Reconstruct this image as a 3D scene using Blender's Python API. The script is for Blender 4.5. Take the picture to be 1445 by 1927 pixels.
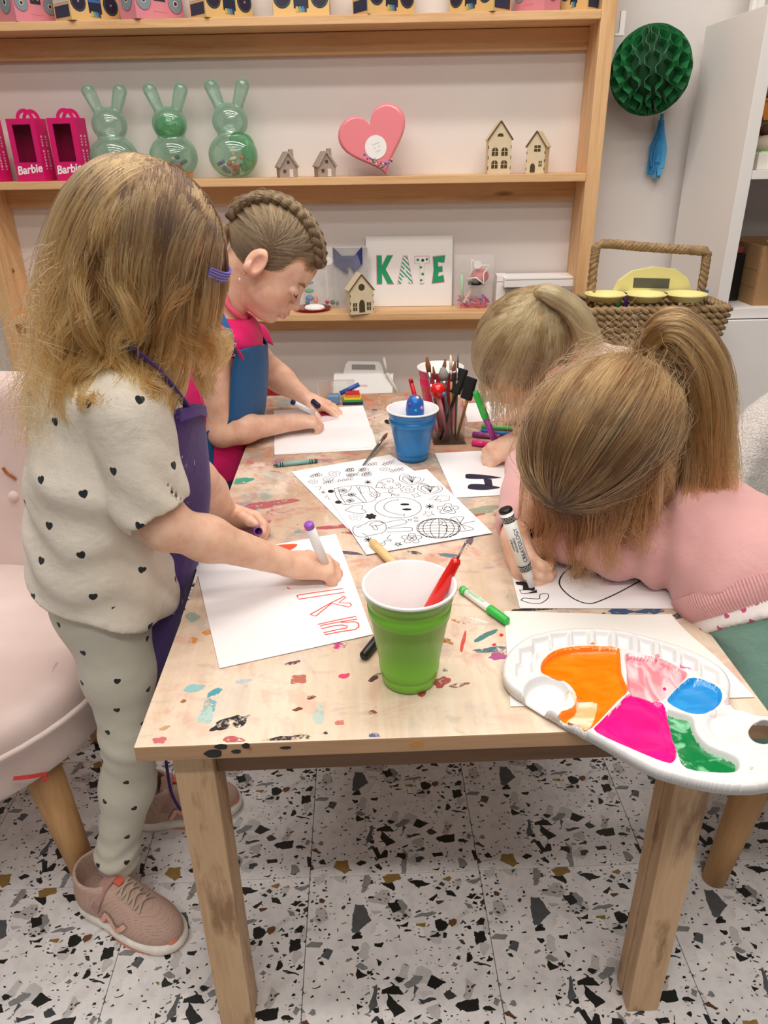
import bpy, bmesh, math, random
import numpy as np
from mathutils import Vector, Matrix, Euler
for _o in list(bpy.data.objects): bpy.data.objects.remove(_o)
SC = bpy.context.scene
COL = SC.collection
PI = math.pi
# ---------------------------------------------------------------- camera
W_, H_, FPX = 1445, 1927, 1391.8
CZ = 1.148
_F = Vector((0.0254713, 0.8997260, -0.4357104)); _R = Vector((0.9990580, -0.0353900, -0.0146760)); _U = Vector((0.0286230, 0.4349230, 0.9000110))
cam = bpy.data.cameras.new('camera'); cam.sensor_fit = 'VERTICAL'; cam.sensor_height = 36.0; cam.sensor_width = 36.0
cam.lens = 36.0 * FPX / H_; cam.clip_start = 0.02
camo = bpy.data.objects.new('camera', cam); COL.objects.link(camo)
_F.normalize(); _R = (_R - _F * _R.dot(_F)).normalized(); _U = _R.cross(_F)
camo.matrix_world = Matrix(((_R.x, _U.x, -_F.x, 0), (_R.y, _U.y, -_F.y, 0), (_R.z, _U.z, -_F.z, CZ), (0, 0, 0, 1)))
SC.camera = camo
# ---------------------------------------------------------------- world, lamps, exposure
wd = bpy.data.worlds.new('room_light'); SC.world = wd; wd.use_nodes = True
wd.node_tree.nodes['Background'].inputs[0].default_value = (1.0, 0.95, 0.91, 1)
wd.node_tree.nodes['Background'].inputs[1].default_value = 0.15
def area(x, y, z, sx, sy, power, col=(1, 0.94, 0.87), aim=None):
    l = bpy.data.lights.new('tube_lamp', 'AREA'); l.shape = 'RECTANGLE'; l.size = sx; l.size_y = sy; l.energy = power; l.color = col
    o = bpy.data.objects.new('tube_lamp', l); COL.objects.link(o); o.location = (x, y, z)
    if aim: o.rotation_euler = (Vector(aim) - Vector((x, y, z))).to_track_quat('-Z', 'Y').to_euler()
    return o
area(0.0, 1.78, 2.70, 2.4, 0.08, 27)
area(0.0, 1.22, 2.70, 2.4, 0.08, 27)
area(0.0, 0.45, 2.70, 2.4, 0.10, 20)
area(0.1, -0.50, 2.70, 2.4, 0.12, 40)
area(-0.2, -1.9, 2.70, 2.4, 0.30, 14, aim=(0, 0.9, 0.6))
vs = SC.view_settings; vs.view_transform = 'Standard'; vs.look = 'None'; vs.gamma = 1.0; vs.use_curve_mapping = False
vs.exposure = -0.24
SC.cycles.use_denoising = True
SC.cycles.max_bounces = 10; SC.cycles.transparent_max_bounces = 24; SC.cycles.glossy_bounces = 5; SC.cycles.transmission_bounces = 10
SC.cycles.caustics_reflective = False; SC.cycles.caustics_refractive = False
SC.cycles.sample_clamp_indirect = 6.0
# ---------------------------------------------------------------- pixel -> place helpers (frame 1445 x 1927)
CAM = Vector((0, 0, CZ))
def ray(px, py): return _F + _R * ((px - W_ / 2) / FPX) - _U * ((py - H_ / 2) / FPX)
def onz(px, py, z): d = ray(px, py); return CAM + d * ((z - CZ) / d.z)
def aty(px, py, y): d = ray(px, py); return CAM + d * (y / d.y)
def atx(px, py, x): d = ray(px, py); return CAM + d * (x / d.x)
PHI = -0.058097; DS = 2.55; SHD = 0.16          # back wall is turned a little against the table; shelf front plane, shelf depth
WN = Vector((-math.sin(PHI), math.cos(PHI), 0)); WU = Vector((math.cos(PHI), math.sin(PHI), 0))
def WP(u, v, z): return Vector((0, DS, 0)) + WU * u - WN * v + Vector((0, 0, z))    # u along wall, v out of the shelf front
def wpix(px, py, v=0.0):
    d = ray(px, py); o = WP(0, v, 0); t = (o - CAM).dot(WN) / d.dot(WN); p = CAM + d * t
    return (p - o).dot(WU), p.z
TH = 0.5646                                     # table top height
# ---------------------------------------------------------------- colour + materials
def lin(c):
    if isinstance(c, str):
        c = tuple(int(c[i:i + 2], 16) / 255 for i in (0, 2, 4))
    return tuple((x / 12.92 if x <= 0.04045 else ((x + 0.055) / 1.055) ** 2.4) for x in c[:3]) + (1.0,)
class NT:
    def __init__(s, m): s.t = m.node_tree; s.n = s.t.nodes; s.l = s.t.links; s.bs = s.n['Principled BSDF']
    def add(s, typ, **kw):
        n = s.n.new(typ)
        for k, v in kw.items():
            if k.startswith('i_'): n.inputs[k[2:].replace('_', ' ')].default_value = v
            else: setattr(n, k, v)
        return n
    def link(s, a, b): s.l.new(a, b)
    def coord(s, kind='Object', scale=(1, 1, 1), rot=(0, 0, 0)):
        tc = s.add('ShaderNodeTexCoord'); mp = s.add('ShaderNodeMapping'); mp.inputs['Scale'].default_value = scale; mp.inputs['Rotation'].default_value = rot
        s.link(tc.outputs[kind], mp.inputs[0]); return mp.outputs[0]
    def noise(s, vec, scale, detail=3, rough=0.55, dist=0.0):
        n = s.add('ShaderNodeTexNoise'); n.inputs['Scale'].default_value = scale; n.inputs['Detail'].default_value = detail; n.inputs['Roughness'].default_value = rough; n.inputs['Distortion'].default_value = dist
        if vec is not None: s.link(vec, n.inputs['Vector'])
        return n
    def ramp(s, fac, stops, interp='LINEAR'):
        r = s.add('ShaderNodeValToRGB'); e = r.color_ramp.elements; r.color_ramp.interpolation = interp
        while len(e) > 1: e.remove(e[-1])
        e[0].position = stops[0][0]; e[0].color = stops[0][1]
        for p, c in stops[1:]: x = e.new(p); x.color = c
        s.link(fac, r.inputs[0]); return r.outputs[0]
    def mix(s, fac, a, b, mode='MIX'):
        m = s.add('ShaderNodeMix', data_type='RGBA', blend_type=mode)
        for sock, v in ((m.inputs[0], fac), (m.inputs[6], a), (m.inputs[7], b)):
            if hasattr(v, 'is_output') or isinstance(v, bpy.types.NodeSocket): s.link(v, sock)
            else: sock.default_value = v
        return m.outputs[2]
    def math(s, op, a, b=0.0, c=None, clamp=False):
        m = s.add('ShaderNodeMath', operation=op, use_clamp=clamp)
        for i, v in enumerate((a, b) if c is None else (a, b, c)):
            if isinstance(v, bpy.types.NodeSocket): s.link(v, m.inputs[i])
            else: m.inputs[i].default_value = v
        return m.outputs[0]
    def bump(s, h, strength=0.3, dist=0.002):
        b = s.add('ShaderNodeBump'); b.inputs['Strength'].default_value = strength; b.inputs['Distance'].default_value = dist
        s.link(h, b.inputs['Height']); s.link(b.outputs[0], s.bs.inputs['Normal'])
MATS = {}
def mat(name, col, rough=0.6, metal=0.0, spec=0.5, bump=None, var=0.0, vscale=20, trans=0.0, ior=1.45, alpha=1.0, emit=None, sheen=0.0, coat=0.0, sss=0.0):
    if name in MATS: return MATS[name]
    m = bpy.data.materials.new(name); m.use_nodes = True; MATS[name] = m
    t = NT(m); b = t.bs; c = lin(col)
    b.inputs['Base Color'].default_value = c; b.inputs['Roughness'].default_value = rough; b.inputs['Metallic'].default_value = metal
    b.inputs['Specular IOR Level'].default_value = spec; b.inputs['IOR'].default_value = ior
    if trans: b.inputs['Transmission Weight'].default_value = trans
    if alpha < 1: b.inputs['Alpha'].default_value = alpha
    if sheen: b.inputs['Sheen Weight'].default_value = sheen; b.inputs['Sheen Roughness'].default_value = 0.4
    if coat: b.inputs['Coat Weight'].default_value = coat; b.inputs['Coat Roughness'].default_value = 0.1
    if sss:
        b.inputs['Subsurface Weight'].default_value = sss; b.inputs['Subsurface Radius'].default_value = (0.012, 0.005, 0.003); b.inputs['Subsurface Scale'].default_value = 0.6
    if emit: b.inputs['Emission Color'].default_value = c; b.inputs['Emission Strength'].default_value = emit
    v = t.coord()
    if var:
        n = t.noise(v, vscale, 4)
        dk = tuple(x * (1 - var) for x in c[:3]) + (1,); lt = tuple(min(1, x * (1 + var * 0.6)) for x in c[:3]) + (1,)
        t.link(t.ramp(n.outputs[0], [(0.3, dk), (0.7, lt)]), b.inputs['Base Color'])
    if bump:
        n = t.noise(v, bump[0], 3); t.bump(n.outputs[0], bump[1], bump[2] if len(bump) > 2 else 0.001)
    return m
# ---------------------------------------------------------------- object helpers
def wmat(o):
    m = o.matrix_basis.copy()
    if o.parent: m = wmat(o.parent) @ o.matrix_parent_inverse @ m
    return m
def setpar(o, p, world=True):
    o.parent = p
    if world: o.matrix_parent_inverse = wmat(p).inverted()
def mesh_from(verts, faces, name='m'):
    me = bpy.data.meshes.new(name); me.from_pydata([tuple(v) for v in verts], [], [tuple(f) for f in faces]); me.update(); return me
def mesh_np(V, Q, name='m', smooth=True):
    me = bpy.data.meshes.new(name); n = len(V); q = len(Q); k = Q.shape[1]
    me.vertices.add(n); me.vertices.foreach_set('co', np.ascontiguousarray(V, np.float32).ravel())
    me.loops.add(q * k); me.loops.foreach_set('vertex_index', np.ascontiguousarray(Q, np.int32).ravel())
    me.polygons.add(q); me.polygons.foreach_set('loop_start', np.arange(0, q * k, k, dtype=np.int32))
    me.update(calc_edges=True)
    if smooth: me.polygons.foreach_set('use_smooth', np.ones(q, bool))
    return me
def link_me(name, me, m=None, parent=None, world=True, smooth=None):
    o = bpy.data.objects.new(name, me); COL.objects.link(o)
    if m is not None:
        for x in (m if isinstance(m, (list, tuple)) else [m]): me.materials.append(x)
    if parent is not None: setpar(o, parent, world)
    if smooth is not None:
        for p in me.polygons: p.use_smooth = smooth
    return o
def tag(o, label, cat, group=None, kind=None):
    o['label'] = label; o['category'] = cat
    if group: o['group'] = group
    if kind: o['kind'] = kind
    return o
def thing(name, label, cat, loc=(0, 0, 0), rz=0.0, group=None):
    o = bpy.data.objects.new(name, None); COL.objects.link(o); o.location = loc; o.rotation_euler = (0, 0, rz); o.empty_display_size = 0.02
    return tag(o, label, cat, group)
def struct(o): o['kind'] = 'structure'; return o
def copy_tree(o, parent=None):
    c = o.copy(); COL.objects.link(c)
    if parent: c.parent = parent
    for ch in list(o.children): copy_tree(ch, c)
    return c
class MB:
    """collects shapes into one bmesh"""
    def __init__(s): s.b = bmesh.new()
    def _new(s, verts, faces, mi=0):
        vs = [s.b.verts.new(v) for v in verts]; out = []
        for f in faces:
            try: fc = s.b.faces.new([vs[i] for i in f]); fc.material_index = mi; out.append(fc)
            except ValueError: pass
        return vs
    def box(s, c, d, R=None, mi=0, bev=0.0, seg=2):
        t = bmesh.new(); bmesh.ops.create_cube(t, size=1.0)
        for v in t.verts: v.co = Vector((v.co.x * d[0], v.co.y * d[1], v.co.z * d[2]))
        if bev: bmesh.ops.bevel(t, geom=list(t.edges), offset=bev, segments=seg, affect='EDGES', profile=0.7)
        M = Matrix.Translation(Vector(c)) @ (R.to_4x4() if R is not None else Matrix.Identity(4))
        for v in t.verts: v.co = M @ v.co
        t.verts.index_update(); s._new([v.co.copy() for v in t.verts], [[v.index for v in f.verts] for f in t.faces], mi); t.free(); return s
    def tube(s, pts, r, n=10, closed=False, cap=True, mi=0, flat=1.0):
        pts = [Vector(p) for p in pts]; K = len(pts); rr = r if isinstance(r, (list, tuple)) else [r] * K
        rings = []; prev = None
        for i, p in enumerate(pts):
            if closed: t = (pts[(i + 1) % K] - pts[i - 1])
            else: t = pts[min(i + 1, K - 1)] - pts[max(i - 1, 0)]
            t = t.normalized() if t.length > 1e-9 else Vector((0, 0, 1))
            if prev is None:
                a = Vector((0, 0, 1)) if abs(t.z) < 0.9 else Vector((1, 0, 0)); u = t.cross(a).normalized()
            else:
                u = prev - t * prev.dot(t); u = u.normalized() if u.length > 1e-6 else t.orthogonal().normalized()
            prev = u; w = t.cross(u)
            rings.append([s.b.verts.new(p + (u * math.cos(2 * PI * k / n) + w * (math.sin(2 * PI * k / n) * flat)) * rr[i]) for k in range(n)])
        R = range(K if closed else K - 1)
        for i in R:
            A, B = rings[i], rings[(i + 1) % K]
            for k in range(n):
                f = s.b.faces.new((A[k], A[(k + 1) % n], B[(k + 1) % n], B[k])); f.material_index = mi; f.smooth = True
        if cap and not closed:
            f = s.b.faces.new(rings[0][::-1]); f.material_index = mi
            f = s.b.faces.new(rings[-1]); f.material_index = mi
        return s
    def lathe(s, prof, n=32, M=None, mi=0, closed=False):
        M = M or Matrix.Identity(4); rings = []
        for r, z in prof:
            if r < 1e-6: rings.append([s.b.verts.new(M @ Vector((0, 0, z)))])
            else: rings.append([s.b.verts.new(M @ Vector((r * math.cos(2 * PI * k / n), r * math.sin(2 * PI * k / n), z))) for k in range(n)])
        for i in range(len(rings) - 1 + (1 if closed else 0)):
            A, B = rings[i], rings[(i + 1) % len(rings)]
            for k in range(n):
                k2 = (k + 1) % n
                if len(A) == 1 and len(B) == 1: continue
                if len(A) == 1: vs = (A[0], B[k2], B[k])
                elif len(B) == 1: vs = (A[k], A[k2], B[0])
                else: vs = (A[k], A[k2], B[k2], B[k])
                f = s.b.faces.new(vs); f.material_index = mi; f.smooth = True
        return s
    def prism(s, poly, z0, z1, M=None, mi=0):
        """poly in local xy, extruded z0..z1, then M"""
        M = M or Matrix.Identity(4); n = len(poly)
        lo = [s.b.verts.new(M @ Vector((x, y, z0))) for x, y in poly]; hi = [s.b.verts.new(M @ Vector((x, y, z1))) for x, y in poly]
        fs = [s.b.faces.new(hi), s.b.faces.new(lo[::-1])] + [s.b.faces.new((lo[i], lo[(i + 1) % n], hi[(i + 1) % n], hi[i])) for i in range(n)]
        for f in fs: f.material_index = mi
        return s
    def sphere(s, c, r, u=16, v=10, M=None, mi=0):
        M = (M or Matrix.Identity(4)); rx, ry, rz = r if isinstance(r, (tuple, list)) else (r, r, r); c = Vector(c); rings = []
        for j in range(v + 1):
            th = PI * j / v
            if j in (0, v): rings.append([s.b.verts.new(M @ (c + Vector((0, 0, rz * math.cos(th)))))])
            else: rings.append([s.b.verts.new(M @ (c + Vector((rx * math.sin(th) * math.cos(2 * PI * k / u), ry * math.sin(th) * math.sin(2 * PI * k / u), rz * math.cos(th))))) for k in range(u)])
        for j in range(v):
            A, B = rings[j], rings[j + 1]
            for k in range(u):
                k2 = (k + 1) % u
                vs = (A[0], B[k], B[k2]) if len(A) == 1 else ((A[k], B[0], A[k2]) if len(B) == 1 else (A[k], B[k], B[k2], A[k2]))
                f = s.b.faces.new(vs); f.smooth = True; f.material_index = mi
        return s
    def done(s, name, m, parent=None, world=True, smooth=None, fixn=True):
        if fixn: bmesh.ops.recalc_face_normals(s.b, faces=list(s.b.faces))
        me = bpy.data.meshes.new(name); s.b.to_mesh(me); s.b.free(); me.update()
        return link_me(name, me, m, parent, world, smooth)
def arc(c, r, a0, a1, n):
    return [(c[0] + r * math.cos(a0 + (a1 - a0) * i / n), c[1] + r * math.sin(a0 + (a1 - a0) * i / n)) for i in range(n + 1)]
def catmull(P, n=6, closed=False):
    P = [Vector(p) for p in P]; K = len(P); out = []
    for i in range(K if closed else K - 1):
        g = (lambda j: P[j % K]) if closed else (lambda j: P[min(max(j, 0), K - 1)])
        a, b, c, d = g(i - 1), g(i), g(i + 1), g(i + 2)
        for k in range(n):
            t = k / n
            out.append(0.5 * ((2 * b) + (c - a) * t + (2 * a - 5 * b + 4 * c - d) * t * t + (3 * b - a - 3 * c + d) * t ** 3))
    if not closed: out.append(P[-1])
    return out
# wood
def wood(name, base, dark, scale=(3, 40, 40), knots=True, rough=0.55, dirt=None, ramp=None):
    if name in MATS: return MATS[name]
    m = bpy.data.materials.new(name); m.use_nodes = True; MATS[name] = m; t = NT(m)
    v = t.coord('Object', scale)
    n1 = t.noise(v, 1.0, 5, 0.6, 0.4); n2 = t.noise(t.coord('Object', tuple(x * 6 for x in scale)), 1.0, 2)
    c = t.ramp(n1.outputs[0], ramp or [(0.25, lin(dark)), (0.5, lin(base)), (0.8, tuple(min(1, x * 1.12) for x in lin(base)[:3]) + (1,))])
    c = t.mix(0.25, c, t.ramp(n2.outputs[0], [(0.3, lin(dark)), (0.7, lin(base))]))
    if knots:
        vo = t.add('ShaderNodeTexVoronoi'); vo.inputs['Scale'].default_value = 1.0
        t.link(t.coord('Object', (2.2, 9, 9)), vo.inputs['Vector'])
        c = t.mix(t.ramp(vo.outputs['Distance'], [(0.03, (1, 1, 1, 1)), (0.1, (0, 0, 0, 1))]), c, lin('5a3415'))
    if dirt:
        nd = t.noise(t.coord('Object', dirt[1]), 1.0, 4, 0.6)
        c = t.mix(t.ramp(nd.outputs[0], [(dirt[2], (0, 0, 0, 1)), (dirt[2] + 0.14, (0.75, 0.75, 0.75, 1))]), c, lin(dirt[0]))
    t.link(c, t.bs.inputs['Base Color']); t.bs.inputs['Roughness'].default_value = rough
    t.bump(n1.outputs[0], 0.15, 0.001)
    return m
# ---------------------------------------------------------------- implicit surfaces (blended solids -> one continuous mesh)
def smin(a, b, k):
    if k <= 0: return np.minimum(a, b)
    h = np.maximum(k - np.abs(a - b), 0) / k
    return np.minimum(a, b) - h * h * k * 0.25
def smax(a, b, k): return -smin(-a, -b, k)
def A3(v): return np.array([v[0], v[1], v[2]], np.float32)
def lnorm(p, seed=0):
    """cheap smooth 3-d noise -1..1"""
    r = np.random.RandomState(seed); out = 0
    for i in range(4):
        k = r.normal(size=3); k /= np.linalg.norm(k); k = k * (0.8 + 0.5 * i)
        k2 = r.normal(size=3); k2 /= np.linalg.norm(k2)
        out = out + np.sin(p[0] * k[0] + p[1] * k[1] + p[2] * k[2] + r.rand() * 6.28 + 1.3 * np.sin(p[0] * k2[0] + p[1] * k2[1] + p[2] * k2[2] + r.rand() * 6)) / 4
    return out
class Vol:
    def __init__(s, lo, hi, h):
        s.lo = A3(lo); s.h = h; s.n = np.ceil((A3(hi) - s.lo) / h).astype(int) + 1
        s.D = np.full(s.n, 1.0, np.float32); s.ax = [s.lo[i] + h * np.arange(s.n[i], dtype=np.float32) for i in range(3)]
    def _sl(s, lo, hi):
        a = np.clip(np.floor((lo - s.lo) / s.h).astype(int), 0, s.n - 1); b = np.clip(np.ceil((hi - s.lo) / s.h).astype(int) + 1, 0, s.n)
        if np.any(b <= a): return None, None
        sl = tuple(slice(a[i], b[i]) for i in range(3))
        return sl, (s.ax[0][sl[0]][:, None, None], s.ax[1][sl[1]][None, :, None], s.ax[2][sl[2]][None, None, :])
    def put(s, lo, hi, fn, k=0.0, op='u'):
        m = k + 4 * s.h
        sl, X = s._sl(A3(lo) - m, A3(hi) + m)
        if sl is None: return s
        d = fn(*X).astype(np.float32)
        if op == 'u': s.D[sl] = smin(s.D[sl], d, k)
        elif op == 's': s.D[sl] = smax(s.D[sl], -d, k)
        return s
    def cap(s, a, b, ra, rb=None, k=0.01, op='u', sq=None):
        """round cone; sq=(axis vector, factor) flattens across that axis"""
        rb = ra if rb is None else rb; a = A3(a); b = A3(b); ba = b - a; L2 = float(ba @ ba) + 1e-12
        ax = None
        if sq is not None: ax = A3(sq[0]); ax = ax / np.linalg.norm(ax); fac = sq[1]
        def fn(x, y, z):
            px, py, pz = x - a[0], y - a[1], z - a[2]
            t = np.clip((px * ba[0] + py * ba[1] + pz * ba[2]) / L2, 0, 1)
            qx, qy, qz = px - t * ba[0], py - t * ba[1], pz - t * ba[2]
            d2 = qx * qx + qy * qy + qz * qz
            if ax is not None:
                w = qx * ax[0] + qy * ax[1] + qz * ax[2]; d2 = d2 + w * w * (1 / fac ** 2 - 1)
            return np.sqrt(d2) - (ra + t * (rb - ra))
        r = max(ra, rb); return s.put(np.minimum(a, b) - r, np.maximum(a, b) + r, fn, k, op)
    def chain(s, pts, rs, k=0.01, op='u', sq=None):
        for i in range(len(pts) - 1): s.cap(pts[i], pts[i + 1], rs[i], rs[i + 1], k, op, sq)
        return s
    def ell(s, c, r, R=None, k=0.01, op='u'):
        c = A3(c); r = np.array(r, np.float32); M = np.array(R if R is not None else np.eye(3), np.float32).T   # rows: local axes
        def fn(x, y, z):
            px, py, pz = x - c[0], y - c[1], z - c[2]
            u = [(px * M[i][0] + py * M[i][1] + pz * M[i][2]) / r[i] for i in range(3)]
            k0 = np.sqrt(u[0] ** 2 + u[1] ** 2 + u[2] ** 2); k1 = np.sqrt((u[0] / r[0]) ** 2 + (u[1] / r[1]) ** 2 + (u[2] / r[2]) ** 2) + 1e-9
            return k0 * (k0 - 1) / k1
        e = np.sqrt(((np.array(R if R is not None else np.eye(3)) * r[None, :]) ** 2).sum(1)); return s.put(c - e, c + e, fn, k, op)
    def everywhere(s, fn, op='i', k=0.0):
        X = (s.ax[0][:, None, None], s.ax[1][None, :, None], s.ax[2][None, None, :]); d = fn(*X)
        if op == 'i': s.D = smax(s.D, d.astype(np.float32), k)
        elif op == 'add': s.D = (s.D + d).astype(np.float32)
        return s
    def plane(s, p, n, k=0.0):
        """keep the side the normal points away from"""
        p = A3(p); n = A3(n); n = n / np.linalg.norm(n)
        return s.everywhere(lambda x, y, z: (x - p[0]) * n[0] + (y - p[1]) * n[1] + (z - p[2]) * n[2], 'i', k)
    def mesh(s, iso=0.0, smooth=0):
        D = s.D - iso; S = D < 0
        c = np.zeros(np.array(D.shape) - 1, np.int8)
        for i in (0, 1):
            for j in (0, 1):
                for k in (0, 1): c += S[i:D.shape[0] - 1 + i, j:D.shape[1] - 1 + j, k:D.shape[2] - 1 + k]
        act = (c > 0) & (c < 8); I = np.argwhere(act); idx = np.full(act.shape, -1, np.int32); idx[act] = np.arange(len(I))
        off = np.array([(i, j, k) for i in (0, 1) for j in (0, 1) for k in (0, 1)])
        vals = np.stack([D[I[:, 0] + o[0], I[:, 1] + o[1], I[:, 2] + o[2]] for o in off], 1)
        acc = np.zeros((len(I), 3), np.float32); cnt = np.zeros(len(I), np.float32)
        for a in range(8):
            for b in range(a + 1, 8):
                if np.abs(off[a] - off[b]).sum() != 1: continue
                va, vb = vals[:, a], vals[:, b]; m = (va < 0) != (vb < 0)
                t = va[m] / (va[m] - vb[m]); acc[m] += off[a] + t[:, None] * (off[b] - off[a]); cnt[m] += 1
        V = s.lo + s.h * (I + acc / cnt[:, None])
        Q = []
        for ax in range(3):
            o1, o2 = [(1, 2), (2, 0), (0, 1)][ax]
            sa = [slice(None)] * 3; sb = [slice(None)] * 3; sa[ax] = slice(0, -1); sb[ax] = slice(1, None)
            A = S[tuple(sa)]; E = np.argwhere(A != S[tuple(sb)])
            E = E[(E[:, o1] > 0) & (E[:, o2] > 0) & (E[:, o1] < D.shape[o1] - 1) & (E[:, o2] < D.shape[o2] - 1)]
            u = np.zeros(3, int); w = np.zeros(3, int); u[o1] = 1; w[o2] = 1
            q = np.stack([idx[tuple((E - u - w).T)], idx[tuple((E - w).T)], idx[tuple(E.T)], idx[tuple((E - u).T)]], 1)
            fl = A[tuple(E.T)]; q[~fl] = q[~fl][:, ::-1]; Q.append(q)
        Q = np.concatenate(Q); Q = Q[(Q >= 0).all(1)]
        if smooth:
            e = np.concatenate([Q[:, [0, 1]], Q[:, [1, 2]], Q[:, [2, 3]], Q[:, [3, 0]]])
            for _ in range(smooth):
                acc = np.zeros_like(V); n = np.zeros(len(V), np.float32)
                np.add.at(acc, e[:, 0], V[e[:, 1]]); np.add.at(n, e[:, 0], 1)
                V = V + 0.5 * (acc / np.maximum(n, 1)[:, None] - V) * (n > 0)[:, None]
        return V.astype(np.float32), Q
    def obj(s, name, m, parent=None, iso=0.0, smooth=0):
        V, Q = s.mesh(iso, smooth); me = mesh_np(V, Q, name); return link_me(name, me, m, parent)
def rotm(*axes):
    """3x3 with the given world directions as columns (made orthonormal, first kept)"""
    a = Vector(axes[0]).normalized(); b = Vector(axes[1]); b = (b - a * a.dot(b)).normalized(); c = a.cross(b)
    return np.array([[a.x, b.x, c.x], [a.y, b.y, c.y], [a.z, b.z, c.z]])
# ================================================================ the setting
def terrazzo():
    m = bpy.data.materials.new('terrazzo'); m.use_nodes = True; t = NT(m)
    tc = t.add('ShaderNodeTexCoord'); v0 = tc.outputs['Object']
    nz = t.noise(v0, 45, 2); sub = t.add('ShaderNodeVectorMath', operation='MULTIPLY_ADD')
    t.link(nz.outputs['Color'], sub.inputs[0]); sub.inputs[1].default_value = (0.012, 0.012, 0); t.link(v0, sub.inputs[2]); v = sub.outputs[0]
    base = t.ramp(t.noise(v0, 30, 4).outputs[0], [(0.3, lin('d3d0d0')), (0.55, lin('e6e4e4')), (0.7, lin('dddada'))])
    col = base
    def layer(scale, prob, thr, thr2, stops, off, stretch=(1, 1, 1), rot=0.0):
        nonlocal col
        mp = t.add('ShaderNodeMapping'); mp.inputs['Location'].default_value = off; mp.inputs['Scale'].default_value = stretch; mp.inputs['Rotation'].default_value = (0, 0, rot); t.link(v, mp.inputs[0])
        a = t.add('ShaderNodeTexVoronoi', voronoi_dimensions='2D', feature='DISTANCE_TO_EDGE'); b = t.add('ShaderNodeTexVoronoi', voronoi_dimensions='2D', feature='F1')
        for x in (a, b): x.inputs['Scale'].default_value = scale; t.link(mp.outputs[0], x.inputs['Vector'])
        sp = t.add('ShaderNodeSeparateColor'); t.link(b.outputs['Color'], sp.inputs[0])
        th = t.math('MULTIPLY_ADD', sp.outputs[1], thr2 - thr, thr)
        inside = t.math('GREATER_THAN', a.outputs['Distance'], th); keep = t.math('LESS_THAN', sp.outputs[0], prob)
        msk = t.math('MULTIPLY', inside, keep)
        cc = t.ramp(sp.outputs[2], stops, 'CONSTANT')
        cc = t.mix(0.35, cc, t.noise(v0, 90, 2).outputs[0], 'SOFT_LIGHT')
        col = t.mix(msk, col, cc)
    pale = [(0, lin('c4c2c2')), (0.4, lin('d0cdcd')), (0.7, lin('bdb9b8')), (0.85, lin('ebe9e8'))]
    mixd = [(0, lin('1d1f1e')), (0.34, lin('55585b')), (0.50, lin('8b8a8a')), (0.68, lin('aaa6a6')), (0.82, lin('93753f')), (0.92, lin('6e472d'))]
    dark = [(0, lin('1a1c1b')), (0.55, lin('3a3e41')), (0.70, lin('838384')), (0.86, lin('8a6c3c')), (0.93, lin('5d3e28'))]
    layer(30, 0.40, 0.14, 0.30, pale, (0.13, 0.7, 0))
    layer(130, 0.26, 0.24, 0.40, dark, (3.1, 0.2, 0), (1, 1.3, 1))
    layer(66, 0.22, 0.20, 0.36, dark, (1.7, 2.9, 0), (1, 1.5, 1), 0.7)
    layer(25, 0.24, 0.17, 0.32, mixd, (0.6, 4.4, 0), (1.25, 0.9, 1), -0.5)
    layer(36, 0.26, 0.18, 0.32, dark, (5.3, 1.4, 0), (0.9, 1.35, 1), 0.35)
    t.link(col, t.bs.inputs['Base Color']); t.bs.inputs['Roughness'].default_value = 0.38
    return m
M_TERR = terrazzo()
fl = struct(MB().box((0, 1.0, -0.03), (6.4, 5.4, 0.05)).done('floor', mat('grout', '4b4744', 0.8)))
TS = 0.2990
tile_me = None
for i in range(-6, 7):
    for j in range(-2, 8):
        x = 0.034 + 0.30 * i; y = 0.75 + 0.30 * j
        if tile_me is None:
            mb = MB().box((0, 0, -0.003), (TS, TS, 0.006), bev=0.0006, seg=1); o = mb.done('tile', M_TERR, fl, world=False); tile_me = o.data
        else:
            o = bpy.data.objects.new('tile', tile_me); COL.objects.link(o); o.parent = fl
        o.location = (x, y, 0.0)
M_WALL = mat('wall_paint', 'e3dcd8', 0.75, bump=(160, 0.05, 0.001), var=0.02, vscale=3)
R_W = Matrix.Rotation(PHI, 3, 'Z')
struct(MB().box(WP(0, -SHD - 0.05, 1.45), (6.4, 0.1, 2.9), R_W).done('wall_back', M_WALL))
struct(MB().box((3.2, 1.2, 1.45), (0.1, 5.0, 2.9)).done('wall_right', M_WALL))
struct(MB().box((-3.2, 1.2, 1.45), (0.1, 5.0, 2.9)).done('wall_left', M_WALL))
# ---------------------------------------------------------------- wall shelf
M_PINE = wood('pine', 'dfb585', 'bd8a52', (2.2, 34, 34))
M_PINEV = wood('pine_upright', 'dfb585', 'bd8a52', (34, 34, 2.2))
shelf = thing('wall_shelf', 'pine wall shelving with horizontal boards across the white back wall', 'shelf', WP(0, 0, 0), PHI)
UR = wpix(1122, 400)[0]; UL = wpix(0, 549)[0] - 0.02
SH = [1.512, 1.085, 0.662, 0.238]
UW = 0.044
for u0 in (UL, UR - UW):
    MB().box((u0 + UW / 2, SHD / 2, 1.2), (UW, SHD, 2.4), bev=0.003).done('upright', M_PINEV, shelf, world=False)
for z in SH + [1.94]:
    MB().box(((UL + UR) / 2, SHD / 2 - 0.001, z - 0.0115), (UR - UL - 2 * UW, SHD, 0.023), bev=0.0025).done('shelf_board', M_PINE, shelf, world=False)
    MB().box(((UL + UR) / 2, SHD - 0.012, z - 0.0545), (UR - UL - 2 * UW, 0.022, 0.060), bev=0.002).done('support_rail', M_PINE, shelf, world=False)
for px, py in ((40, 380), (160, 95), (500, 83), (1060, 350)):
    pass
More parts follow.
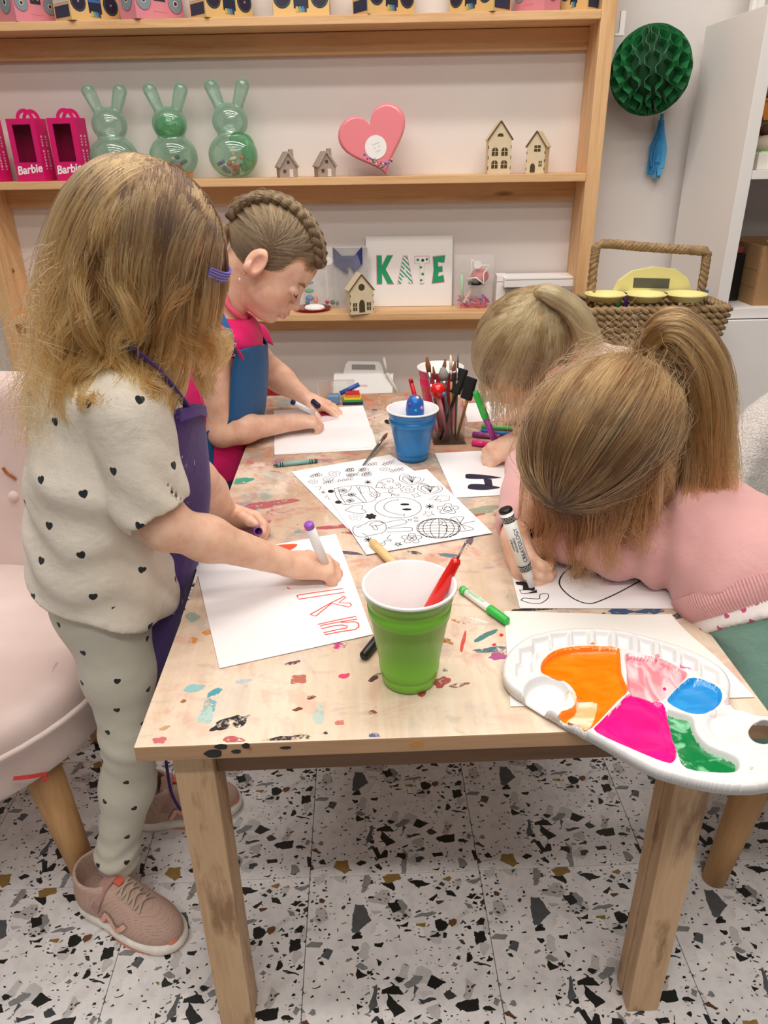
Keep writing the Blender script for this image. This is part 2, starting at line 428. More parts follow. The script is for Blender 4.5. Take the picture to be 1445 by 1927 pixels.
# ---------------------------------------------------------------- bookcase on the right
M_WHITE = mat('white_laminate', 'ebe7e4', 0.45)
BX, BY0, BY1 = 1.055, 2.20, 2.575
bc = thing('bookcase', 'tall white bookcase with open compartments beside the pine shelving', 'bookcase', (BX, BY0, 0))
zt = 1.475; BWD = 0.80
zl = aty(1420, 580, BY0).z; zs = aty(1420, 321, BY0).z
def bbox(n, x0, x1, y0, y1, z0, z1, m=M_WHITE, par=bc): return MB().box(((x0 + x1) / 2, (y0 + y1) / 2, (z0 + z1) / 2), (x1 - x0, y1 - y0, z1 - z0), bev=0.0015).done(n, m, par, world=False)
bbox('side_panel', 0, 0.035, 0, BY1 - BY0, 0, zt); bbox('side_panel', BWD - 0.035, BWD, 0, BY1 - BY0, 0, zt)
bbox('top_panel', 0.035, BWD - 0.035, 0.001, BY1 - BY0, zt - 0.038, zt - 0.001)
bbox('back_panel', 0.036, BWD - 0.036, BY1 - BY0 - 0.012, BY1 - BY0 - 0.002, 0.05, zt - 0.038)
bbox('shelf_board', 0.036, BWD - 0.036, 0.001, BY1 - BY0 - 0.013, zs - 0.022, zs)
bbox('shelf_board', 0.036, BWD - 0.036, 0.001, BY1 - BY0 - 0.013, zl - 0.03, zl)
zd = aty(1420, 785, BY0).z
for z0, z1 in ((0.06, zd - 0.003), (zd + 0.003, zl - 0.032)): bbox('drawer_front', -0.0, BWD, -0.018, -0.0005, z0, z1)
bbox('plinth', 0.036, BWD - 0.036, 0.02, 0.04, 0, 0.055)
ndr = MB().box((0.3, 0.3, 0), (.1, .1, .1)); ndr.b.free()
# ---------------------------------------------------------------- art table
XL, XR, YF, YN = -0.262, 0.457, 0.6286, 1.946
def table_top_mat():
    m = bpy.data.materials.new('painted_table_wood'); m.use_nodes = True; t = NT(m)
    v = t.coord('Object', (38, 3, 38)); n1 = t.noise(v, 1.0, 5, 0.6, 0.3)
    c = t.ramp(n1.outputs[0], [(0.25, lin('cfb69d')), (0.5, lin('dfcab3')), (0.75, lin('e8d8c6'))])
    # grime and worn wood, with shade painted into the brown, stronger further back
    o = t.coord('Object'); 
    sep = t.add('ShaderNodeSeparateXYZ'); t.link(o, sep.inputs[0])
    gy = t.math('MULTIPLY_ADD', sep.outputs[1], 1.0, 0.65, clamp=True)
    g = t.noise(o, 7, 5, 0.65); gm = t.math('MULTIPLY', t.ramp(g.outputs[0], [(0.30, (0, 0, 0, 1)), (0.58, (1, 1, 1, 1))]), gy)
    c = t.mix(t.math('MULTIPLY', gm, 0.9), c, lin('a67d5f'))
    def smear(scale, lo, col, strength, sc=(1, 1, 1), off=0.0, rot=0.0):
        nonlocal c
        mp = t.coord('Object', sc, (0, 0, rot)); ad = t.add('ShaderNodeVectorMath', operation='ADD'); ad.inputs[1].default_value = (off, off * 1.7, 0); t.link(mp, ad.inputs[0])
        n = t.noise(ad.outputs[0], scale, 6, 0.68, 0.6)
        f = t.math('MULTIPLY', t.ramp(n.outputs[0], [(lo, (0, 0, 0, 1)), (lo + 0.07, (1, 1, 1, 1))]), strength)
        f = t.math('MULTIPLY', f, t.math('MULTIPLY_ADD', gy, 0.75, 0.25))
        c = t.mix(f, c, lin(col))
    smear(9, 0.55, 'b45a62', 0.7, (1, 1.6, 1), 3.1)
    smear(11, 0.56, 'c9574a', 0.65, (1.6, 1, 1), 7.7, 0.4)
    smear(8, 0.55, '7d93a0', 0.6, (1.3, 1, 1), 1.3, 0.8)
    smear(13, 0.58, '8e4f7c', 0.6, (1, 1.5, 1), 5.2)
    smear(10, 0.57, '6f8f86', 0.6, (1, 1, 1), 9.9)
    smear(16, 0.60, 'd9823a', 0.6, (1, 1, 1), 12.3)
    smear(24, 0.62, '3b3335', 0.7, (1, 1.3, 1), 15.1)
    smear(6, 0.55, 'eadccf', 0.6, (1, 1, 1), 19.0)
    t.link(c, t.bs.inputs['Base Color']); t.bs.inputs['Roughness'].default_value = 0.5
    t.bump(t.noise(o, 90, 3).outputs[0], 0.12, 0.0008)
    return m
M_LEG = wood('worn_leg_wood', 'cfac86', 'ab835b', (42, 42, 3.2), knots=False, dirt=('7a5226', (30, 30, 7), 0.54))
M_EDGE = wood('table_edge_wood', 'bd9671', '9c7552', (3, 40, 40), knots=False, dirt=('5d3c20', (9, 30, 60), 0.63))
tbl = thing('art_table', 'low wooden table with paint-splattered top the children draw at', 'table', ((XL + XR) / 2, (YF + YN) / 2, 0))
M_TOP = table_top_mat()
mb = MB().box(((XL + XR) / 2, (YF + YN) / 2, TH - 0.0105), (XR - XL, YN - YF, 0.021), bev=0.0022)
for f in mb.b.faces: f.material_index = 0 if f.normal.z > 0.5 or f.calc_center_median().z > TH - 0.001 else 1
topo = mb.done('tabletop', [M_TOP, M_EDGE], None); topo.data.transform(Matrix.Translation((-(XL + XR) / 2, -(YF + YN) / 2, 0))); topo.parent = tbl
LW = 0.046
for lx, ly in ((-0.230, 0.650), (0.366, 0.650), (-0.230, 1.880), (0.366, 1.880)):
    sx = 1 if lx < 0 else -1; xi = lx + (LW - 0.02 if lx < 0 else 0)
    mb = MB()
    mb.box((lx + LW / 2, ly + 0.0125, (TH - 0.021) / 2), (LW, 0.025, TH - 0.021), bev=0.002)
    mb.box((lx + LW / 2, ly + 0.039, (TH - 0.021) / 2), (LW, 0.022, TH - 0.021), bev=0.002)
    mb.box((lx + LW / 2, ly + 0.025, (TH - 0.021) / 2), (LW - 0.006, 0.03, TH - 0.023))
    mb.done('leg', M_LEG, tbl)
M_APR = wood('apron_wood', '7d5a3b', '5f422a', (3, 40, 40), knots=False)  # dark brown has the shade under the tabletop put into the colour
for x0, x1, y0, y1 in ((-0.184, 0.366, 0.662, 0.682), (-0.184, 0.366, 1.895, 1.915), (-0.224, -0.204, 0.70, 1.88), (0.390, 0.410, 0.70, 1.88)):
    MB().box(((x0 + x1) / 2, (y0 + y1) / 2, TH - 0.021 - 0.026), (x1 - x0, y1 - y0, 0.052), bev=0.001).done('apron_rail', M_APR, tbl)
# ================================================================ things on the table
def ztop(k=0): return TH + 0.0004 + 0.0007 * k
def crop(x0, y0, s): return lambda x, y: (x0 + x / s, y0 + y / s)
cA = crop(540, 820, 3.6125); cB = crop(360, 950, 4.0139); c3 = crop(900, 1050, 2.651); cH = crop(900, 930, 7.225); c2 = crop(360, 820, 2.408)
M_PAPER = mat('paper', 'f1eef0', 0.8, bump=(25, 0.05, 0.001))
M_INK = mat('black_ink', '17161a', 0.6); M_INKL = mat('grey_ink', '8b898a', 0.7)
def sheet(name, pts, z, label, cat, m=M_PAPER, group=None, curl=None, n=14, tz=0.0005, parent=None):
    """thin sheet from four world corners (bl, br, tr, tl)"""
    bl, br, tr, tl = [Vector((p[0], p[1], 0)) for p in pts]; V = []; F = []
    for j in range(n + 1):
        for i in range(n + 1):
            u, w = i / n, j / n
            p = bl * (1 - u) * (1 - w) + br * u * (1 - w) + tr * u * w + tl * (1 - u) * w
            p.z = z + (curl(u, w) if curl else 0); V.append(p)
    K = (n + 1) ** 2
    for p in V[:K]: V.append(p + Vector((0, 0, tz)))
    for j in range(n):
        for i in range(n):
            a = j * (n + 1) + i; q = (a, a + 1, a + n + 2, a + n + 1)
            F.append(tuple(K + x for x in q)); F.append(q[::-1])
    bd = [i for i in range(n + 1)] + [(n + 1) * j + n for j in range(1, n + 1)] + [n * (n + 1) + i for i in range(n - 1, -1, -1)] + [(n + 1) * j for j in range(n - 1, 0, -1)]
    for a, b in zip(bd, bd[1:] + bd[:1]): F.append((a, b, K + b, K + a))
    if parent is None:
        c = sum((Vector(p) for p in V[:K]), Vector()) / K
        o = link_me(name, mesh_from([p - c for p in V], F), m); o.location = c
        tag(o, label, cat, group)
    else: o = link_me(name, mesh_from(V, F), m, parent)
    return o
def rect4(bl, br, h):
    """rectangle on the table from two front corners and its depth"""
    bl = Vector((bl[0], bl[1], 0)); br = Vector((br[0], br[1], 0)); d = (br - bl).normalized(); n = Vector((-d.y, d.x, 0))
    return [bl, br, br + n * h, bl + n * h]
def px4(q, z): return [onz(x, y, z) for x, y in q]
def ink(name, parent, lines, z, w=0.0009, m=None, fills=(), wmul=None):
    mb = MB()
    for li, L in enumerate(lines):
        P = [onz(x, y, z) for x, y in L]; P = [p for i, p in enumerate(P) if i == 0 or (p - P[i - 1]).length > 1e-5]
        if len(P) < 2: continue
        ww = w * (wmul[li] if wmul else 1); prev = None; clo = (P[0] - P[-1]).length < 1e-4
        for i, p in enumerate(P):
            t = (P[min(i + 1, len(P) - 1)] - P[max(i - 1, 0)]); t.z = 0
            if t.length < 1e-9: continue
            t.normalize(); nn = Vector((-t.y, t.x, 0)) * ww / 2
            a, b = mb.b.verts.new(p + nn), mb.b.verts.new(p - nn)
            if prev: mb.b.faces.new((prev[0], prev[1], b, a))
            prev = (a, b)
    for poly in fills:
        try: mb.b.faces.new([mb.b.verts.new(onz(x, y, z + 0.00005)) for x, y in poly])
        except ValueError: pass
    for f in mb.b.faces:
        if f.normal.z < 0: f.normal_flip()
    o = mb.done(name, m or M_INK, parent, fixn=False); o['kind'] = 'stuff'
    return o
def E_(c, cx, cy, rx, ry, n=28, a0=0.0, a1=2 * PI): return [c(cx + rx * math.cos(a0 + (a1 - a0) * i / n), cy + ry * math.sin(a0 + (a1 - a0) * i / n)) for i in range(n + 1)]
def PL(c, pts, sm=True):
    if sm and len(pts) > 2: pts = [(v.x, v.y) for v in catmull([(x, y, 0) for x, y in pts], 5)]
    return [c(*p) for p in pts]
def FLW(c, cx, cy, rx, ry, n=5, ph=0.3, depth=0.33, k=40):
    return [c(cx + rx * (1 - depth + depth * abs(math.cos(n / 2 * (a + ph)))) * math.cos(a), cy + ry * (1 - depth + depth * abs(math.cos(n / 2 * (a + ph)))) * math.sin(a)) for a in [2 * PI * i / k for i in range(k + 1)]]
def AST(c, cx, cy, rx, ry, n=4): return [[c(cx - rx * math.cos(PI * i / n), cy - ry * math.sin(PI * i / n)), c(cx + rx * math.cos(PI * i / n), cy + ry * math.sin(PI * i / n))] for i in range(n)]
def STAR(c, cx, cy, rx, ry, n=5): return [c(cx + (rx if i % 2 == 0 else rx * 0.45) * math.cos(PI * i / n + 0.3), cy + (ry if i % 2 == 0 else ry * 0.45) * math.sin(PI * i / n + 0.3)) for i in range(2 * n + 1)]
# ---- colouring sheets
zb = ztop(1); zf = ztop(3)
back_q = px4([(655, 996), (838, 925), (734, 856), (548, 888)], zb)
bk = sheet('colouring_sheet', back_q, zb, 'colouring page of small flower sprigs half covered by the smiley page', 'paper')
L = []; FL = []
for x, y, rx, ry in ((323, 257, 42, 20), (178, 313, 32, 15), (280, 295, 38, 18), (430, 232, 28, 13), (430, 265, 30, 12), (540, 262, 36, 16), (528, 230, 30, 12), (215, 268, 26, 10), (665, 227, 36, 12)):
    L += [FLW(cA, x, y, rx, ry, 7, depth=0.25), E_(cA, x, y, rx * 0.35, ry * 0.35, 12)]
for x, y, dx, dy in ((150, 280, 60, -18), (240, 325, 60, -12), (330, 312, 110, -18), (390, 240, 50, -10), (400, 275, 80, -14), (500, 270, 60, -16), (520, 200, 80, -8), (640, 200, 80, -25), (690, 245, 90, -18), (480, 240, 40, -12)):
    L.append([cA(x, y), cA(x + dx, y + dy)])
    for k in range(4):
        a = k / 4 + 0.15; L.append(PL(cA, [(x + dx * a, y + dy * a), (x + dx * a + 10, y + dy * a - 14), (x + dx * a + 18, y + dy * a - 4)])); L.append(PL(cA, [(x + dx * a, y + dy * a), (x + dx * a + 14, y + dy * a + 8), (x + dx * a + 20, y + dy * a)]))
L += AST(cA, 245, 384, 16, 9) + [PL(cA, [(255, 410), (265, 420), (275, 405), (285, 432)])] + [PL(cA, [(195, 350), (225, 345), (222, 370)])]
ink('printed_sprigs', bk, L, zb + 0.0007, 0.0009)
fr_q = px4([(689.5, 1044), (926.7, 1003), (803, 884)], zf); fr_q.append(fr_q[0] + fr_q[2] - fr_q[1])
fr = sheet('colouring_sheet', fr_q, zf, 'colouring page with big smiley face, van and peace hand doodles', 'paper', curl=lambda u, w: 0.004 * max(0, u * w - 0.7))
L = [E_(cA, 755, 488, 158, 70, 48), PL(cA, [(755, 435), (700, 445), (665, 468), (662, 497), (700, 520), (750, 532), (797, 540)]), PL(cA, [(748, 430), (757, 440)]), PL(cA, [(797, 528), (797, 545)])]
FL = [E_(cA, 801, 466, 31, 7, 16)[:-1], E_(cA, 815, 500, 33, 7, 16)[:-1], E_(cA, 298, 377, 21, 11, 14)[:-1], E_(cA, 349, 451, 23, 11, 14)[:-1]]
L += [PL(cA, [(395, 507), (440, 480), (490, 469), (515, 478), (508, 497), (530, 508), (536, 521), (505, 529), (450, 522), (395, 507)])]
L += [PL(cA, [(320, 357), (420, 342), (500, 338), (570, 348), (610, 385), (605, 425), (570, 448), (500, 455), (410, 467), (372, 458), (335, 410), (320, 357)]), PL(cA, [(345, 355), (365, 410), (400, 463)], False), PL(cA, [(470, 342), (540, 448)], False), PL(cA, [(490, 348), (555, 346), (566, 383), (505, 390), (490, 348)], False), PL(cA, [(360, 405), (420, 375), (440, 345)]), PL(cA, [(370, 410), (450, 405), (520, 452)])]
for x, y in ((380, 372), (440, 400), (430, 441)): L += AST(cA, x, y, 20, 9) + [FLW(cA, x, y, 28, 13, 6)]
L += [FLW(cA, 600, 400, 38, 20, 7), E_(cA, 600, 400, 12, 6, 10)]
L += [PL(cA, [(603, 352), (625, 312), (690, 289), (722, 300), (720, 320), (758, 321), (773, 342), (735, 356), (603, 352)])] + [E_(cA, x, y, 10, 5, 10) for x, y in ((660, 332), (690, 310), (655, 350), (710, 350), (750, 333), (640, 320))]
for dx, dy in ((0, 0), (125, 65)):
    for s in (1.0, 0.72): L.append(PL(cA, [(848 + dx + (x - 848) * s, 298 + dy + (y - 298) * s) for x, y in ((763, 300), (770, 270), (815, 262), (850, 280), (915, 278), (930, 300), (890, 325), (820, 328), (763, 300))]))
    L += [[cA(800 + dx + 15 * k, 275 + dy), cA(850 + dx, 318 + dy)] for k in range(6)]
L += [PL(cA, [(890, 318), (920, 325), (940, 330)])]
L += [FLW(cA, 820, 365, 52, 25, 7), E_(cA, 820, 365, 16, 8, 12), FLW(cA, 1093, 497, 76, 38, 5, depth=0.45), E_(cA, 1093, 497, 22, 11), FLW(cA, 1093, 497, 40, 20, 5, depth=0.4)]
L += [FLW(cA, 848, 697, 72, 36, 5, depth=0.45), E_(cA, 848, 695, 34, 17)] + AST(cA, 848, 695, 34, 17, 3)
L += [STAR(cA, 963, 530, 42, 22), STAR(cA, 755, 737, 32, 17), STAR(cA, 755, 737, 18, 9), STAR(cA, 877, 405, 34, 20, 4)] + [E_(cA, x, y, 12, 6, 10) for x, y in ((835, 572), (875, 558), (878, 578))]
L += [PL(cA, [(1010, 408), (1105, 408), (1102, 438), (1040, 447), (1048, 430), (965, 433), (1010, 408)], False), PL(cA, [(1030, 410), (1005, 440), (1045, 445)], False), PL(cA, [(650, 385), (700, 385), (720, 372), (690, 368), (700, 390), (760, 400), (745, 408), (715, 395), (710, 410)])]
L += [PL(cA, [(450, 640), (455, 618), (520, 605), (560, 582), (625, 577), (668, 600), (672, 640), (640, 662), (590, 672), (520, 688), (470, 680), (448, 650), (450, 640)]), PL(cA, [(640, 590), (690, 585), (775, 570), (808, 577), (800, 597), (680, 628), (830, 622), (851, 634), (838, 647), (680, 655)]), PL(cA, [(560, 607), (590, 585), (650, 588), (640, 605), (575, 612), (560, 607)]), PL(cA, [(575, 612), (600, 640), (615, 632), (600, 605)]), PL(cA, [(470, 625), (505, 618)]), PL(cA, [(510, 660), (545, 680)])]
L += [E_(cA, 1030, 628, 148, 68, 44)]
for k in range(-3, 4):
    L += [E_(cA, 1030 + 0, 628, max(4, abs(148 * math.sin(k * 0.4))), 68, 16, -PI / 2, PI / 2 if k >= 0 else -3 * PI / 2)]
    yy = 628 + k * 18; hw = 148 * math.sqrt(max(0, 1 - (k * 18 / 68) ** 2)); L.append(PL(cA, [(1030 - hw, yy + 4), (1030, yy - 2 + k * 2), (1030 + hw, yy + 6)]))
L += [PL(cA, [(1180, 597), (1120, 570), (1110, 560), (1180, 548), (1200, 560), (1180, 597), (1255, 625), (1260, 640), (1170, 645), (1180, 597)]), PL(cA, [(1180, 597), (1150, 560)]), PL(cA, [(1180, 597), (1215, 640)]), [cA(1195, 597), cA(1278, 579)], PL(cA, [(1040, 575), (1060, 590), (1045, 605), (1090, 615), (1080, 640), (1110, 650)])]
L += [PL(cA, [(660, 725), (635, 735), (650, 745), (668, 735), (660, 715), (690, 712), (706, 717), (704, 703), (682, 702), (690, 685), (705, 672)])]
W = [1.0] * len(L)
A = AST(cA, 970, 480, 32, 17) + AST(cA, 552, 706, 32, 18) + AST(cA, 550, 315, 26, 14); L += A; W += [1.6] * len(A)
FL += [FLW(cA, 570, 548, 40, 21, 6)[:-1], FLW(cA, 915, 262, 28, 14, 6)[:-1]]
ink('printed_doodles', fr, L, zf + 0.0008, 0.0011, fills=FL, wmul=W)
ink('printed_flower', fr, [FLW(cA, 466, 553, 50, 22, 5, depth=0.45), E_(cA, 466, 553, 14, 7)], zf + 0.0008, 0.0007, M_INKL)
# ---- the children's sheets
M_RED = mat('coral_ink', 'e8574a', 0.6); M_ORG = mat('orange_ink', 'f0522c', 0.6); M_PNK = mat('crimson_ink', 'c22a55', 0.6)
g1q = px4([(413, 1258), (702, 1194), (632, 1005), (365, 1052)], ztop(1))
s1 = sheet('drawing_sheet', g1q, ztop(1), 'white sheet with orange outlined letters under the purple marker', 'paper')
zi = ztop(1) + 0.0008
ink('outlined_letters', s1, [PL(cB, p, False) for p in ([(1045, 540), (1060, 572), (1130, 550), (1095, 508), (1062, 515)], [(797, 685), (820, 678), (1140, 632), (1158, 660), (812, 712), (797, 685)], [(897, 828), (1045, 745), (1160, 688), (1168, 697), (1115, 738), (1200, 742), (1209, 757), (1190, 772), (1060, 742), (940, 840), (897, 828)],
    [(955, 903), (1100, 870), (1245, 842), (1250, 862), (1110, 885), (975, 912), (985, 935), (1080, 912), (1140, 907), (1180, 917), (1172, 930), (1090, 945), (1000, 965), (1010, 980), (1140, 955), (1235, 942), (1265, 922), (1262, 895), (1235, 882), (1130, 888)], [(725, 622), (735, 632), (750, 630)])], zi, 0.0021, M_RED)
ink('coloured_patch', s1, [], zi, m=M_ORG, fills=[PL(cB, [(590, 314), (650, 303), (720, 297), (800, 298), (770, 330), (720, 348), (690, 348), (640, 330), (590, 314)])[:-1]])
g2q = px4([(516.5, 855), (709, 841), (683, 764), (515, 773)], ztop(1))
sheet('drawing_sheet', px4([(517, 856), (711, 846), (700, 808), (516, 812)], ztop(0)), ztop(0), 'blank white sheet mostly covered by the pink drawing near the crayon', 'paper')
s2 = sheet('drawing_sheet', g2q, ztop(1), 'white sheet with pink scribble under the girl in blue apron', 'paper', curl=lambda u, w: 0.002 * math.sin(w * 3))
ink('pink_scribble', s2, [[(590 + 0.3 * k, 797 - 2.4 * k), (637, 787 - 2.1 * k)] for k in range(6)], ztop(1) + 0.0035, 0.0012, M_PNK, fills=[[(600, 783), (636, 778), (634, 773), (622, 769), (606, 773)]])
a = onz(856, 938, TH); b = onz(818, 854, TH); d3 = (b - a); n3 = Vector((d3.y, -d3.x, 0)).normalized() * 0.215
s3 = sheet('drawing_sheet', [a, a + n3, b + n3, b], ztop(1), 'white sheet with thick black letter H drawn', 'paper')
M_NAVY = mat('navy_ink', '23233f', 0.5)
ink('letter_h', s3, [], ztop(1) + 0.0008, m=M_NAVY, fills=[PL(cA, p)[:-1] for p in ([(1212, 275), (1225, 260), (1330, 265), (1440, 280), (1445, 287), (1330, 293), (1225, 290), (1212, 275)], [(1228, 345), (1250, 328), (1340, 330), (1440, 348), (1430, 358), (1340, 368), (1240, 362), (1228, 345)])] + [[cA(1335, 290), cA(1390, 295), cA(1398, 338), cA(1345, 335)]])
g4 = rect4(onz(978, 1146, TH), onz(1290, 1147, TH), 0.205)
s4 = sheet('drawing_sheet', g4, ztop(1), 'white sheet with large black curve under the pink sleeve', 'paper')
zi = ztop(1) + 0.0008
ink('marker_lines', s4, [PL(c3, [(552, 3), (500, 22), (460, 45), (418, 85), (404, 120), (415, 150), (450, 185), (490, 210), (540, 226), (590, 220), (700, 172), (835, 98)]), PL(c3, [(330, -4), (380, 8), (440, 15), (552, 6)]), PL(c3, [(360, -60), (560, -58)])], zi, 0.0022, wmul=[1, 0.8, 0.7])
ink('marker_letters', s4, [PL(cH, [(560, 1302), (795, 1302), (795, 1335), (590, 1352), (560, 1302)], False), PL(cH, [(580, 1440), (615, 1412), (700, 1418), (828, 1420), (832, 1375), (880, 1350), (945, 1358), (952, 1400), (905, 1450), (830, 1485), (700, 1478), (580, 1440)])], zi, 0.0013, fills=[[cH(*p) for p in ((500, 1190), (650, 1182), (765, 1210), (740, 1300), (605, 1300), (605, 1240), (520, 1228))], [cH(*p) for p in ((680, 1340), (790, 1305), (795, 1335))]])
sheet('paper_card', px4([(880, 795), (966, 790), (940, 755), (872, 760)], ztop(0)), ztop(0), 'blank white paper by the clear brush holder', 'paper')
tw = [onz(x, y, ztop(1)) for x, y in ((960, 1330), (1420, 1312), (1262, 1160), (949, 1150))]
towel = sheet('paper_towel', tw, ztop(1), 'white paper towel with pink smears under the paint palette', 'towel', mat('towel_paper', 'eeeae4', 0.9, bump=(220, 0.35, 0.001)), curl=lambda u, w: 0.010 * max(0, u - 0.75) * 4 * w * (0.5 + 0.5 * math.sin(6 * w)))
M_PSM = mat('pink_smear', 'e7a9ab', 0.5)
mb = MB()
for cx, cy, rx, ry, sd in ((1395, 1268, 15, 20, 1), (1348, 1205, 14, 7, 2), (1370, 1225, 12, 8, 5)):
    rr = random.Random(sd); P = []
    for k in range(26):
        a = 2 * PI * k / 26; q = 0.7 + 0.4 * rr.random(); P.append(onz(cx + rx * q * math.cos(a), cy + ry * q * math.sin(a), TH + 0.0125))
    bt = [p - Vector((0, 0, 0.008)) for p in P]; vs = [mb.b.verts.new(p) for p in P]; mb.b.faces.new(vs)
mb.b.free()
# ---- dried paint on the table top
def stain(col, lo=0.42):
    k = 'stain_%s_%.2f' % (col, lo)
    if k in MATS: return MATS[k]
    m = bpy.data.materials.new(k); m.use_nodes = True; MATS[k] = m; t = NT(m); n = t.noise(t.coord('Object', (1, 1, 0.1)), 190, 5, 0.7); n2 = t.noise(t.coord('Object', (1, 1, 0.1)), 45, 2)
    t.bs.inputs['Base Color'].default_value = lin(col); t.bs.inputs['Roughness'].default_value = 0.45
    t.link(t.ramp(t.math('MULTIPLY_ADD', n2.outputs[0], 0.5, t.math('MULTIPLY', n.outputs[0], 0.5)), [(lo, (0, 0, 0, 1)), (lo + 0.07, (0.92, 0.92, 0.92, 1))]), t.bs.inputs['Alpha']); return m
def splat(px, py, size, col, sd, st=1.0, ang=0.0, rag=0.45, n=22, z=None):
    c = onz(px, py, TH); rr = random.Random(sd); P = []; r0 = [1 + rag * (rr.random() - 0.5) * 2 for _ in range(n)]
    for k in range(n):
        a = 2 * PI * k / n; q = size * (0.5 * r0[k] + 0.25 * r0[k - 1] + 0.25 * r0[(k + 1) % n]); x, y = q * math.cos(a) * st, q * math.sin(a) / st
        P.append((c.x + x * math.cos(ang) - y * math.sin(ang), c.y + x * math.sin(ang) + y * math.cos(ang)))
    P = [(min(max(x, XL + 0.004), XR - 0.004), min(max(y, YF + 0.003), YN - 0.003)) for x, y in P]
    o = MB().prism(P, TH - 0.0002, TH + 0.00025 + 0.0001 * rr.random()).done('paint_stain', stain(col), tbl)
    return o
SPL = [(424, 1362, 0.012, '1b1d1f', 1, 1.5, 0.6), (452, 1357, 0.009, '1b1d1f', 2, 1.3, 0.7), (545, 1392, 0.014, '1c1c20', 3, 1.9, 0.05), (440, 1393, 0.009, 'c45a62', 4, 1.6, 0), (299, 1394, 0.006, 'd06a72', 5, 1.2, 0), (365, 1295, 0.009, '8fc1c4', 6, 1.2, 0.2), (402, 1303, 0.008, '4d9fb0', 7, 1.5, 0.8), (395, 1328, 0.010, '78b4bc', 8, 0.8, 0.1), (387, 1345, 0.012, 'b5d2cd', 9, 0.7, 0), (600, 1345, 0.010, 'bfd0c4', 10, 0.6, 0),
       (640, 1215, 0.009, 'd5278b', 11, 1.1, 0), (648, 1272, 0.006, 'e2406e', 12, 1.2, 0.4), (560, 1278, 0.010, 'c06a5a', 13, 1.0, 0), (550, 1248, 0.006, '6b4150', 14, 1.8, 0.3), (835, 1205, 0.006, '9b5a24', 15, 1.4, 0.2), (872, 1205, 0.008, 'd64a3a', 16, 0.35, -0.25), (930, 1222, 0.012, '3f7280', 17, 2.4, 0.05), (915, 1195, 0.010, '4b7f82', 18, 2.2, 0.6), (890, 1165, 0.008, 'e9e4dc', 19, 2.4, -0.5), (940, 1235, 0.010, 'b0528f', 20, 1.4, 0.2), (830, 1285, 0.010, 'b04a44', 21, 1.3, 0.9), (795, 1300, 0.007, 'b23b44', 22, 1.5, 1.2), (860, 1290, 0.007, '9a5a4a', 23, 1.8, 0.2), (705, 1275, 0.006, '4c2a22', 24, 1.5, 0.8),
       (452, 905, 0.019, '3fa086', 25, 1.3, 0.1), (392, 1190, 0.006, 'e08a2e', 26, 1.1, 0), (363, 1205, 0.006, 'd8842e', 27, 0.9, 0), (360, 1160, 0.012, '9fae9f', 28, 0.9, 0.5), (500, 950, 0.030, 'b85e66', 29, 2.0, 0.3), (470, 990, 0.020, 'b0596a', 30, 2.4, 0.5), (509, 965, 0.012, 'c9583a', 31, 0.7, -0.2), (650, 990, 0.022, 'b8545f', 32, 2.6, 0.15), (700, 1000, 0.020, 'a9505c', 33, 2.2, 0.05), (575, 870, 0.022, 'c08a92', 34, 2.4, 0.2), (880, 970, 0.016, 'c7544a', 35, 1.8, 0.1), (905, 960, 0.020, '9aa58f', 36, 1.6, 0.2), (845, 1045, 0.010, '6a7d86', 37, 1.9, -0.3), (780, 1040, 0.008, '4d545c', 38, 1.6, -0.5), (655, 1040, 0.012, '5d5068', 39, 2.6, -0.3), (1045, 1160, 0.008, '26262a', 40, 2.0, 0.0), (1100, 1163, 0.007, '3c2a30', 41, 1.6, 0), (1165, 1150, 0.013, '3c567e', 42, 1.5, 0), (1225, 1150, 0.012, '3f5c7e', 43, 1.8, 0), (1272, 1160, 0.008, '4e5560', 44, 1.2, 0.5), (1000, 1147, 0.010, '2c2824', 45, 3.2, 0),
       (943, 1195, 0.003, 'd8283e', 46, 1, 0), (930, 1213, 0.003, 'd8283e', 47, 1, 0), (915, 1222, 0.0025, 'd8283e', 48, 1, 0), (640, 1360, 0.005, 'd87a70', 49, 1.1, 0), (700, 1340, 0.004, '8a4a30', 50, 1.2, 0), (705, 1385, 0.005, '4a5ea8', 51, 1.2, 0), (610, 1380, 0.003, '3a3030', 52, 1.3, 0), (345, 1320, 0.003, 'a06a3c', 53, 1, 0), (1000, 1305, 0.005, 'dcd6ce', 54, 1.6, 0.2), (975, 1320, 0.004, 'e8e4de', 55, 1.3, 0), (560, 1335, 0.004, '7a3a22', 56, 1.4, 0.2), (586, 1312, 0.004, '7a3a22', 57, 1.4, 0.5), (460, 1282, 0.006, 'b9c4d0', 58, 1.6, 0.2), (310, 1370, 0.004, 'c9a070', 59, 1.4, 0.4), (1335, 1330, 0.010, 'd8d4ce', 60, 1.5, 0.2), (470, 870, 0.010, 'c87884', 61, 0.7, 0.4), (445, 1010, 0.006, '5f9fa2', 62, 1.1, 0), (560, 1000, 0.005, '67aea5', 63, 1.1, 0), (610, 900, 0.006, 'b03a3a', 64, 1.6, 0.2), (470, 1010, 0.008, '70606e', 65, 1.7, 0.3), (730, 905, 0.01, 'c0707a', 66, 1.6, 0.1), (850, 1110, 0.006, 'c48070', 67, 1.5, 0), (420, 1180, 0.014, '8fa79c', 68, 1.0, 0.8)]
for a in SPL: splat(*a)
rr = random.Random(77); PAL = ['a8505c', '8a5a4a', '5d7d80', 'c27a4a', '6f5a68', 'd8c8bc', '3a3230', 'b86a78', '7fa098']
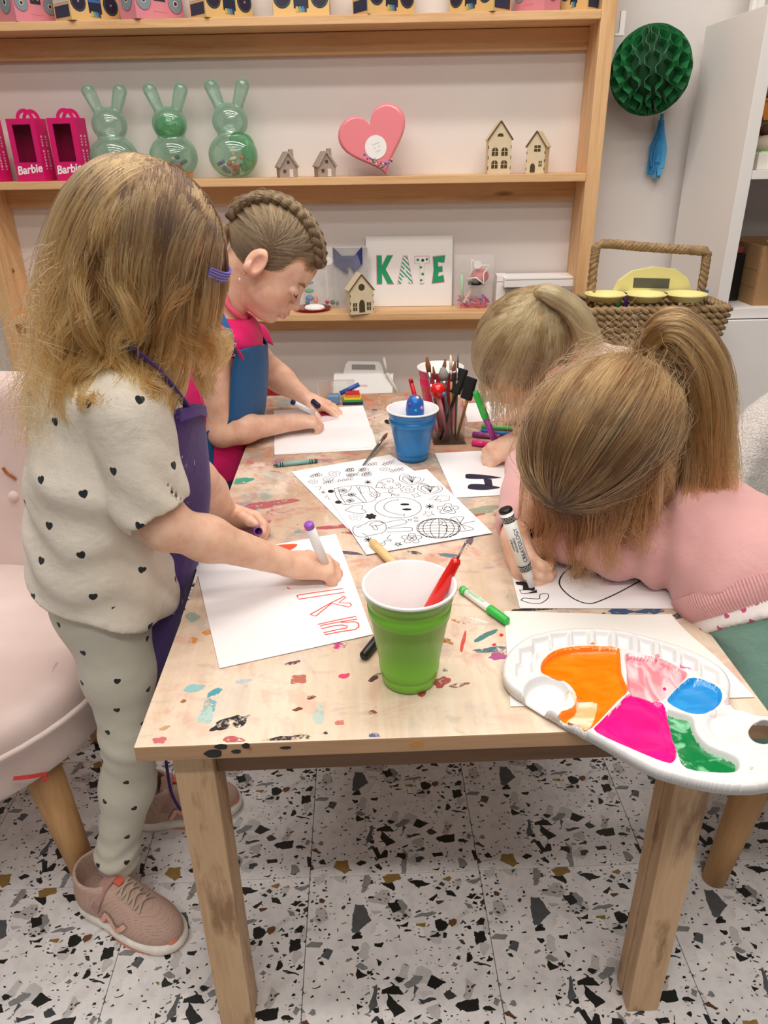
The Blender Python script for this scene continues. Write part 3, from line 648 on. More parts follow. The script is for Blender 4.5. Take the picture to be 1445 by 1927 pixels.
for k in range(46):
    x = rr.uniform(XL + 0.02, XR - 0.02); y = YF + 0.02 + (YN - YF - 0.04) * rr.random() ** 0.8
    d = Vector((x, y, TH)) - CAM; zc = d.dot(_F); splat(W_ / 2 + FPX * d.dot(_R) / zc, H_ / 2 - FPX * d.dot(_U) / zc, rr.uniform(0.0015, 0.006 if y < 0.9 else 0.011), rr.choice(PAL), 200 + k, rr.uniform(0.7, 2.4), rr.uniform(0, 3))
# splats that ran over the front edge
for px, py, sx, sz, c in ((402, 1418, 0.011, 0.006, '1b1f1e'), (416, 1403, 0.008, 0.004, '232323'), (445, 1414, 0.006, 0.003, '26282a'), (463, 1403, 0.005, 0.004, '1d1d1d'), (538, 1407, 0.007, 0.002, '1d2226'), (785, 1400, 0.009, 0.005, 'c98f4c'), (470, 1409, 0.003, 0.002, 'c4635c')):
    p = aty(px, py, YF); z = min(max(p.z, TH - 0.0205 + sz), TH - 0.0015 - sz * 0.4)
    P = [(p.x + sx * math.cos(2 * PI * k / 14) * (0.8 + 0.3 * ((k * 7) % 5) / 5), z + sz * math.sin(2 * PI * k / 14)) for k in range(14)]
    MB().prism(P, 0, 0.0004, Matrix.Translation((0, YF, 0)) @ Matrix.Rotation(PI / 2, 4, 'X')).done('paint_stain', stain(c, 0.3), tbl)
# ---- cups
def cup(px, base_py, rim_py, rim_w, col, label, name='plastic_cup', rim_only=False):
    b = onz(px, base_py, TH) if not rim_only else None
    if rim_only:
        p = onz(px, rim_py, TH + 0.146); b = Vector((p.x, p.y, TH)); h = 0.146
    else: h = aty(px, rim_py, b.y).z - TH
    rc = Vector((b.x, b.y, TH + h)); R = rim_w / 2 * (rc - CAM).dot(_F) / FPX
    t = thing(name, label, 'cup', (b.x, b.y, TH + 0.0004)); r0 = R * 0.60
    f = lambda z: r0 + (R * 0.95 - r0) * z
    prof = [(0, 0.003), (r0 * 0.85, 0.003), (r0 * 0.92, 0), (r0, 0.002), (f(0.1), 0.1 * h), (f(0.13) - 0.0015, 0.115 * h), (f(0.16), 0.13 * h), (f(0.2) , 0.2 * h), (f(0.22) - 0.001, 0.212 * h), (f(0.7), 0.7 * h), (f(0.71) + 0.0012, 0.705 * h), (f(0.8) + 0.001, 0.80 * h), (f(0.81) - 0.0008, 0.805 * h), (f(0.88), 0.88 * h), (f(0.885) + 0.0012, 0.885 * h), (f(0.975), 0.972 * h)]
    MB().lathe(prof, 48).done('cup_wall', mat('cup_' + col, col, 0.28, spec=0.5), t, world=False)
    pin = [(f(0.975), 0.972 * h), (R * 0.99, 0.972 * h), (R * 1.01, 0.982 * h), (R, h), (R * 0.97, h * 1.004), (R * 0.935, 0.995 * h), (f(0.5) - 0.002, 0.5 * h), (r0 - 0.002, 0.02 * h), (0, 0.018 * h)]
    MB().lathe(pin, 48).done('white_lining', mat('cup_white', 'eceaea', 0.3), t, world=False)
    return t, Vector((b.x, b.y, TH)), R, h
gc = cup(770, 1276, 1098, 180, '79bb3a', 'bright green plastic cup holding a red tool near the table front'); 
bcup = cup(776, 862, 768, 99, '1f74b4', 'blue plastic cup with blue egg-shaped tool handle inside')
pc = cup(829, 0, 690, 88, 'e5235f', 'pink plastic cup of brushes at the far end of the table', rim_only=True)
# ---- rods: markers, crayons, brushes
def frame(a, b):
    a = Vector(a); b = Vector(b); z = (b - a).normalized(); x = z.orthogonal().normalized(); y = z.cross(x)
    return Matrix(((x.x, y.x, z.x, a.x), (x.y, y.y, z.y, a.y), (x.z, y.z, z.z, a.z), (0, 0, 0, 1)))
def rod(name, label, cat, a, b, segs, group=None):
    """segs: (part name, material, [(r, t0..1 along)])"""
    a = Vector(a); b = Vector(b); t = thing(name, label, cat, a, group=group); Lg = (b - a).length; M = frame(a, b)
    for pn, m, prof in segs: MB().lathe([(0, prof[0][1] * Lg)] + [(r, q * Lg) for r, q in prof] + [(0, prof[-1][1] * Lg)], 16, M).done(pn, m, t)
    return t
def along(px, py, a, L, near=True):
    """point on the pixel's ray at distance L from a"""
    d = ray(px, py); o = CAM - Vector(a); A = d.dot(d); B = 2 * d.dot(o); Cc = o.dot(o) - L * L; q = B * B - 4 * A * Cc
    t = -B / (2 * A) if q < 0 else (-B + (-1 if near else 1) * math.sqrt(q)) / (2 * A); return CAM + d * t
M_WPL = mat('white_plastic', 'efedec', 0.3); M_BPL = mat('black_plastic', '161617', 0.35)
def mk(col, rough=0.35): return mat('marker_' + col, col, rough)
def marker(label, a, b, body, cap, tip, r=0.0058, capped=True, tail=None, group=None):
    """a = writing end, b = tail"""
    S = [('barrel', mk(body), [(r, 0.25), (r, 0.93)])]
    if capped: S.append(('cap', mk(cap), [(r * 0.7, 0.0), (r * 1.05, 0.02), (r * 1.15, 0.36), (r * 1.15, 0.37)]))
    else: S += [('grip', mk(body), [(r * 0.62, 0.09), (r * 0.66, 0.16), (r * 0.95, 0.2), (r * 0.95, 0.25)]), ('tip', mk(tip), [(r * 0.22, 0.0), (r * 0.4, 0.03), (r * 0.42, 0.09)])]
    S.append(('end_plug', mk(tail or cap), [(r * 1.02, 0.93), (r * 1.02, 0.985), (r * 0.85, 1.0)]))
    return rod('marker', label, 'marker', a, b, S, group)
def zt_(px, py, r=0.006): return onz(px, py, TH + r)
gm = marker('white-bodied marker with green cap lying beside the palette', zt_(955, 1170, 0.0068), zt_(868, 1108), 'eeeeec', '35b84a', '35b84a', capped=True)
MB().lathe([(0.0060, 0.88), (0.0060, 0.92)], 16, frame(zt_(955, 1170, 0.0068), zt_(868, 1108)) @ Matrix.Diagonal((1, 1, (zt_(955, 1170) - zt_(868, 1108)).length, 1))).done('ring', mk('35b84a'), gm)
def label_text(body, size, M, m, parent, name='lettering', ext=0.00008, shear=0.0, align='CENTER', bold=0.0):
    cu = bpy.data.curves.new(name, 'FONT'); cu.body = body; cu.size = size; cu.align_x = align; cu.align_y = 'CENTER'; cu.extrude = ext; cu.shear = shear; cu.resolution_u = 3; cu.offset = bold
    o = bpy.data.objects.new('tmp', cu); COL.objects.link(o); dg = bpy.context.evaluated_depsgraph_get(); me = bpy.data.meshes.new_from_object(o.evaluated_get(dg)); bpy.data.objects.remove(o)
    me.transform(M); return link_me(name, me, m, parent)
def scribble(par, M, w, h, n, m, sd=1):
    """small print too fine to read: a row of little strokes"""
    mb = MB(); r = random.Random(sd)
    for k in range(n):
        x = (k + 0.5) / n * w - w / 2
        if r.random() < 0.12: continue
        mb.box((x, h * 0.15 * (r.random() - 0.5), 0), (w / n * r.uniform(0.35, 0.75), h * r.uniform(0.6, 1.0), 0.0002))
    mb.b.transform(M); o = mb.done('small_print', m, par); o['kind'] = 'stuff'; return o
def textM(p, xdir, ndir):
    x = Vector(xdir).normalized(); n = Vector(ndir); n = (n - x * x.dot(n)).normalized(); y = n.cross(x)
    return Matrix(((x.x, y.x, n.x, p[0]), (x.y, y.y, n.y, p[1]), (x.z, y.z, n.z, p[2]), (0, 0, 0, 1)))
a_, b_ = zt_(955, 1170, 0.0068), zt_(868, 1108); ax_ = (a_ - b_).normalized(); up_ = Vector((0, -0.45, 1)); up_ = (up_ - ax_ * up_.dot(ax_)).normalized()
scribble(gm, textM(b_ * 0.66 + a_ * 0.34 + up_ * 0.0061, ax_, up_), 0.036, 0.0042, 13, mk('8fdc9c'), 3)
marker('black capped marker half hidden behind the green cup', zt_(683, 1236, 0.0068), zt_(752, 1150), 'efedec', '17171a', '17171a')
cr = rod('crayon', 'teal wax crayon lying on the table by the blank sheet', 'crayon', zt_(514, 876, 0.0045), zt_(597, 867, 0.0045), [('wax_tip', mat('teal_wax', '2f5a66', 0.6), [(0.0012, 0.0), (0.0035, 0.09), (0.0042, 0.1)]), ('wrapper', mat('teal_wrap', '7fb0b0', 0.7), [(0.0045, 0.1), (0.0045, 0.93)]), ('end', mat('teal_wax', '2f5a66', 0.6), [(0.0043, 0.93), (0.0043, 1.0)])])
Mc = frame(zt_(514, 876, 0.0045), zt_(597, 867, 0.0045)); Lc = (zt_(514, 876) - zt_(597, 867)).length
for q in (0.15, 0.2, 0.82, 0.87): MB().lathe([(0.0046, q * Lc), (0.0047, q * Lc), (0.0047, (q + 0.02) * Lc), (0.0046, (q + 0.02) * Lc)], 16, Mc).done('band', M_BPL, cr)
cr = rod('crayon', 'black and gold crayon peeking out behind the blue cup', 'crayon', zt_(724, 792, 0.0045), zt_(760, 800, 0.0045), [('wax_tip', M_BPL, [(0.002, 0), (0.0045, 0.1), (0.0045, 0.25)]), ('wrapper', mat('gold_wrap', 'b8a060', 0.6), [(0.0046, 0.25), (0.0046, 0.45)]), ('end', M_BPL, [(0.0046, 0.45), (0.0046, 1.0)])])
M_STEEL = mat('steel', 'b9b9bb', 0.3, 1.0); M_BRI = mat('brown_bristle', '7a4a26', 0.9); M_GRY = mat('grey_handle', '5d625f', 0.4)
rod('paintbrush', 'thin grey paintbrush lying across the sprig colouring page', 'paintbrush', zt_(683, 875, 0.004), zt_(729, 815, 0.02), [('handle', M_GRY, [(0.0012, 0), (0.003, 0.4), (0.0034, 0.62)]), ('ferrule', M_STEEL, [(0.0034, 0.62), (0.0036, 0.8)]), ('bristles', M_BRI, [(0.0038, 0.8), (0.0042, 0.9), (0.001, 1.0)])])
st = zt_(700, 1020, 0.008); en = zt_(748, 1068, 0.008)
rod('wooden_stick', 'pale wooden stick lying on the smiley page behind the green cup', 'stick', st, en, [('shaft', wood('pale_stick', 'e3c48c', 'cda968', (60, 60, 60), False), [(0.006, 0), (0.0072, 0.04), (0.0075, 0.5), (0.007, 1.0)])])
# red tool in the green cup
cb, R, h = gc[1], gc[2], gc[3]
p1 = cb + Vector((R * 0.86, R * 0.30, h * 1.0)); p0 = cb + Vector((-R * 0.30, -R * 0.1, 0.012)); top = p0 + (p1 - p0) * 1.33
rod('ball_stylus', 'translucent red handled tool leaning in the green cup', 'tool', p0, top, [('handle', mat('red_translucent', 'd6180f', 0.12, spec=0.6, coat=0.5), [(0.004, 0.0), (0.0075, 0.2), (0.0085, 0.5), (0.0078, 0.7), (0.0062, 0.82), (0.0064, 0.85), (0.004, 0.87)]), ('metal_tip', M_STEEL, [(0.0018, 0.87), (0.0014, 0.98), (0.002, 0.99)])])
# blue egg in the blue cup
cb, R, h = bcup[1], bcup[2], bcup[3]
e = thing('egg_brush', 'blue speckled egg-shaped tool standing in the blue cup', 'tool', cb + Vector((0.006, 0.012, 0.004)))
MB().lathe([(0, 0), (0.012, 0.001), (0.016, 0.05), (0.0185, 0.09), (0.0195, h - 0.012), (0.0175, h + 0.006), (0.011, h + 0.017), (0, h + 0.021)], 28).done('handle', mat('blue_gloss', '1a5fb0', 0.25), e, world=False)
for (dx, dy, dz, c) in ((-0.012, -0.012, h + 0.004, '7a3a9a'), (0.004, -0.008, h + 0.016, 'e0d8c0'), (0.012, -0.013, h - 0.004, 'c87aa8'), (0.0, -0.018, h - 0.008, '2f8ac0')): MB().sphere((dx, dy, dz), 0.004, 10, 6).done('paint_dot', mat('dot_' + c, c, 0.4), e, world=False)
# clear brush holder with brushes
hb = onz(846, 836, TH); hx, hy, hz = 0.064, 0.066, 0.085
M_CLR = mat('clear_plastic', 'f4f4f6', 0.06, trans=1.0, ior=1.25); M_CLR.node_tree.nodes['Principled BSDF'].inputs['Alpha'].default_value = 0.35
hd = thing('brush_holder', 'clear acrylic caddy full of brushes behind the blue cup', 'holder', (hb.x, hb.y + hy / 2, TH))
for n_, c_, d_ in (('wall', (0, -hy / 2, hz / 2), (hx, 0.002, hz)), ('wall', (0, hy / 2, hz / 2), (hx, 0.002, hz)), ('wall', (-hx / 2, 0, hz / 2), (0.002, hy - 0.004, hz)), ('wall', (hx / 2, 0, hz / 2), (0.002, hy - 0.004, hz)), ('divider', (0, 0, hz / 2), (0.0015, hy - 0.006, hz * 0.9)), ('base', (0, 0, 0.0015), (hx + 0.008, hy + 0.008, 0.003))):
    MB().box(c_, d_).done(n_, M_CLR, hd, world=False)
H0 = Vector((hb.x, hb.y + hy / 2, TH + 0.006))
M_FOAM = mat('black_foam', '1d1c1c', 0.95, bump=(400, 0.4, 0.001)); M_WOODH = wood('brush_wood', 'c08a4e', '9a6a36', (60, 60, 60), False)
def brush(label, a, b, hm, bm, rb=0.004, rh=0.0028, flat=False, group='brushes in the clear caddy'):
    return rod('paintbrush', label, 'paintbrush', a, b, [('handle', hm, [(rh * 0.6, 0), (rh, 0.3), (rh * 1.1, 0.68)]), ('ferrule', M_STEEL, [(rh * 1.1, 0.68), (rb, 0.82)]), ('bristles', bm, [(rb, 0.82), (rb * 1.2, 0.9), (rb * 0.5, 1.0)])], group)
def cp(px, py, y): return aty(px, py, y)
yb = H0.y
for (ax, ay, px, py, lab, hm, bm, rb) in ((-0.022, -0.02, 803, 672, 'silver brush with brown bristles tallest in the clear caddy', M_STEEL, M_BRI, 0.005), (-0.012, 0.0, 815, 690, 'amber handled brush in the clear caddy', M_WOODH, M_BRI, 0.003), (0.004, 0.02, 833, 692, 'wide grey flat brush in the clear caddy', M_GRY, mat('grey_bristle', '8d8a86', 0.9), 0.010), (0.010, 0.01, 848, 668, 'brush with pale bristles in the clear caddy', M_WOODH, mat('pale_bristle', 'e8d8c0', 0.9), 0.003), (0.016, 0.0, 862, 664, 'slim dark grey brush tilting right in the clear caddy', M_GRY, M_GRY, 0.002)):
    brush(lab, H0 + Vector((ax, ay, 0)), cp(px, py, yb + 0.02), hm, bm, rb)
for (ax, ay, px, py, px2, py2, lab) in ((-0.02, -0.018, 872, 700, 0, 0, 'black foam brush leaning right out of the clear caddy'), (0.016, -0.024, 889, 716, 0, 0, 'second black foam brush with wooden handle leaning right')):
    a = H0 + Vector((ax, ay, 0)); b = cp(px, py, yb - 0.012 + 0.03 * (ax < 0)); t = rod('foam_brush', lab, 'paintbrush', a, b, [('handle', M_WOODH if ax > 0 else M_BPL, [(0.003, 0), (0.0035, 0.6), (0.004, 1.0)])])
    M_ = frame(a, b); Lb = (b - a).length; MB().box((0, 0.004, Lb * 0.86), (0.011, 0.026, Lb * 0.36), bev=0.003).done('foam_head', M_FOAM, t, world=False).matrix_local = Matrix.Translation(-a) @ M_
rb_ = cp(824, 735, yb - 0.02); t = thing('red_stamper', 'glossy red ball-headed dabber in the clear caddy', 'tool', H0 + Vector((0.0, -0.02, 0)))
MB().tube([H0 + Vector((-0.003, -0.02, 0)), rb_], 0.004).done('stem', mat('pink_stem', 'd88a98', 0.4), t); MB().sphere(rb_, 0.0175, 20, 14).done('ball', mat('red_gloss', 'd01616', 0.15, coat=0.5), t); MB().sphere(rb_ + Vector((0.011, -0.012, -0.004)), 0.005, 10, 6).done('paint_dot', mat('dot_blue', '4a86c8', 0.4), t)
marker('red marker standing upright behind the blue cup', H0 + Vector((-0.05, 0.05, -0.004)), cp(772, 713, yb + 0.05), 'c21a22', 'c21a22', 'c21a22', r=0.005)
# brushes in the pink cup
cb, R, h = pc[1], pc[2], pc[3]
for k, (dx, dy, px, py, lab) in enumerate(((-0.01, 0.0, 838, 676, 'short grey brush standing in the pink cup'), (0.012, 0.004, 857, 680, 'dark handled brush standing in the pink cup'))):
    brush(lab, cb + Vector((dx, dy, 0.008)), aty(px, py, cb.y + 0.01), M_GRY, M_BRI, 0.004, group='brushes in the pink cup')
# loose caps and markers near the far right child
marker('lilac marker lying beside the pink one at far right', zt_(889, 817, 0.0068), zt_(940, 822, 0.0068), 'a4528c', '9a4a90', '9a4a90', r=0.0062)
marker('hot pink marker lying at the far right child\'s hand', zt_(888, 833, 0.0068), zt_(945, 840, 0.0068), 'e2307c', 'e2307c', 'e2307c', r=0.0062)
marker('bright green marker lying across the far right of table', zt_(906, 803, 0.0068), zt_(965, 806, 0.0068), '58c86a', '49b45c', '49b45c', r=0.0055)
marker('blue marker lying beside the bright green marker', zt_(905, 811, 0.0068), zt_(963, 818, 0.0068), '2f6fb4', '2f6fb4', '2f6fb4', r=0.005)
# pencil pouch
pz = onz(655, 765, TH); po = thing('crayon_pouch', 'clear pouch with rainbow stripes and crayons by the far sheet', 'pouch', pz)
mb = MB(); mb.prism([(0, 0), (0.06, 0), (0.052, 0.05), (0.03, 0.052)], -0.048, 0.048, Matrix.Translation(pz + Vector((-0.03, 0.02, 0.001))) @ Matrix.Rotation(PI / 2, 4, 'Z') @ Matrix.Rotation(PI / 2, 4, 'X')); mb.done('clear_bag', M_CLR, po)
for k, c in enumerate(('2b2a55', '3aa53a', 'e8d83a', 'e8862a', 'c82a2a')):
    MB().box(pz + Vector((0.012, 0.022, 0.004 + 0.0065 * k)), (0.052 - 0.004 * k, 0.02, 0.006)).done('rainbow_stripe', mat('stripe_' + c, c, 0.5), po)
MB().tube([pz + Vector((-0.02, 0.03, 0.026)), pz + Vector((0.03, 0.035, 0.048))], 0.006, 12).done('blue_crayon', mk('2f5aa8'), po)
MB().box(pz + Vector((-0.038, 0.03, 0.012)), (0.03, 0.03, 0.022), bev=0.003).done('blue_block', mat('pale_blue', '6d93b4', 0.5), po)
# ---- palette
def polysdf(X, Y, P):
    d = np.full(X.shape, 1e9, np.float64); s = np.ones(X.shape)
    n = len(P)
    for i in range(n):
        ax, ay = P[i]; bx, by = P[i - 1]; ex, ey = bx - ax, by - ay; wx, wy = X - ax, Y - ay
        q = np.clip((wx * ex + wy * ey) / (ex * ex + ey * ey + 1e-15), 0, 1); d = np.minimum(d, (wx - ex * q) ** 2 + (wy - ey * q) ** 2)
        c1 = Y >= ay; c2 = Y < by; c3_ = ex * wy > ey * wx
        flip = (c1 & c2 & c3_) | (~c1 & ~c2 & ~c3_); s = np.where(flip, -s, s)
    return s * np.sqrt(d)
ZP = TH + 0.019
def pw(poly, sm=4, z=ZP):
    pts = catmull([(x, y, 0) for x, y in poly], sm, True) if sm else [Vector((x, y, 0)) for x, y in poly]
    return [(v.x, v.y) for v in (onz(*c3(p.x, p.y), z) for p in pts)]
OUT = pw([(125, 560), (150, 470), (230, 400), (330, 365), (450, 348), (600, 345), (720, 358), (850, 388), (1000, 432), (1130, 488), (1220, 550), (1258, 620), (1252, 690), (1285, 748), (1400, 775), (1520, 790), (1640, 850), (1670, 950), (1610, 1050), (1500, 1105), (1400, 1128), (1280, 1130), (1150, 1115), (1000, 1080), (850, 1030), (600, 890), (400, 780), (250, 690), (160, 630)])
def ellp(cx, cy, rx, ry, n=36): return [(cx + rx * math.cos(2 * PI * k / n), cy + ry * math.sin(2 * PI * k / n)) for k in range(n)]
WELLS = {}
small = [(228, 548, 48, 32), (252, 478, 54, 35), (318, 430, 55, 35), (410, 405, 55, 33), (510, 396, 52, 33), (620, 398, 48, 35), (727, 410, 46, 38), (838, 437, 46, 38), (945, 468, 48, 36), (1052, 512, 50, 35), (1155, 570, 52, 37)]
for k, (x, y, a, b) in enumerate(small):
    tl = 0.12 * (k - 4); WELLS['s%d' % k] = pw([(x - a * 0.85, y - b + tl * -20), (x + a * 0.8, y - b + tl * 40), (x + a * 0.9, y + b + tl * 30), (x - a * 0.85, y + b - tl * 20)], 0)
WELLS['round'] = pw(ellp(338, 668, 112, 82), 0)
WELLS['orange'] = pw([(318, 520), (370, 470), (450, 448), (560, 440), (690, 446), (705, 470), (715, 580), (742, 660), (690, 712), (560, 846), (500, 830), (402, 782), (470, 745), (492, 690), (455, 628), (380, 592), (320, 572)], 3)
WELLS['rose'] = pw([(735, 478), (800, 478), (900, 495), (1010, 545), (1040, 575), (1015, 615), (918, 706), (850, 700), (752, 665), (742, 560)], 3)
WELLS['blue'] = pw([(1050, 602), (1130, 608), (1205, 655), (1208, 715), (1160, 760), (1110, 774), (1040, 766), (950, 718), (965, 678)], 3)
WELLS['magenta'] = pw([(765, 674), (890, 712), (925, 735), (955, 830), (986, 960), (975, 1008), (930, 1014), (760, 945), (592, 866), (602, 826), (700, 730)], 3)
WELLS['green'] = pw([(942, 758), (1000, 768), (1068, 792), (1085, 860), (1150, 932), (1275, 982), (1302, 1020), (1285, 1060), (1200, 1066), (1040, 1045), (992, 960), (955, 850)], 3)
DISH = pw(ellp(1240, 835, 128, 88), 0); HOLE = pw(ellp(1425, 870, 78, 58), 0); DISHO = pw([(1110, 800), (1180, 755), (1300, 755), (1400, 790), (1520, 810), (1560, 880), (1500, 960), (1400, 985), (1280, 950), (1160, 890)], 4)
hgr = 0.0011
xs = [p[0] for p in OUT]; ys = [p[1] for p in OUT]
GX, GY = np.meshgrid(np.arange(min(xs) - 0.004, max(xs) + 0.004, hgr), np.arange(min(ys) - 0.004, max(ys) + 0.004, hgr), indexing='ij')
sd = polysdf(GX, GY, OUT); hs = polysdf(GX, GY, HOLE)
sstep = lambda a, b, x: (lambda t: t * t * (3 - 2 * t))(np.clip((x - a) / (b - a), 0, 1))
Z = ZP - 0.002 * sstep(-0.004, 0.0, sd) + 0.0018 * sstep(0.0, -0.003, polysdf(GX, GY, DISHO)) * (1 - sstep(-0.006, -0.010, polysdf(GX, GY, DISHO)))
wd_ = {}
for k, P in WELLS.items():
    d = polysdf(GX, GY, P); wd_[k] = d; Z = Z - (0.0085 if k[0] == 's' and k[1:].isdigit() else 0.0125) * sstep(0.0012, -0.0042, d)
Z = Z - 0.004 * sstep(0.001, -0.012, polysdf(GX, GY, DISH))
ins = (sd < 0.0) & (hs > 0.0)
pal = thing('paint_palette', 'oval white plastic palette of wet paints overhanging the table corner', 'palette', (0.34, 0.68, TH))
def hf(name, mask, Zt, Zb, m, par, lev=None):
    """closed height field over the masked grid cells"""
    cell = mask[:-1, :-1] & mask[1:, :-1] & mask[1:, 1:] & mask[:-1, 1:]
    use = np.zeros(mask.shape, bool); use[:-1, :-1] |= cell; use[1:, :-1] |= cell; use[1:, 1:] |= cell; use[:-1, 1:] |= cell
    idx = np.full(mask.shape, -1); idx[use] = np.arange(use.sum()); n = use.sum()
    X_, Y_ = GX[use].copy(), GY[use].copy()
    if lev is not None:
        gx, gy = np.gradient(lev, hgr); g2 = np.maximum(gx ** 2 + gy ** 2, 0.2); l_ = lev[use]; near = np.abs(l_) < hgr * 1.7; pc_ = np.pad(cell, 1); full = (pc_[:-1, :-1] & pc_[1:, :-1] & pc_[1:, 1:] & pc_[:-1, 1:])[use]; near &= ~full
        ex, ey = np.where(near, -l_ * gx[use] / g2[use], 0), np.where(near, -l_ * gy[use] / g2[use], 0); X_ += ex; Y_ += ey; Zt = Zt.copy(); Zb = Zb.copy()
        for A_ in (Zt, Zb): ax_g, ay_g = np.gradient(A_, hgr); A_[use] += np.clip(ax_g[use] * ex + ay_g[use] * ey, -0.004, 0.004)
    V = np.concatenate([np.stack([X_, Y_, Zt[use]], 1), np.stack([X_, Y_, Zb[use]], 1)])
    I, J = np.nonzero(cell); q = np.stack([idx[I, J], idx[I + 1, J], idx[I + 1, J + 1], idx[I, J + 1]], 1); Q = [q, q[:, ::-1] + n]
    pad = np.pad(cell, 1)
    for di, dj, a, b in ((-1, 0, (0, 1), (0, 0)), (1, 0, (1, 0), (1, 1)), (0, -1, (0, 0), (1, 0)), (0, 1, (1, 1), (0, 1))):
        B = cell & ~pad[1 + di:pad.shape[0] - 1 + di, 1 + dj:pad.shape[1] - 1 + dj]; I, J = np.nonzero(B)
        u, w = idx[I + a[0], J + a[1]], idx[I + b[0], J + b[1]]; Q.append(np.stack([w, u, u + n, w + n][::1], 1))
    return link_me(name, mesh_np(V, np.concatenate(Q), name), m, par)
Zbot = np.where(sd < -0.006, Z - 0.0025, np.maximum(Z - 0.012, TH + 0.004))
M_PALW = mat('palette_plastic', 'e2e1e1', 0.3, var=0.015, vscale=30)
hf('tray', ins, Z, Zbot, M_PALW, pal, np.maximum(sd, -hs))
def wetpaint(name, c1, c2, scale=(30, 90, 30), lo=0.45, hi=0.62, rot=0.5):
    m = bpy.data.materials.new(name); m.use_nodes = True; t = NT(m); n = t.noise(t.coord('Object', scale, (0, 0, rot)), 1.0, 3, 0.5, 0.8)
    t.link(t.ramp(n.outputs[0], [(lo, lin(c1)), (hi, lin(c2))]), t.bs.inputs['Base Color']); t.bs.inputs['Roughness'].default_value = 0.12; t.bs.inputs['Coat Weight'].default_value = 0.4
    t.bump(n.outputs[0], 0.25, 0.001); return m
rs = np.random.RandomState(3)
def paint(key, c1, c2, depth, edge, rag, **kw):
    d = wd_[key]; P = np.array(WELLS[key]); c = P.mean(0)
    nz = lnorm((GX * 110, GY * 110, 0 * GX), rs.randint(999)) * rag * 0.6
    Zp = ZP - 0.0125 + depth + 0.0012 * lnorm((GX * 90, GY * 90, 0 * GX), 5); msk = (d < edge + nz) & ins
    Zt = np.maximum(Zp, Z + 0.0006)
    hf('paint_pool', msk, Zt, Zt - 0.0012, wetpaint('wet_' + key, c1, c2, **kw), pal, d - edge - nz)
paint('orange', 'f07a08', 'f08a1c', 0.004, 0.0004, 0.0012, scale=(25, 60, 25), lo=0.4, hi=0.7)
paint('rose', 'dd8793', 'f0c9cc', 0.0025, -0.0003, 0.001, scale=(60, 20, 30), rot=0.4)
paint('blue', '1f8cd2', '2a98dc', 0.006, 0.0002, 0.0006)
paint('magenta', 'ec0a80', 'f0108a', 0.0075, 0.0003, 0.0006)
paint('green', '067a3e', '7fc79b', 0.003, -0.002, 0.0015, scale=(40, 60, 30), lo=0.52, hi=0.66, rot=0.9)
d = polysdf(GX, GY, pw([(430, 640), (500, 690), (600, 700), (560, 830), (500, 825), (440, 790), (490, 740)], 3)); Zt = np.maximum(Z + 0.0007, ZP - 0.0125 + 0.0046)
hf('pale_orange_swipe', (d < 0) & ins, Zt, Zt - 0.001, wetpaint('wet_pale_orange', 'f4b77e', 'f6dcc0', (20, 70, 20), 0.4, 0.6, 0.9), pal)
for k, (x, y, a, b, c) in enumerate(((568, 428, 12, 6, 'f07a08'), (620, 470, 22, 28, 'f07a08'), (690, 460, 10, 10, 'f07a08'), (1040, 535, 40, 18, 'e85a9c'), (890, 490, 14, 10, 'dd8793'), (1010, 590, 22, 16, '3f9fd8'), (1242, 716, 18, 22, 'eebcc2'), (1165, 775, 30, 18, 'f3d9da'), (1362, 1050, 14, 10, 'd8cfb8'), (935, 625, 9, 6, 'ec0a80'), (517, 672, 5, 4, 'e8286a'))):
    d = polysdf(GX, GY, pw(ellp(x, y, a, b, 12), 0)) + 0.0008 * lnorm((GX * 300, GY * 300, 0 * GX), k)
    hf('paint_smudge', (d < 0) & ins, Z + 0.0006 + (0.004 if c == 'ec0a80' or c == 'e8286a' else 0), Z - 0.0004, mat('smudge_' + c, c, 0.15), pal)
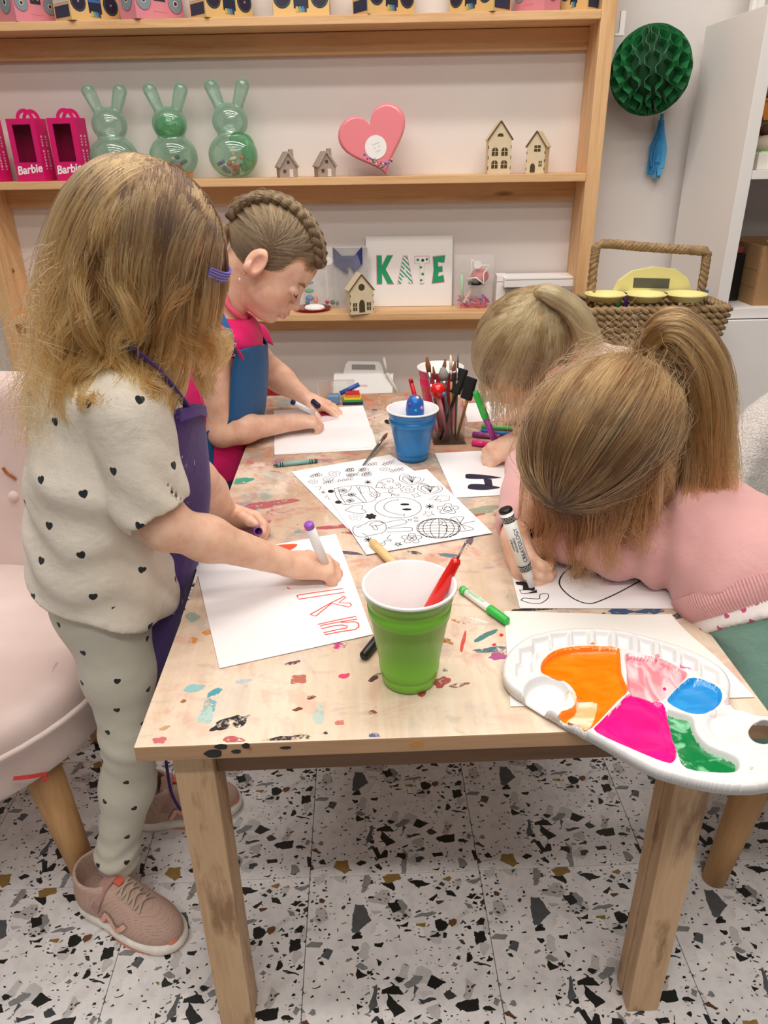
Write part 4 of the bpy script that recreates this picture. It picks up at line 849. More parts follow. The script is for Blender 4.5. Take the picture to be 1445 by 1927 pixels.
# ================================================================ people
def skin_mat():
    m = bpy.data.materials.new('skin'); m.use_nodes = True; t = NT(m); b = t.bs
    n = t.noise(t.coord(), 38, 4, 0.6); base = t.ramp(n.outputs[0], [(0.3, lin('dba68c')), (0.55, lin('e8bca3')), (0.75, lin('edc8b2'))])
    at = t.add('ShaderNodeAttribute'); at.attribute_name = 'rosy'
    c = t.mix(at.outputs['Fac'], base, lin('c0605a')); t.link(c, b.inputs['Base Color'])
    b.inputs['Roughness'].default_value = 0.5; b.inputs['Subsurface Weight'].default_value = 0.12; b.inputs['Subsurface Radius'].default_value = (1.0, 0.35, 0.2); b.inputs['Subsurface Scale'].default_value = 0.006
    t.bump(t.noise(t.coord(), 900, 2).outputs[0], 0.06, 0.0006)
    return m
M_SKIN = skin_mat()
class Head:
    def __init__(s, c, fwd, up, sc=1.0):
        s.c = Vector(c); s.R = rotm(fwd, Vector(up).cross(Vector(fwd)))    # columns: forward, left, up
        s.sc = sc; s.M = np.array(s.R)
    @classmethod
    def at(cls, skull, fwd, up, sc=1.0):
        h = cls((0, 0, 0), fwd, up, sc); h.c = Vector(skull) - Vector(h.M @ SKC) * sc; return h
    def w(s, x, y, z): return s.c + Vector(s.M @ np.array([x, y, z])) * s.sc
    def wv(s, P): return np.array(s.c) + (P * s.sc) @ s.M.T
    def loc(s, P): return ((P - np.array(s.c)) @ s.M) / s.sc
    def e(s, V, c, r, k=0.01, op='u', tilt=None):
        R = s.M
        if tilt: R = R @ np.array(Matrix.Rotation(tilt[1], 3, tilt[0]))
        V.ell(s.w(*c), [q * s.sc for q in r], R, k, op)
    def build(s, V, ears=(-1, 1)):
        e = s.e
        e(V, (-0.010, 0, 0.032), (0.088, 0.072, 0.076), 0.0)
        e(V, (0.028, 0, -0.018), (0.056, 0.056, 0.074), 0.03)
        e(V, (0.038, 0, 0.036), (0.044, 0.055, 0.044), 0.03)
        e(V, (0.052, 0, -0.080), (0.024, 0.026, 0.018), 0.030)
        e(V, (0.076, 0, -0.080), (0.010, 0.014, 0.010), 0.014)
        for y in (-1, 1):
            e(V, (0.050, 0.034 * y, -0.042), (0.030, 0.024, 0.028), 0.022)
            e(V, (0.096, 0.031 * y, -0.002), (0.014, 0.018, 0.011), 0.012, 's')
            e(V, (0.0745, 0.030 * y, -0.003), (0.0135, 0.0165, 0.0125), 0.002)
        V.cap(s.w(0.082, 0, 0.006), s.w(0.094, 0, -0.026), 0.006 * s.sc, 0.009 * s.sc, 0.012)
        e(V, (0.0985, 0, -0.029), (0.0095, 0.0095, 0.008), 0.006)
        for y in (-1, 1): e(V, (0.091, 0.010 * y, -0.032), (0.007, 0.0055, 0.006), 0.005); e(V, (0.096, 0.005 * y, -0.038), (0.003, 0.0025, 0.003), 0.002, 's')
        e(V, (0.084, 0, -0.050), (0.012, 0.022, 0.016), 0.012)
        e(V, (0.0925, 0, -0.0515), (0.0075, 0.018, 0.0048), 0.003); e(V, (0.0895, 0, -0.0615), (0.0085, 0.015, 0.0055), 0.004)
        for y in ears:
            e(V, (-0.008, 0.074 * y, -0.006), (0.021, 0.0085, 0.031), 0.004, tilt=('Z', 0.35 * y))
            e(V, (-0.012, 0.080 * y, -0.022), (0.010, 0.006, 0.012), 0.004)
            e(V, (-0.002, 0.083 * y, -0.004), (0.011, 0.0055, 0.018), 0.004, 's', ('Z', 0.35 * y))
    def rosy(s, V):
        L = s.loc(V); g = lambda c, r: np.exp(-(((L - np.array(c)) / np.array(r)) ** 2).sum(1))
        a = 0.85 * g((0.094, 0, -0.0565), (0.014, 0.017, 0.0075))
        for y in (-1, 1): a = a + 0.22 * g((0.062, 0.045 * y, -0.04), (0.03, 0.02, 0.022)) + 0.35 * g((-0.005, 0.082 * y, -0.004), (0.025, 0.012, 0.034)) + 0.3 * g((0.08, 0.03 * y, -0.012), (0.012, 0.016, 0.006))
        return np.clip(a + 0.25 * g((0.1, 0, -0.03), (0.012, 0.014, 0.012)), 0, 1)
def hand(V, wrist, d, n, thumb_side, curl=(0.5, 0.6, 0.65, 0.7), s=1.0, spread=0.10, thumb=(0.6, 0.5), finger_h=None, bend2=1.15):
    """d: wrist to knuckles, n: palm normal, thumb_side: +1/-1 along d x n.  Returns finger tips and knuckles"""
    d = Vector(d).normalized(); n = Vector(n); n = (n - d * d.dot(n)).normalized(); l = d.cross(n) * thumb_side; wrist = Vector(wrist); tips = []
    V.cap(wrist, wrist + d * 0.020 * s, 0.0165 * s, 0.017 * s, 0.012, sq=(n, 0.8))
    for o in (-0.0135, -0.0045, 0.0045, 0.0135):
        V.cap(wrist + d * 0.012 * s + l * o * 0.7 * s, wrist + d * 0.048 * s + l * o * s * 1.05, 0.0115 * s, 0.0085 * s, 0.010)
    V.ell(wrist + d * 0.022 * s + l * 0.014 * s + n * 0.006 * s, [0.018 * s, 0.010 * s, 0.012 * s], rotm(d, l), 0.008)
    ln = (1.0, 1.08, 1.0, 0.80)
    for i in range(4):
        o = (1.5 - i) * 0.0098 * s; p = wrist + d * (0.050 - 0.003 * abs(i - 1.2)) * s + l * o; a = 0.0
        q = [p]; sp = (1.5 - i) * spread
        seg = [0.021, 0.0135, 0.011]; cu = curl[i]
        for j in range(3):
            a += cu * (0.9, bend2, 0.75)[j]
            v = (d * math.cos(a) + n * math.sin(a) + l * sp * math.cos(a)).normalized(); q.append(q[-1] + v * seg[j] * ln[i] * s)
        V.chain(q, [0.0078 * s, 0.0072 * s, 0.0066 * s, 0.0054 * s], 0.0025); tips.append(q)
    t0 = wrist + d * 0.014 * s + l * 0.016 * s + n * 0.004 * s; v1 = (l * math.cos(thumb[0]) + d * math.sin(thumb[0]) + n * 0.35).normalized(); t1 = t0 + v1 * 0.020 * s
    v2 = (v1 * math.cos(thumb[1]) + (d * 0.8 + n * 0.55 - l * 0.15).normalized() * math.sin(thumb[1]) * 1.2).normalized(); t2 = t1 + v2 * 0.016 * s; v3 = (v2 + (d - l * 0.25 + n * 0.2) * 0.35).normalized(); t3 = t2 + v3 * 0.012 * s
    V.chain([t0, t1, t2, t3], [0.0105 * s, 0.0085 * s, 0.0078 * s, 0.0058 * s], 0.006); tips.append([t0, t1, t2, t3])
    return tips
def nails(tips, n, par, m, s=1.0):
    for q in tips:
        a, b = q[-2], q[-1]; d = (b - a).normalized(); nn = -Vector(n); nn = (nn - d * nn.dot(d)).normalized() if abs(nn.dot(d)) < 0.95 else d.orthogonal()
        MB().sphere((0, 0, 0), (0.0042 * s, 0.0034 * s, 0.0014 * s), 10, 6, Matrix.Translation(b + d * 0.0015 * s + nn * 0.0048 * s) @ Matrix(rotm(d, nn.cross(d)).tolist()).to_4x4()).done('fingernail', m, par)
M_NAIL = mat('nail', 'e2b0a0', 0.3)
def body_obj(V, head, par, name='body'):
    Vt, Q = V.mesh(); me = mesh_np(Vt, Q, name); at = me.attributes.new('rosy', 'FLOAT', 'POINT'); at.data.foreach_set('value', head.rosy(Vt).astype(np.float32)); return link_me(name, me, M_SKIN, par)
# ---------------------------------------------------------------- cloth
def cloth(name, col, rough=0.85, weave=900, wr=0.25, hearts=None, var=0.04, sheen=0.15):
    if name in MATS: return MATS[name]
    m = bpy.data.materials.new(name); m.use_nodes = True; MATS[name] = m; t = NT(m); b = t.bs; c0 = lin(col); o = t.coord()
    n = t.noise(o, 14, 3); c = t.ramp(n.outputs[0], [(0.3, tuple(x * (1 - var) for x in c0[:3]) + (1,)), (0.7, c0)])
    if hearts:
        uv = t.add('ShaderNodeUVMap'); uv.uv_map = 'prints'; sp = t.add('ShaderNodeSeparateXYZ'); t.link(uv.outputs[0], sp.inputs[0])
        x = t.math('MULTIPLY', sp.outputs[0], 1.15); y = t.math('MULTIPLY', sp.outputs[1], 1.15); x2 = t.math('MULTIPLY', x, x)
        q = t.math('SUBTRACT', t.math('ADD', x2, t.math('MULTIPLY', y, y)), 1.0); q3 = t.math('MULTIPLY', q, t.math('MULTIPLY', q, q))
        f = t.math('LESS_THAN', t.math('SUBTRACT', q3, t.math('MULTIPLY', x2, t.math('MULTIPLY', y, t.math('MULTIPLY', y, y)))), 0.0); c = t.mix(f, c, lin(hearts))
    t.link(c, b.inputs['Base Color']); b.inputs['Roughness'].default_value = rough; b.inputs['Sheen Weight'].default_value = sheen; b.inputs['Specular IOR Level'].default_value = 0.25
    w = t.noise(o, 17, 4, 0.5, 0.25); f = t.noise(o, weave, 2); h = t.math('ADD', t.math('MULTIPLY', w.outputs[0], wr * 4), t.math('MULTIPLY', f.outputs[0], 0.15)); t.bump(h, 0.75, 0.006)
    return m
def prints(me, spacing, size, seed, up=(0, 0, 1)):
    """hearts scattered over a cloth mesh: every face looks up its nearest heart centre"""
    n = len(me.vertices); V = np.empty(n * 3, np.float32); me.vertices.foreach_get('co', V); V = V.reshape(-1, 3); N = np.empty(n * 3, np.float32); me.vertices.foreach_get('normal', N); N = N.reshape(-1, 3)
    r = np.random.RandomState(seed); order = r.permutation(n); C = []; CN = []; cell = {}
    for i in order[:min(n, 12000)]:
        p = V[i]; k = tuple(np.floor(p / spacing).astype(int)); ok = True
        for dx in (-1, 0, 1):
            for dy in (-1, 0, 1):
                for dz in (-1, 0, 1):
                    for j in cell.get((k[0] + dx, k[1] + dy, k[2] + dz), ()):
                        if ((C[j] - p) ** 2).sum() < spacing ** 2: ok = False
        if ok: cell.setdefault(k, []).append(len(C)); C.append(p); CN.append(N[i])
    C = np.array(C); CN = np.array(CN); nq = len(me.polygons); Q = np.empty(nq * 4, np.int32); me.loops.foreach_get('vertex_index', Q); Q = Q.reshape(-1, 4); F = V[Q].mean(1)
    near = np.empty(nq, int)
    for a in range(0, nq, 4000): near[a:a + 4000] = ((F[a:a + 4000, None] - C[None]) ** 2).sum(2).argmin(1)
    U = np.array(up, np.float32); T = U - CN * (CN @ U)[:, None]; T /= np.linalg.norm(T, axis=1)[:, None] + 1e-6; B = np.cross(T, CN); ang = r.uniform(-0.5, 0.5, len(C))[:, None]
    T, B = T * np.cos(ang) + B * np.sin(ang), B * np.cos(ang) - T * np.sin(ang)
    P = V[Q] - C[near][:, None]; uv = np.stack([(P * B[near][:, None]).sum(2), (P * T[near][:, None]).sum(2)], 2) / size
    L = me.uv_layers.new(name='prints'); L.data.foreach_set('uv', uv.astype(np.float32).ravel())
def garment(V, name, m, par, wr=0.004, sc=38, seed=1, hearts=None, smooth=1):
    if wr: V.everywhere(lambda x, y, z: wr * lnorm((x * sc, y * sc, z * sc * 0.8), seed) * (np.abs(V.D) < 0.05), 'add')
    Vt, Q = V.mesh(0.0, smooth); me = mesh_np(Vt, Q, name)
    if hearts: prints(me, *hearts)
    return link_me(name, me, m, par)
# ---------------------------------------------------------------- hair
def hair_mat(name, root, tip, streak):
    m = bpy.data.materials.new(name); m.use_nodes = True; t = NT(m); t.n.remove(t.bs)
    h = t.add('ShaderNodeBsdfHairPrincipled'); h.parametrization = 'COLOR'; h.inputs['Roughness'].default_value = 0.42; h.inputs['Radial Roughness'].default_value = 0.55
    hi = t.add('ShaderNodeHairInfo'); at = t.add('ShaderNodeAttribute'); at.attribute_name = 'tint'
    f = t.ramp(hi.outputs['Intercept'], [(0.05, (0, 0, 0, 1)), (0.75, (1, 1, 1, 1))]); c = t.mix(f, lin(root), lin(tip)); c = t.mix(t.math('MULTIPLY', at.outputs['Fac'], 0.8, clamp=True), c, lin(streak))
    dk = t.ramp(at.outputs['Fac'], [(0.0, (0.5, 0.48, 0.46, 1)), (0.45, (1, 1, 1, 1))]); c = t.mix(1.0, c, dk, 'MULTIPLY')
    t.link(c, h.inputs['Color']); t.link(h.outputs[0], t.n['Material Output'].inputs['Surface']); return m
def hair_obj(name, S, m, par, r0=0.00042, r1=0.00016, tint=None, seed=0):
    N, K, _ = S.shape; hc = bpy.data.hair_curves.new(name); hc.add_curves([K] * N)
    hc.attributes['position'].data.foreach_set('vector', S.astype(np.float32).ravel())
    ra = hc.attributes.get('radius') or hc.attributes.new('radius', 'FLOAT', 'POINT'); ra.data.foreach_set('value', np.tile(np.linspace(r0, r1, K), N).astype(np.float32))
    ti = hc.attributes.new('tint', 'FLOAT', 'CURVE'); ti.data.foreach_set('value', (tint if tint is not None else np.random.RandomState(seed).rand(N)).astype(np.float32))
    hc.materials.append(m); o = bpy.data.objects.new(name, hc); COL.objects.link(o); setpar(o, par); o['kind'] = 'stuff'; return o
SKR = np.array([0.096, 0.077, 0.081]); SKC = np.array([-0.006, 0, 0.032])     # hair shell over the skull, head-local
def scalp(N, seed, test, seeds=None):
    r = np.random.RandomState(seed); out = []
    while len(out) < N:
        u = r.normal(size=(N * 3, 3)); u /= np.linalg.norm(u, axis=1)[:, None]; P = SKC + u * SKR; out += list(u[test(P)])
    return np.array(out[:N])
def collide(P, balls, caps=()):
    for c, M, rad in balls:
        L = (P - c) @ M / rad; d = np.linalg.norm(L, axis=1); k = d < 1
        if k.any(): P[k] = c + (L[k] / np.maximum(d[k], 1e-6)[:, None] * rad) @ M.T
    for a, b, ra in caps:
        ab = b - a; t = np.clip(((P - a) @ ab) / (ab @ ab), 0, 1); q = a + t[:, None] * ab; v = P - q; d = np.linalg.norm(v, axis=1); k = d < ra
        if k.any(): P[k] = q[k] + v[k] / np.maximum(d[k], 1e-6)[:, None] * ra
    return P
def waves(S, seed, amp, freq, start=0.3, clumps=None, jitter=0.35):
    """wave the strands clump by clump, growing towards the tips"""
    N, K, _ = S.shape; r = np.random.RandomState(seed); t = np.linspace(0, 1, K)[None]
    nc = int(clumps.max()) + 1; ph = r.rand(nc) * 6.28; ph2 = r.rand(nc) * 6.28; fr = freq * (0.7 + 0.6 * r.rand(nc)); am = amp * (0.5 + r.rand(nc)); D = r.normal(size=(nc, 3)); D /= np.linalg.norm(D, axis=1)[:, None]; D2 = np.cross(D, r.normal(size=(nc, 3))); D2 /= np.linalg.norm(D2, axis=1)[:, None]
    g = np.clip((t - start) / (1 - start), 0, 1) ** 1.1; c = clumps
    a = (am[c] * (1 + jitter * r.normal(size=N)))[:, None] * g
    jp = jitter * r.normal(size=N)
    S = S + D[c][:, None] * (a * np.sin(6.28 * fr[c][:, None] * t + (ph[c] + jp)[:, None]))[..., None] + D2[c][:, None] * (a * np.cos(6.28 * fr[c][:, None] * t + (ph2[c] + jp)[:, None]))[..., None]
    return S
def clump_ids(U, nc, seed):
    r = np.random.RandomState(seed); C = U[r.choice(len(U), nc, replace=False)]; return ((U[:, None] - C[None]) ** 2).sum(2).argmin(1)
def clumped(S, ids, amount, start=0.15):
    """pull strands towards the mean strand of their clump"""
    nc = ids.max() + 1; K = S.shape[1]; M = np.zeros((nc, K, 3)); n = np.bincount(ids, minlength=nc)[:, None, None]; np.add.at(M, ids, S); M /= np.maximum(n, 1)
    g = np.clip((np.linspace(0, 1, K) - start) / (1 - start), 0, 1)[None, :, None] * amount; return S * (1 - g) + M[ids] * g
def hang(head, U, L, K, seed, balls, caps, flow, grav=0.16, stiff=1.0, drift=None, lift=0.06):
    """strands grown from scalp directions U, steered by flow(localpoint) on the head, then by gravity"""
    N = len(U); r = np.random.RandomState(seed); Pl = SKC + U * SKR; P = head.wv(Pl); Nn = U / SKR; Nn /= np.linalg.norm(Nn, axis=1)[:, None]; nw = Nn @ head.M.T
    d = flow(Pl) @ head.M.T + np.array([0, 0, -1.0]); d = d - nw * (d * nw).sum(1)[:, None]; d /= np.linalg.norm(d, axis=1)[:, None] + 1e-9
    d = d + lift * nw; S = [P.copy()]; L = L * (0.75 + 0.4 * r.rand(N)); st = (L / (K - 1))[:, None]
    g = np.array([0, 0, -1.0]) if drift is None else np.array(drift, float)
    for k in range(K - 1):
        d = d * stiff + g * grav * (0.6 + k / K) + r.normal(size=(N, 3)) * 0.02; d /= np.linalg.norm(d, axis=1)[:, None]; Q = collide(P + d * st, balls, caps); v = Q - P; v /= np.linalg.norm(v, axis=1)[:, None] + 1e-9; d = 0.5 * d + 0.5 * v; P = P + v * st; P = collide(P, balls, caps); S.append(P.copy())
    return np.stack(S, 1)
def to_tie(head, U, tie, K, seed, lift=0.05, gather=0.012):
    """strands combed over the skull from U to the tie direction"""
    r = np.random.RandomState(seed); T = np.array(tie, float); T /= np.linalg.norm(T); N = len(U); om = np.arccos(np.clip(U @ T, -0.999, 0.999))[:, None]; so = np.sin(om); out = []
    off = r.normal(size=(N, 3)) * gather
    for k in range(K):
        t = (k / (K - 1)); D = (np.sin((1 - t) * om) * U + np.sin(t * om) * T) / so
        rad = 1 + lift * math.sin(PI * t) * (0.4 + 0.6 * r.rand()) + 0.10 * max(0, t - 0.85) / 0.15
        out.append(SKC + D * SKR * rad + off * t ** 3)
    return head.wv(np.stack(out, 1).reshape(-1, 3)).reshape(N, K, 3)
def tail(ctrl, N, K, seed, r0, r1, rend, spread=1.0, fray=0.6):
    """strands along a bent bundle through control points"""
    r = np.random.RandomState(seed); C = np.array([tuple(v) for v in catmull(ctrl, 12)]); n = len(C); a = r.rand(N) * 6.28; q = np.sqrt(r.rand(N)); S = np.empty((N, K, 3)); ln = 0.48 + 0.52 * r.rand(N); jit = r.normal(size=(N, 3)) * 0.006 * fray
    T = np.gradient(C, axis=0); T /= np.linalg.norm(T, axis=1)[:, None]; u = np.cross(T, np.array([0.3, 0.8, 0.2])); u /= np.linalg.norm(u, axis=1)[:, None]; w = np.cross(T, u)
    for k in range(K):
        f = k / (K - 1) * ln * (n - 1.001); i = f.astype(int); fr = (f - i)[:, None]; t = f / (n - 1)
        c = C[i] * (1 - fr) + C[np.minimum(i + 1, n - 1)] * fr; R = np.where(t < 0.3, r0 + (r1 - r0) * t / 0.3, r1 + (rend - r1) * (t - 0.3) / 0.7) * q * spread
        R = R * (1 + 0.5 * fray * t); S[:, k] = c + jit * (t * t)[:, None] + u[i] * (R * np.cos(a))[:, None] + w[i] * (R * np.sin(a))[:, None]
    return S, a, q
def hair_cap(head, par, m, test=None, sc=1.0, extra=None, h=0.004, cuts=()):
    lo = np.array(head.c) - 0.13; V = Vol(lo, lo + 0.26, h); head.e(V, SKC, [0.0945 * sc, 0.0755 * sc, 0.0795 * sc], 0.0)
    for c, r in cuts: head.e(V, c, r, 0.004, 's')
    if extra: extra(V)
    return V.obj('hair', m, par, smooth=1)
def strip(name, pts, width, side, m, par, th=0.0015):
    """flat band along points; side gives the width direction per point"""
    mb = MB(); rows = []
    for i, p in enumerate(pts):
        p = Vector(p); t = (Vector(pts[min(i + 1, len(pts) - 1)]) - Vector(pts[max(i - 1, 0)])).normalized(); s = Vector(side[i] if isinstance(side, list) else side); s = (s - t * s.dot(t)).normalized(); n = t.cross(s)
        rows.append([mb.b.verts.new(p + s * a * width / 2 + n * b * th / 2) for a, b in ((-1, -1), (1, -1), (1, 1), (-1, 1))])
    for A, B in zip(rows, rows[1:]):
        for k in range(4): f = mb.b.faces.new((A[k], A[(k + 1) % 4], B[(k + 1) % 4], B[k])); f.smooth = False
    mb.b.faces.new(rows[0]); mb.b.faces.new(rows[-1][::-1]); return mb.done(name, m, par)
def surf(name, fn, nu, nv, m, par, th=0.002):
    """thin cloth from a parametric sheet fn(u, v) -> point"""
    P = [[Vector(fn(i / nu, j / nv)) for j in range(nv + 1)] for i in range(nu + 1)]; V = []; F = []; K = (nu + 1) * (nv + 1)
    for i in range(nu + 1):
        for j in range(nv + 1): V.append(P[i][j])
    for i in range(nu + 1):
        for j in range(nv + 1):
            du = P[min(i + 1, nu)][j] - P[max(i - 1, 0)][j]; dv = P[i][min(j + 1, nv)] - P[i][max(j - 1, 0)]; n = du.cross(dv); n = n.normalized() if n.length > 1e-9 else Vector((0, 0, 1)); V.append(P[i][j] + n * th)
    ix = lambda i, j: i * (nv + 1) + j
    for i in range(nu):
        for j in range(nv): q = (ix(i, j), ix(i + 1, j), ix(i + 1, j + 1), ix(i, j + 1)); F.append(q[::-1]); F.append(tuple(K + x for x in q))
    bd = [ix(i, 0) for i in range(nu + 1)] + [ix(nu, j) for j in range(1, nv + 1)] + [ix(i, nv) for i in range(nu - 1, -1, -1)] + [ix(0, j) for j in range(nv - 1, 0, -1)]
    for a, b in zip(bd, bd[1:] + bd[:1]): F.append((a, b, K + b, K + a))
    return link_me(name, mesh_from(V, F), m, par, smooth=True)
# ---------------------------------------------------------------- girl at the near left (hearts, purple apron)
def girl_one():
    J = lambda px, py, y: aty(px, py, y)
    P1 = thing('person', 'girl with long wavy brown hair, heart print outfit and purple apron, bending over the table', 'person', (-0.40, 0.90, 0), group=None)
    hd = Head.at(J(278, 432, 0.945), (0.83, 0.0, -0.55), (0.55, 0.0, 0.83), 0.97)
    neck = J(212, 668, 0.945); shR, shL = J(236, 780, 0.865), J(268, 760, 1.035); elR = J(312, 990, 0.86); wrR = onz(548, 1062, TH + 0.036); pel = J(192, 1120, 0.935)
    elL = J(372, 905, 1.06); wrL = onz(430, 968, TH + 0.032)
    # skin
    V = Vol((-0.50, 0.76, 0.55), (0.02, 1.20, 1.20), 0.0023); hd.build(V, ())
    V.cap(hd.w(-0.03, 0, -0.045), neck, 0.034, 0.036, 0.02)
    V.ell(neck + Vector((-0.02, 0, -0.06)), (0.06, 0.085, 0.06), None, 0.03)
    V.chain([neck + Vector((-0.02, 0, -0.08)), pel], [0.07, 0.07], 0.03)
    for a, b, c in ((shR, elR, wrR), (shL, elL, wrL)):
        m1 = b + (c - b) * 0.3; V.chain([a, b, m1, c], [0.032, 0.0285, 0.0285, 0.0185], 0.02)
    dR = Vector((0.93, 0.16, -0.20)); t1 = hand(V, wrR, dR, (0.25, 0.25, -0.9), 1, (0.72, 0.80, 0.85, 0.85), 1.12, 0.05, thumb=(0.75, 0.6), bend2=1.3)
    dL = Vector((0.90, -0.10, -0.18)); t2 = hand(V, wrL, dL, (-0.1, -0.75, -0.6), -1, (0.75, 0.8, 0.8, 0.85), 1.05, 0.05, thumb=(0.9, 0.5))
    body_obj(V, hd, P1); nails(t1[:4], (0.25, 0.25, -0.9), P1, M_NAIL, 1.1)
    MB().tube([hd.w(0.0875, -0.016, -0.006), hd.w(0.089, -0.028, -0.010), hd.w(0.083, -0.041, -0.006)], [0.0008, 0.0014, 0.0007], 6).done('eyelash', mat('lash', '3a2a20', 0.8), P1)
    MB().tube([hd.w(0.092, -0.014, 0.012), hd.w(0.092, -0.028, 0.016), hd.w(0.083, -0.045, 0.012)], [0.0012, 0.0020, 0.0008], 6).done('eyebrow', mat('brow', '8a6a4c', 0.8), P1)
    # shirt
    HM = '20262a'
    V = Vol((-0.54, 0.77, 0.50), (-0.10, 1.13, 1.02), 0.0035)
    V.chain([J(222, 735, 0.945), J(196, 880, 0.94), J(190, 1010, 0.935), J(190, 1110, 0.935)], [0.074, 0.088, 0.088, 0.106], 0.03, sq=((0, 1, 0), 1.12))
    V.ell(neck + Vector((-0.005, 0, -0.045)), (0.062, 0.10, 0.052), None, 0.03)
    V.cap(J(200, 690, 0.945), J(150, 760, 0.945), 0.055, 0.06, 0.03)
    slR = J(290, 957, 0.858); slL = J(330, 880, 1.055)
    V.chain([shR + Vector((0, 0.01, 0)), slR], [0.054, 0.0475], 0.007); V.chain([shL, slL], [0.052, 0.044], 0.02)
    V.cap(J(262, 880, 0.862), slR + (slR - shR) * 0.4, 0.031, 0.041, 0.004, 's'); V.cap(shL, slL + (slL - shL) * 0.4, 0.030, 0.038, 0.004, 's')
    dd = (slR - shR).normalized(); nR = Vector((dd.x + 0.15, dd.y, dd.z)); pl = slR
    def cut(x, y, z):
        a = (x - pl.x) * nR.x + (y - pl.y) * nR.y + (z - pl.z) * nR.z
        lat = np.sqrt((x - pl.x) ** 2 + (y - pl.y) ** 2 + (z - pl.z) ** 2) - 0.075
        return np.minimum(a, 0 - 0 * a) + np.where((lat < 0) & (a > 0), a, 0)
    V.everywhere(lambda x, y, z: np.where(((x - pl.x) * nR.x + (y - pl.y) * nR.y + (z - pl.z) * nR.z > 0) & ((x - pl.x) ** 2 + (y - pl.y) ** 2 + (z - pl.z) ** 2 < 0.08 ** 2) & ((x + 0.29) > 0), (x - pl.x) * nR.x + (y - pl.y) * nR.y + (z - pl.z) * nR.z, -1.0), 'i', 0.002)
    hz = J(190, 1095, 0.935); nh = Vector((-0.42, 0, -1)); V.everywhere(lambda x, y, z: np.where(x < 0.5, (x - hz.x) * nh.x + (z - hz.z + 0.004 * np.sin(x * 40)) * nh.z, 0), 'i', 0.004)
    V.cap(neck + Vector((0.02, 0, 0.05)), neck + Vector((-0.005, 0, 0.0)), 0.045, 0.040, 0.006, 's')
    V.everywhere(lambda x, y, z: 0.0035 * np.sin(95 * (z + 0.7 * x) + 3 * np.sin(28 * y + 20 * x)) * np.exp(-((z - 0.70) / 0.10) ** 2) * (np.abs(V.D) < 0.05), 'add')
    garment(V, 'tshirt', cloth('cream_cotton', 'ded5c8', hearts=HM, wr=0.5), P1, 0.006, 36, 3, (0.054, 0.0056, 5))
    # hem bands
    # leggings
    V = Vol((-0.56, 0.79, 0.03), (-0.25, 1.10, 0.68), 0.0035)
    hipR, hipL = J(196, 1125, 0.895), J(196, 1125, 0.985); knR, anR = J(245, 1385, 0.885), J(222, 1602, 0.875); knL, anL = J(240, 1340, 1.0), J(262, 1470, 1.03)
    V.ell(pel, (0.070, 0.088, 0.072), None, 0.02)
    V.chain([hipR, J(222, 1260, 0.89), knR, J(240, 1480, 0.89), anR, anR + Vector((-0.004, 0, -0.02))], [0.062, 0.050, 0.040, 0.040, 0.031, 0.031], 0.02)
    V.chain([hipL, J(225, 1250, 0.99), knL, anL], [0.066, 0.050, 0.040, 0.031], 0.02)
    V.everywhere(lambda x, y, z: 0.0022 * np.sin(z * 190 + 3 * np.sin(x * 40)) * np.exp(-((z - 0.11) / 0.05) ** 2) + 0.0015 * np.sin(z * 150 + 2 * x * 30) * np.exp(-((z - 0.34) / 0.05) ** 2), 'add')
    garment(V, 'leggings', cloth('ivory_jersey', 'cfcbbc', hearts=HM, wr=0.2), P1, 0.0015, 40, 8, (0.047, 0.0047, 9))
    # shoes
    def shoe(heel, toe, z0=0.0, w=0.036):
        d = (toe - heel); L = d.length; d.normalize(); s = Vector((-d.y, d.x, 0)); up = Vector((0, 0, 1)); R = rotm(d, s); o = heel
        q = lambda a, b, c: o + d * a * L + s * b + up * c
        sh = MB(); sh.b.free()
        lo = np.minimum(np.array(heel), np.array(toe)) - np.array([0.07, 0.07, 0.0]); hi = np.maximum(np.array(heel), np.array(toe)) + np.array([0.07, 0.07, 0.13]); lo[2] = -0.01
        U = Vol(lo, hi, 0.0026)
        U.ell(q(0.20, 0, 0.040), (0.20 * L, w * 0.86, 0.040), R, 0); U.ell(q(0.66, 0, 0.028), (0.36 * L, w * 1.06, 0.034), R, 0.03); U.ell(q(0.40, 0, 0.055), (0.22 * L, w * 0.78, 0.034), R, 0.03)
        U.cap(q(0.17, 0, 0.05), q(0.20, 0, 0.088), 0.036, 0.038, 0.02); U.cap(q(0.20, 0, 0.06), q(0.20, 0, 0.14), 0.030, 0.033, 0.003, 's'); U.plane(q(0.2, 0, 0.098), (0.25 * d.x, 0.25 * d.y, 1), 0.006); U.plane((0, 0, 0.016), (0, 0, -1))
        up_o = U.obj('shoe', mat_mesh, P1, smooth=1)
        S = Vol(lo, hi, 0.0026); S.ell(q(0.20, 0, 0.014), (0.215 * L, w * 0.98, 0.024), R, 0); S.ell(q(0.62, 0, 0.012), (0.41 * L, w * 1.16, 0.020), R, 0.02); S.cap(q(0.1, 0, 0.02), q(0.85, 0, 0.012), w * 0.8, w * 0.85, 0.02, sq=(up, 0.55)); S.plane((0, 0, 0.001), (0, 0, -1)); S.everywhere(lambda x, y, z: z - 0.022 - 0.008 * np.clip(1 - ((x - q(0, 0, 0).x) * d.x + (y - q(0, 0, 0).y) * d.y) / (0.4 * L), 0, 1), 'i', 0.005)
        S.obj('sole', mat('shoe_sole', 'f0eae2', 0.6, var=0.12, vscale=60), up_o, smooth=1)
        b2 = Vol(lo, hi, 0.0026); b2.ell(q(0.62, 0, 0.001), (0.41 * L, w * 1.17, 0.0045), R, 0); b2.plane((0, 0, 0.0), (0, 0, -1)); b2.obj('outsole', mat('shoe_coral', 'e2917a', 0.6), up_o)
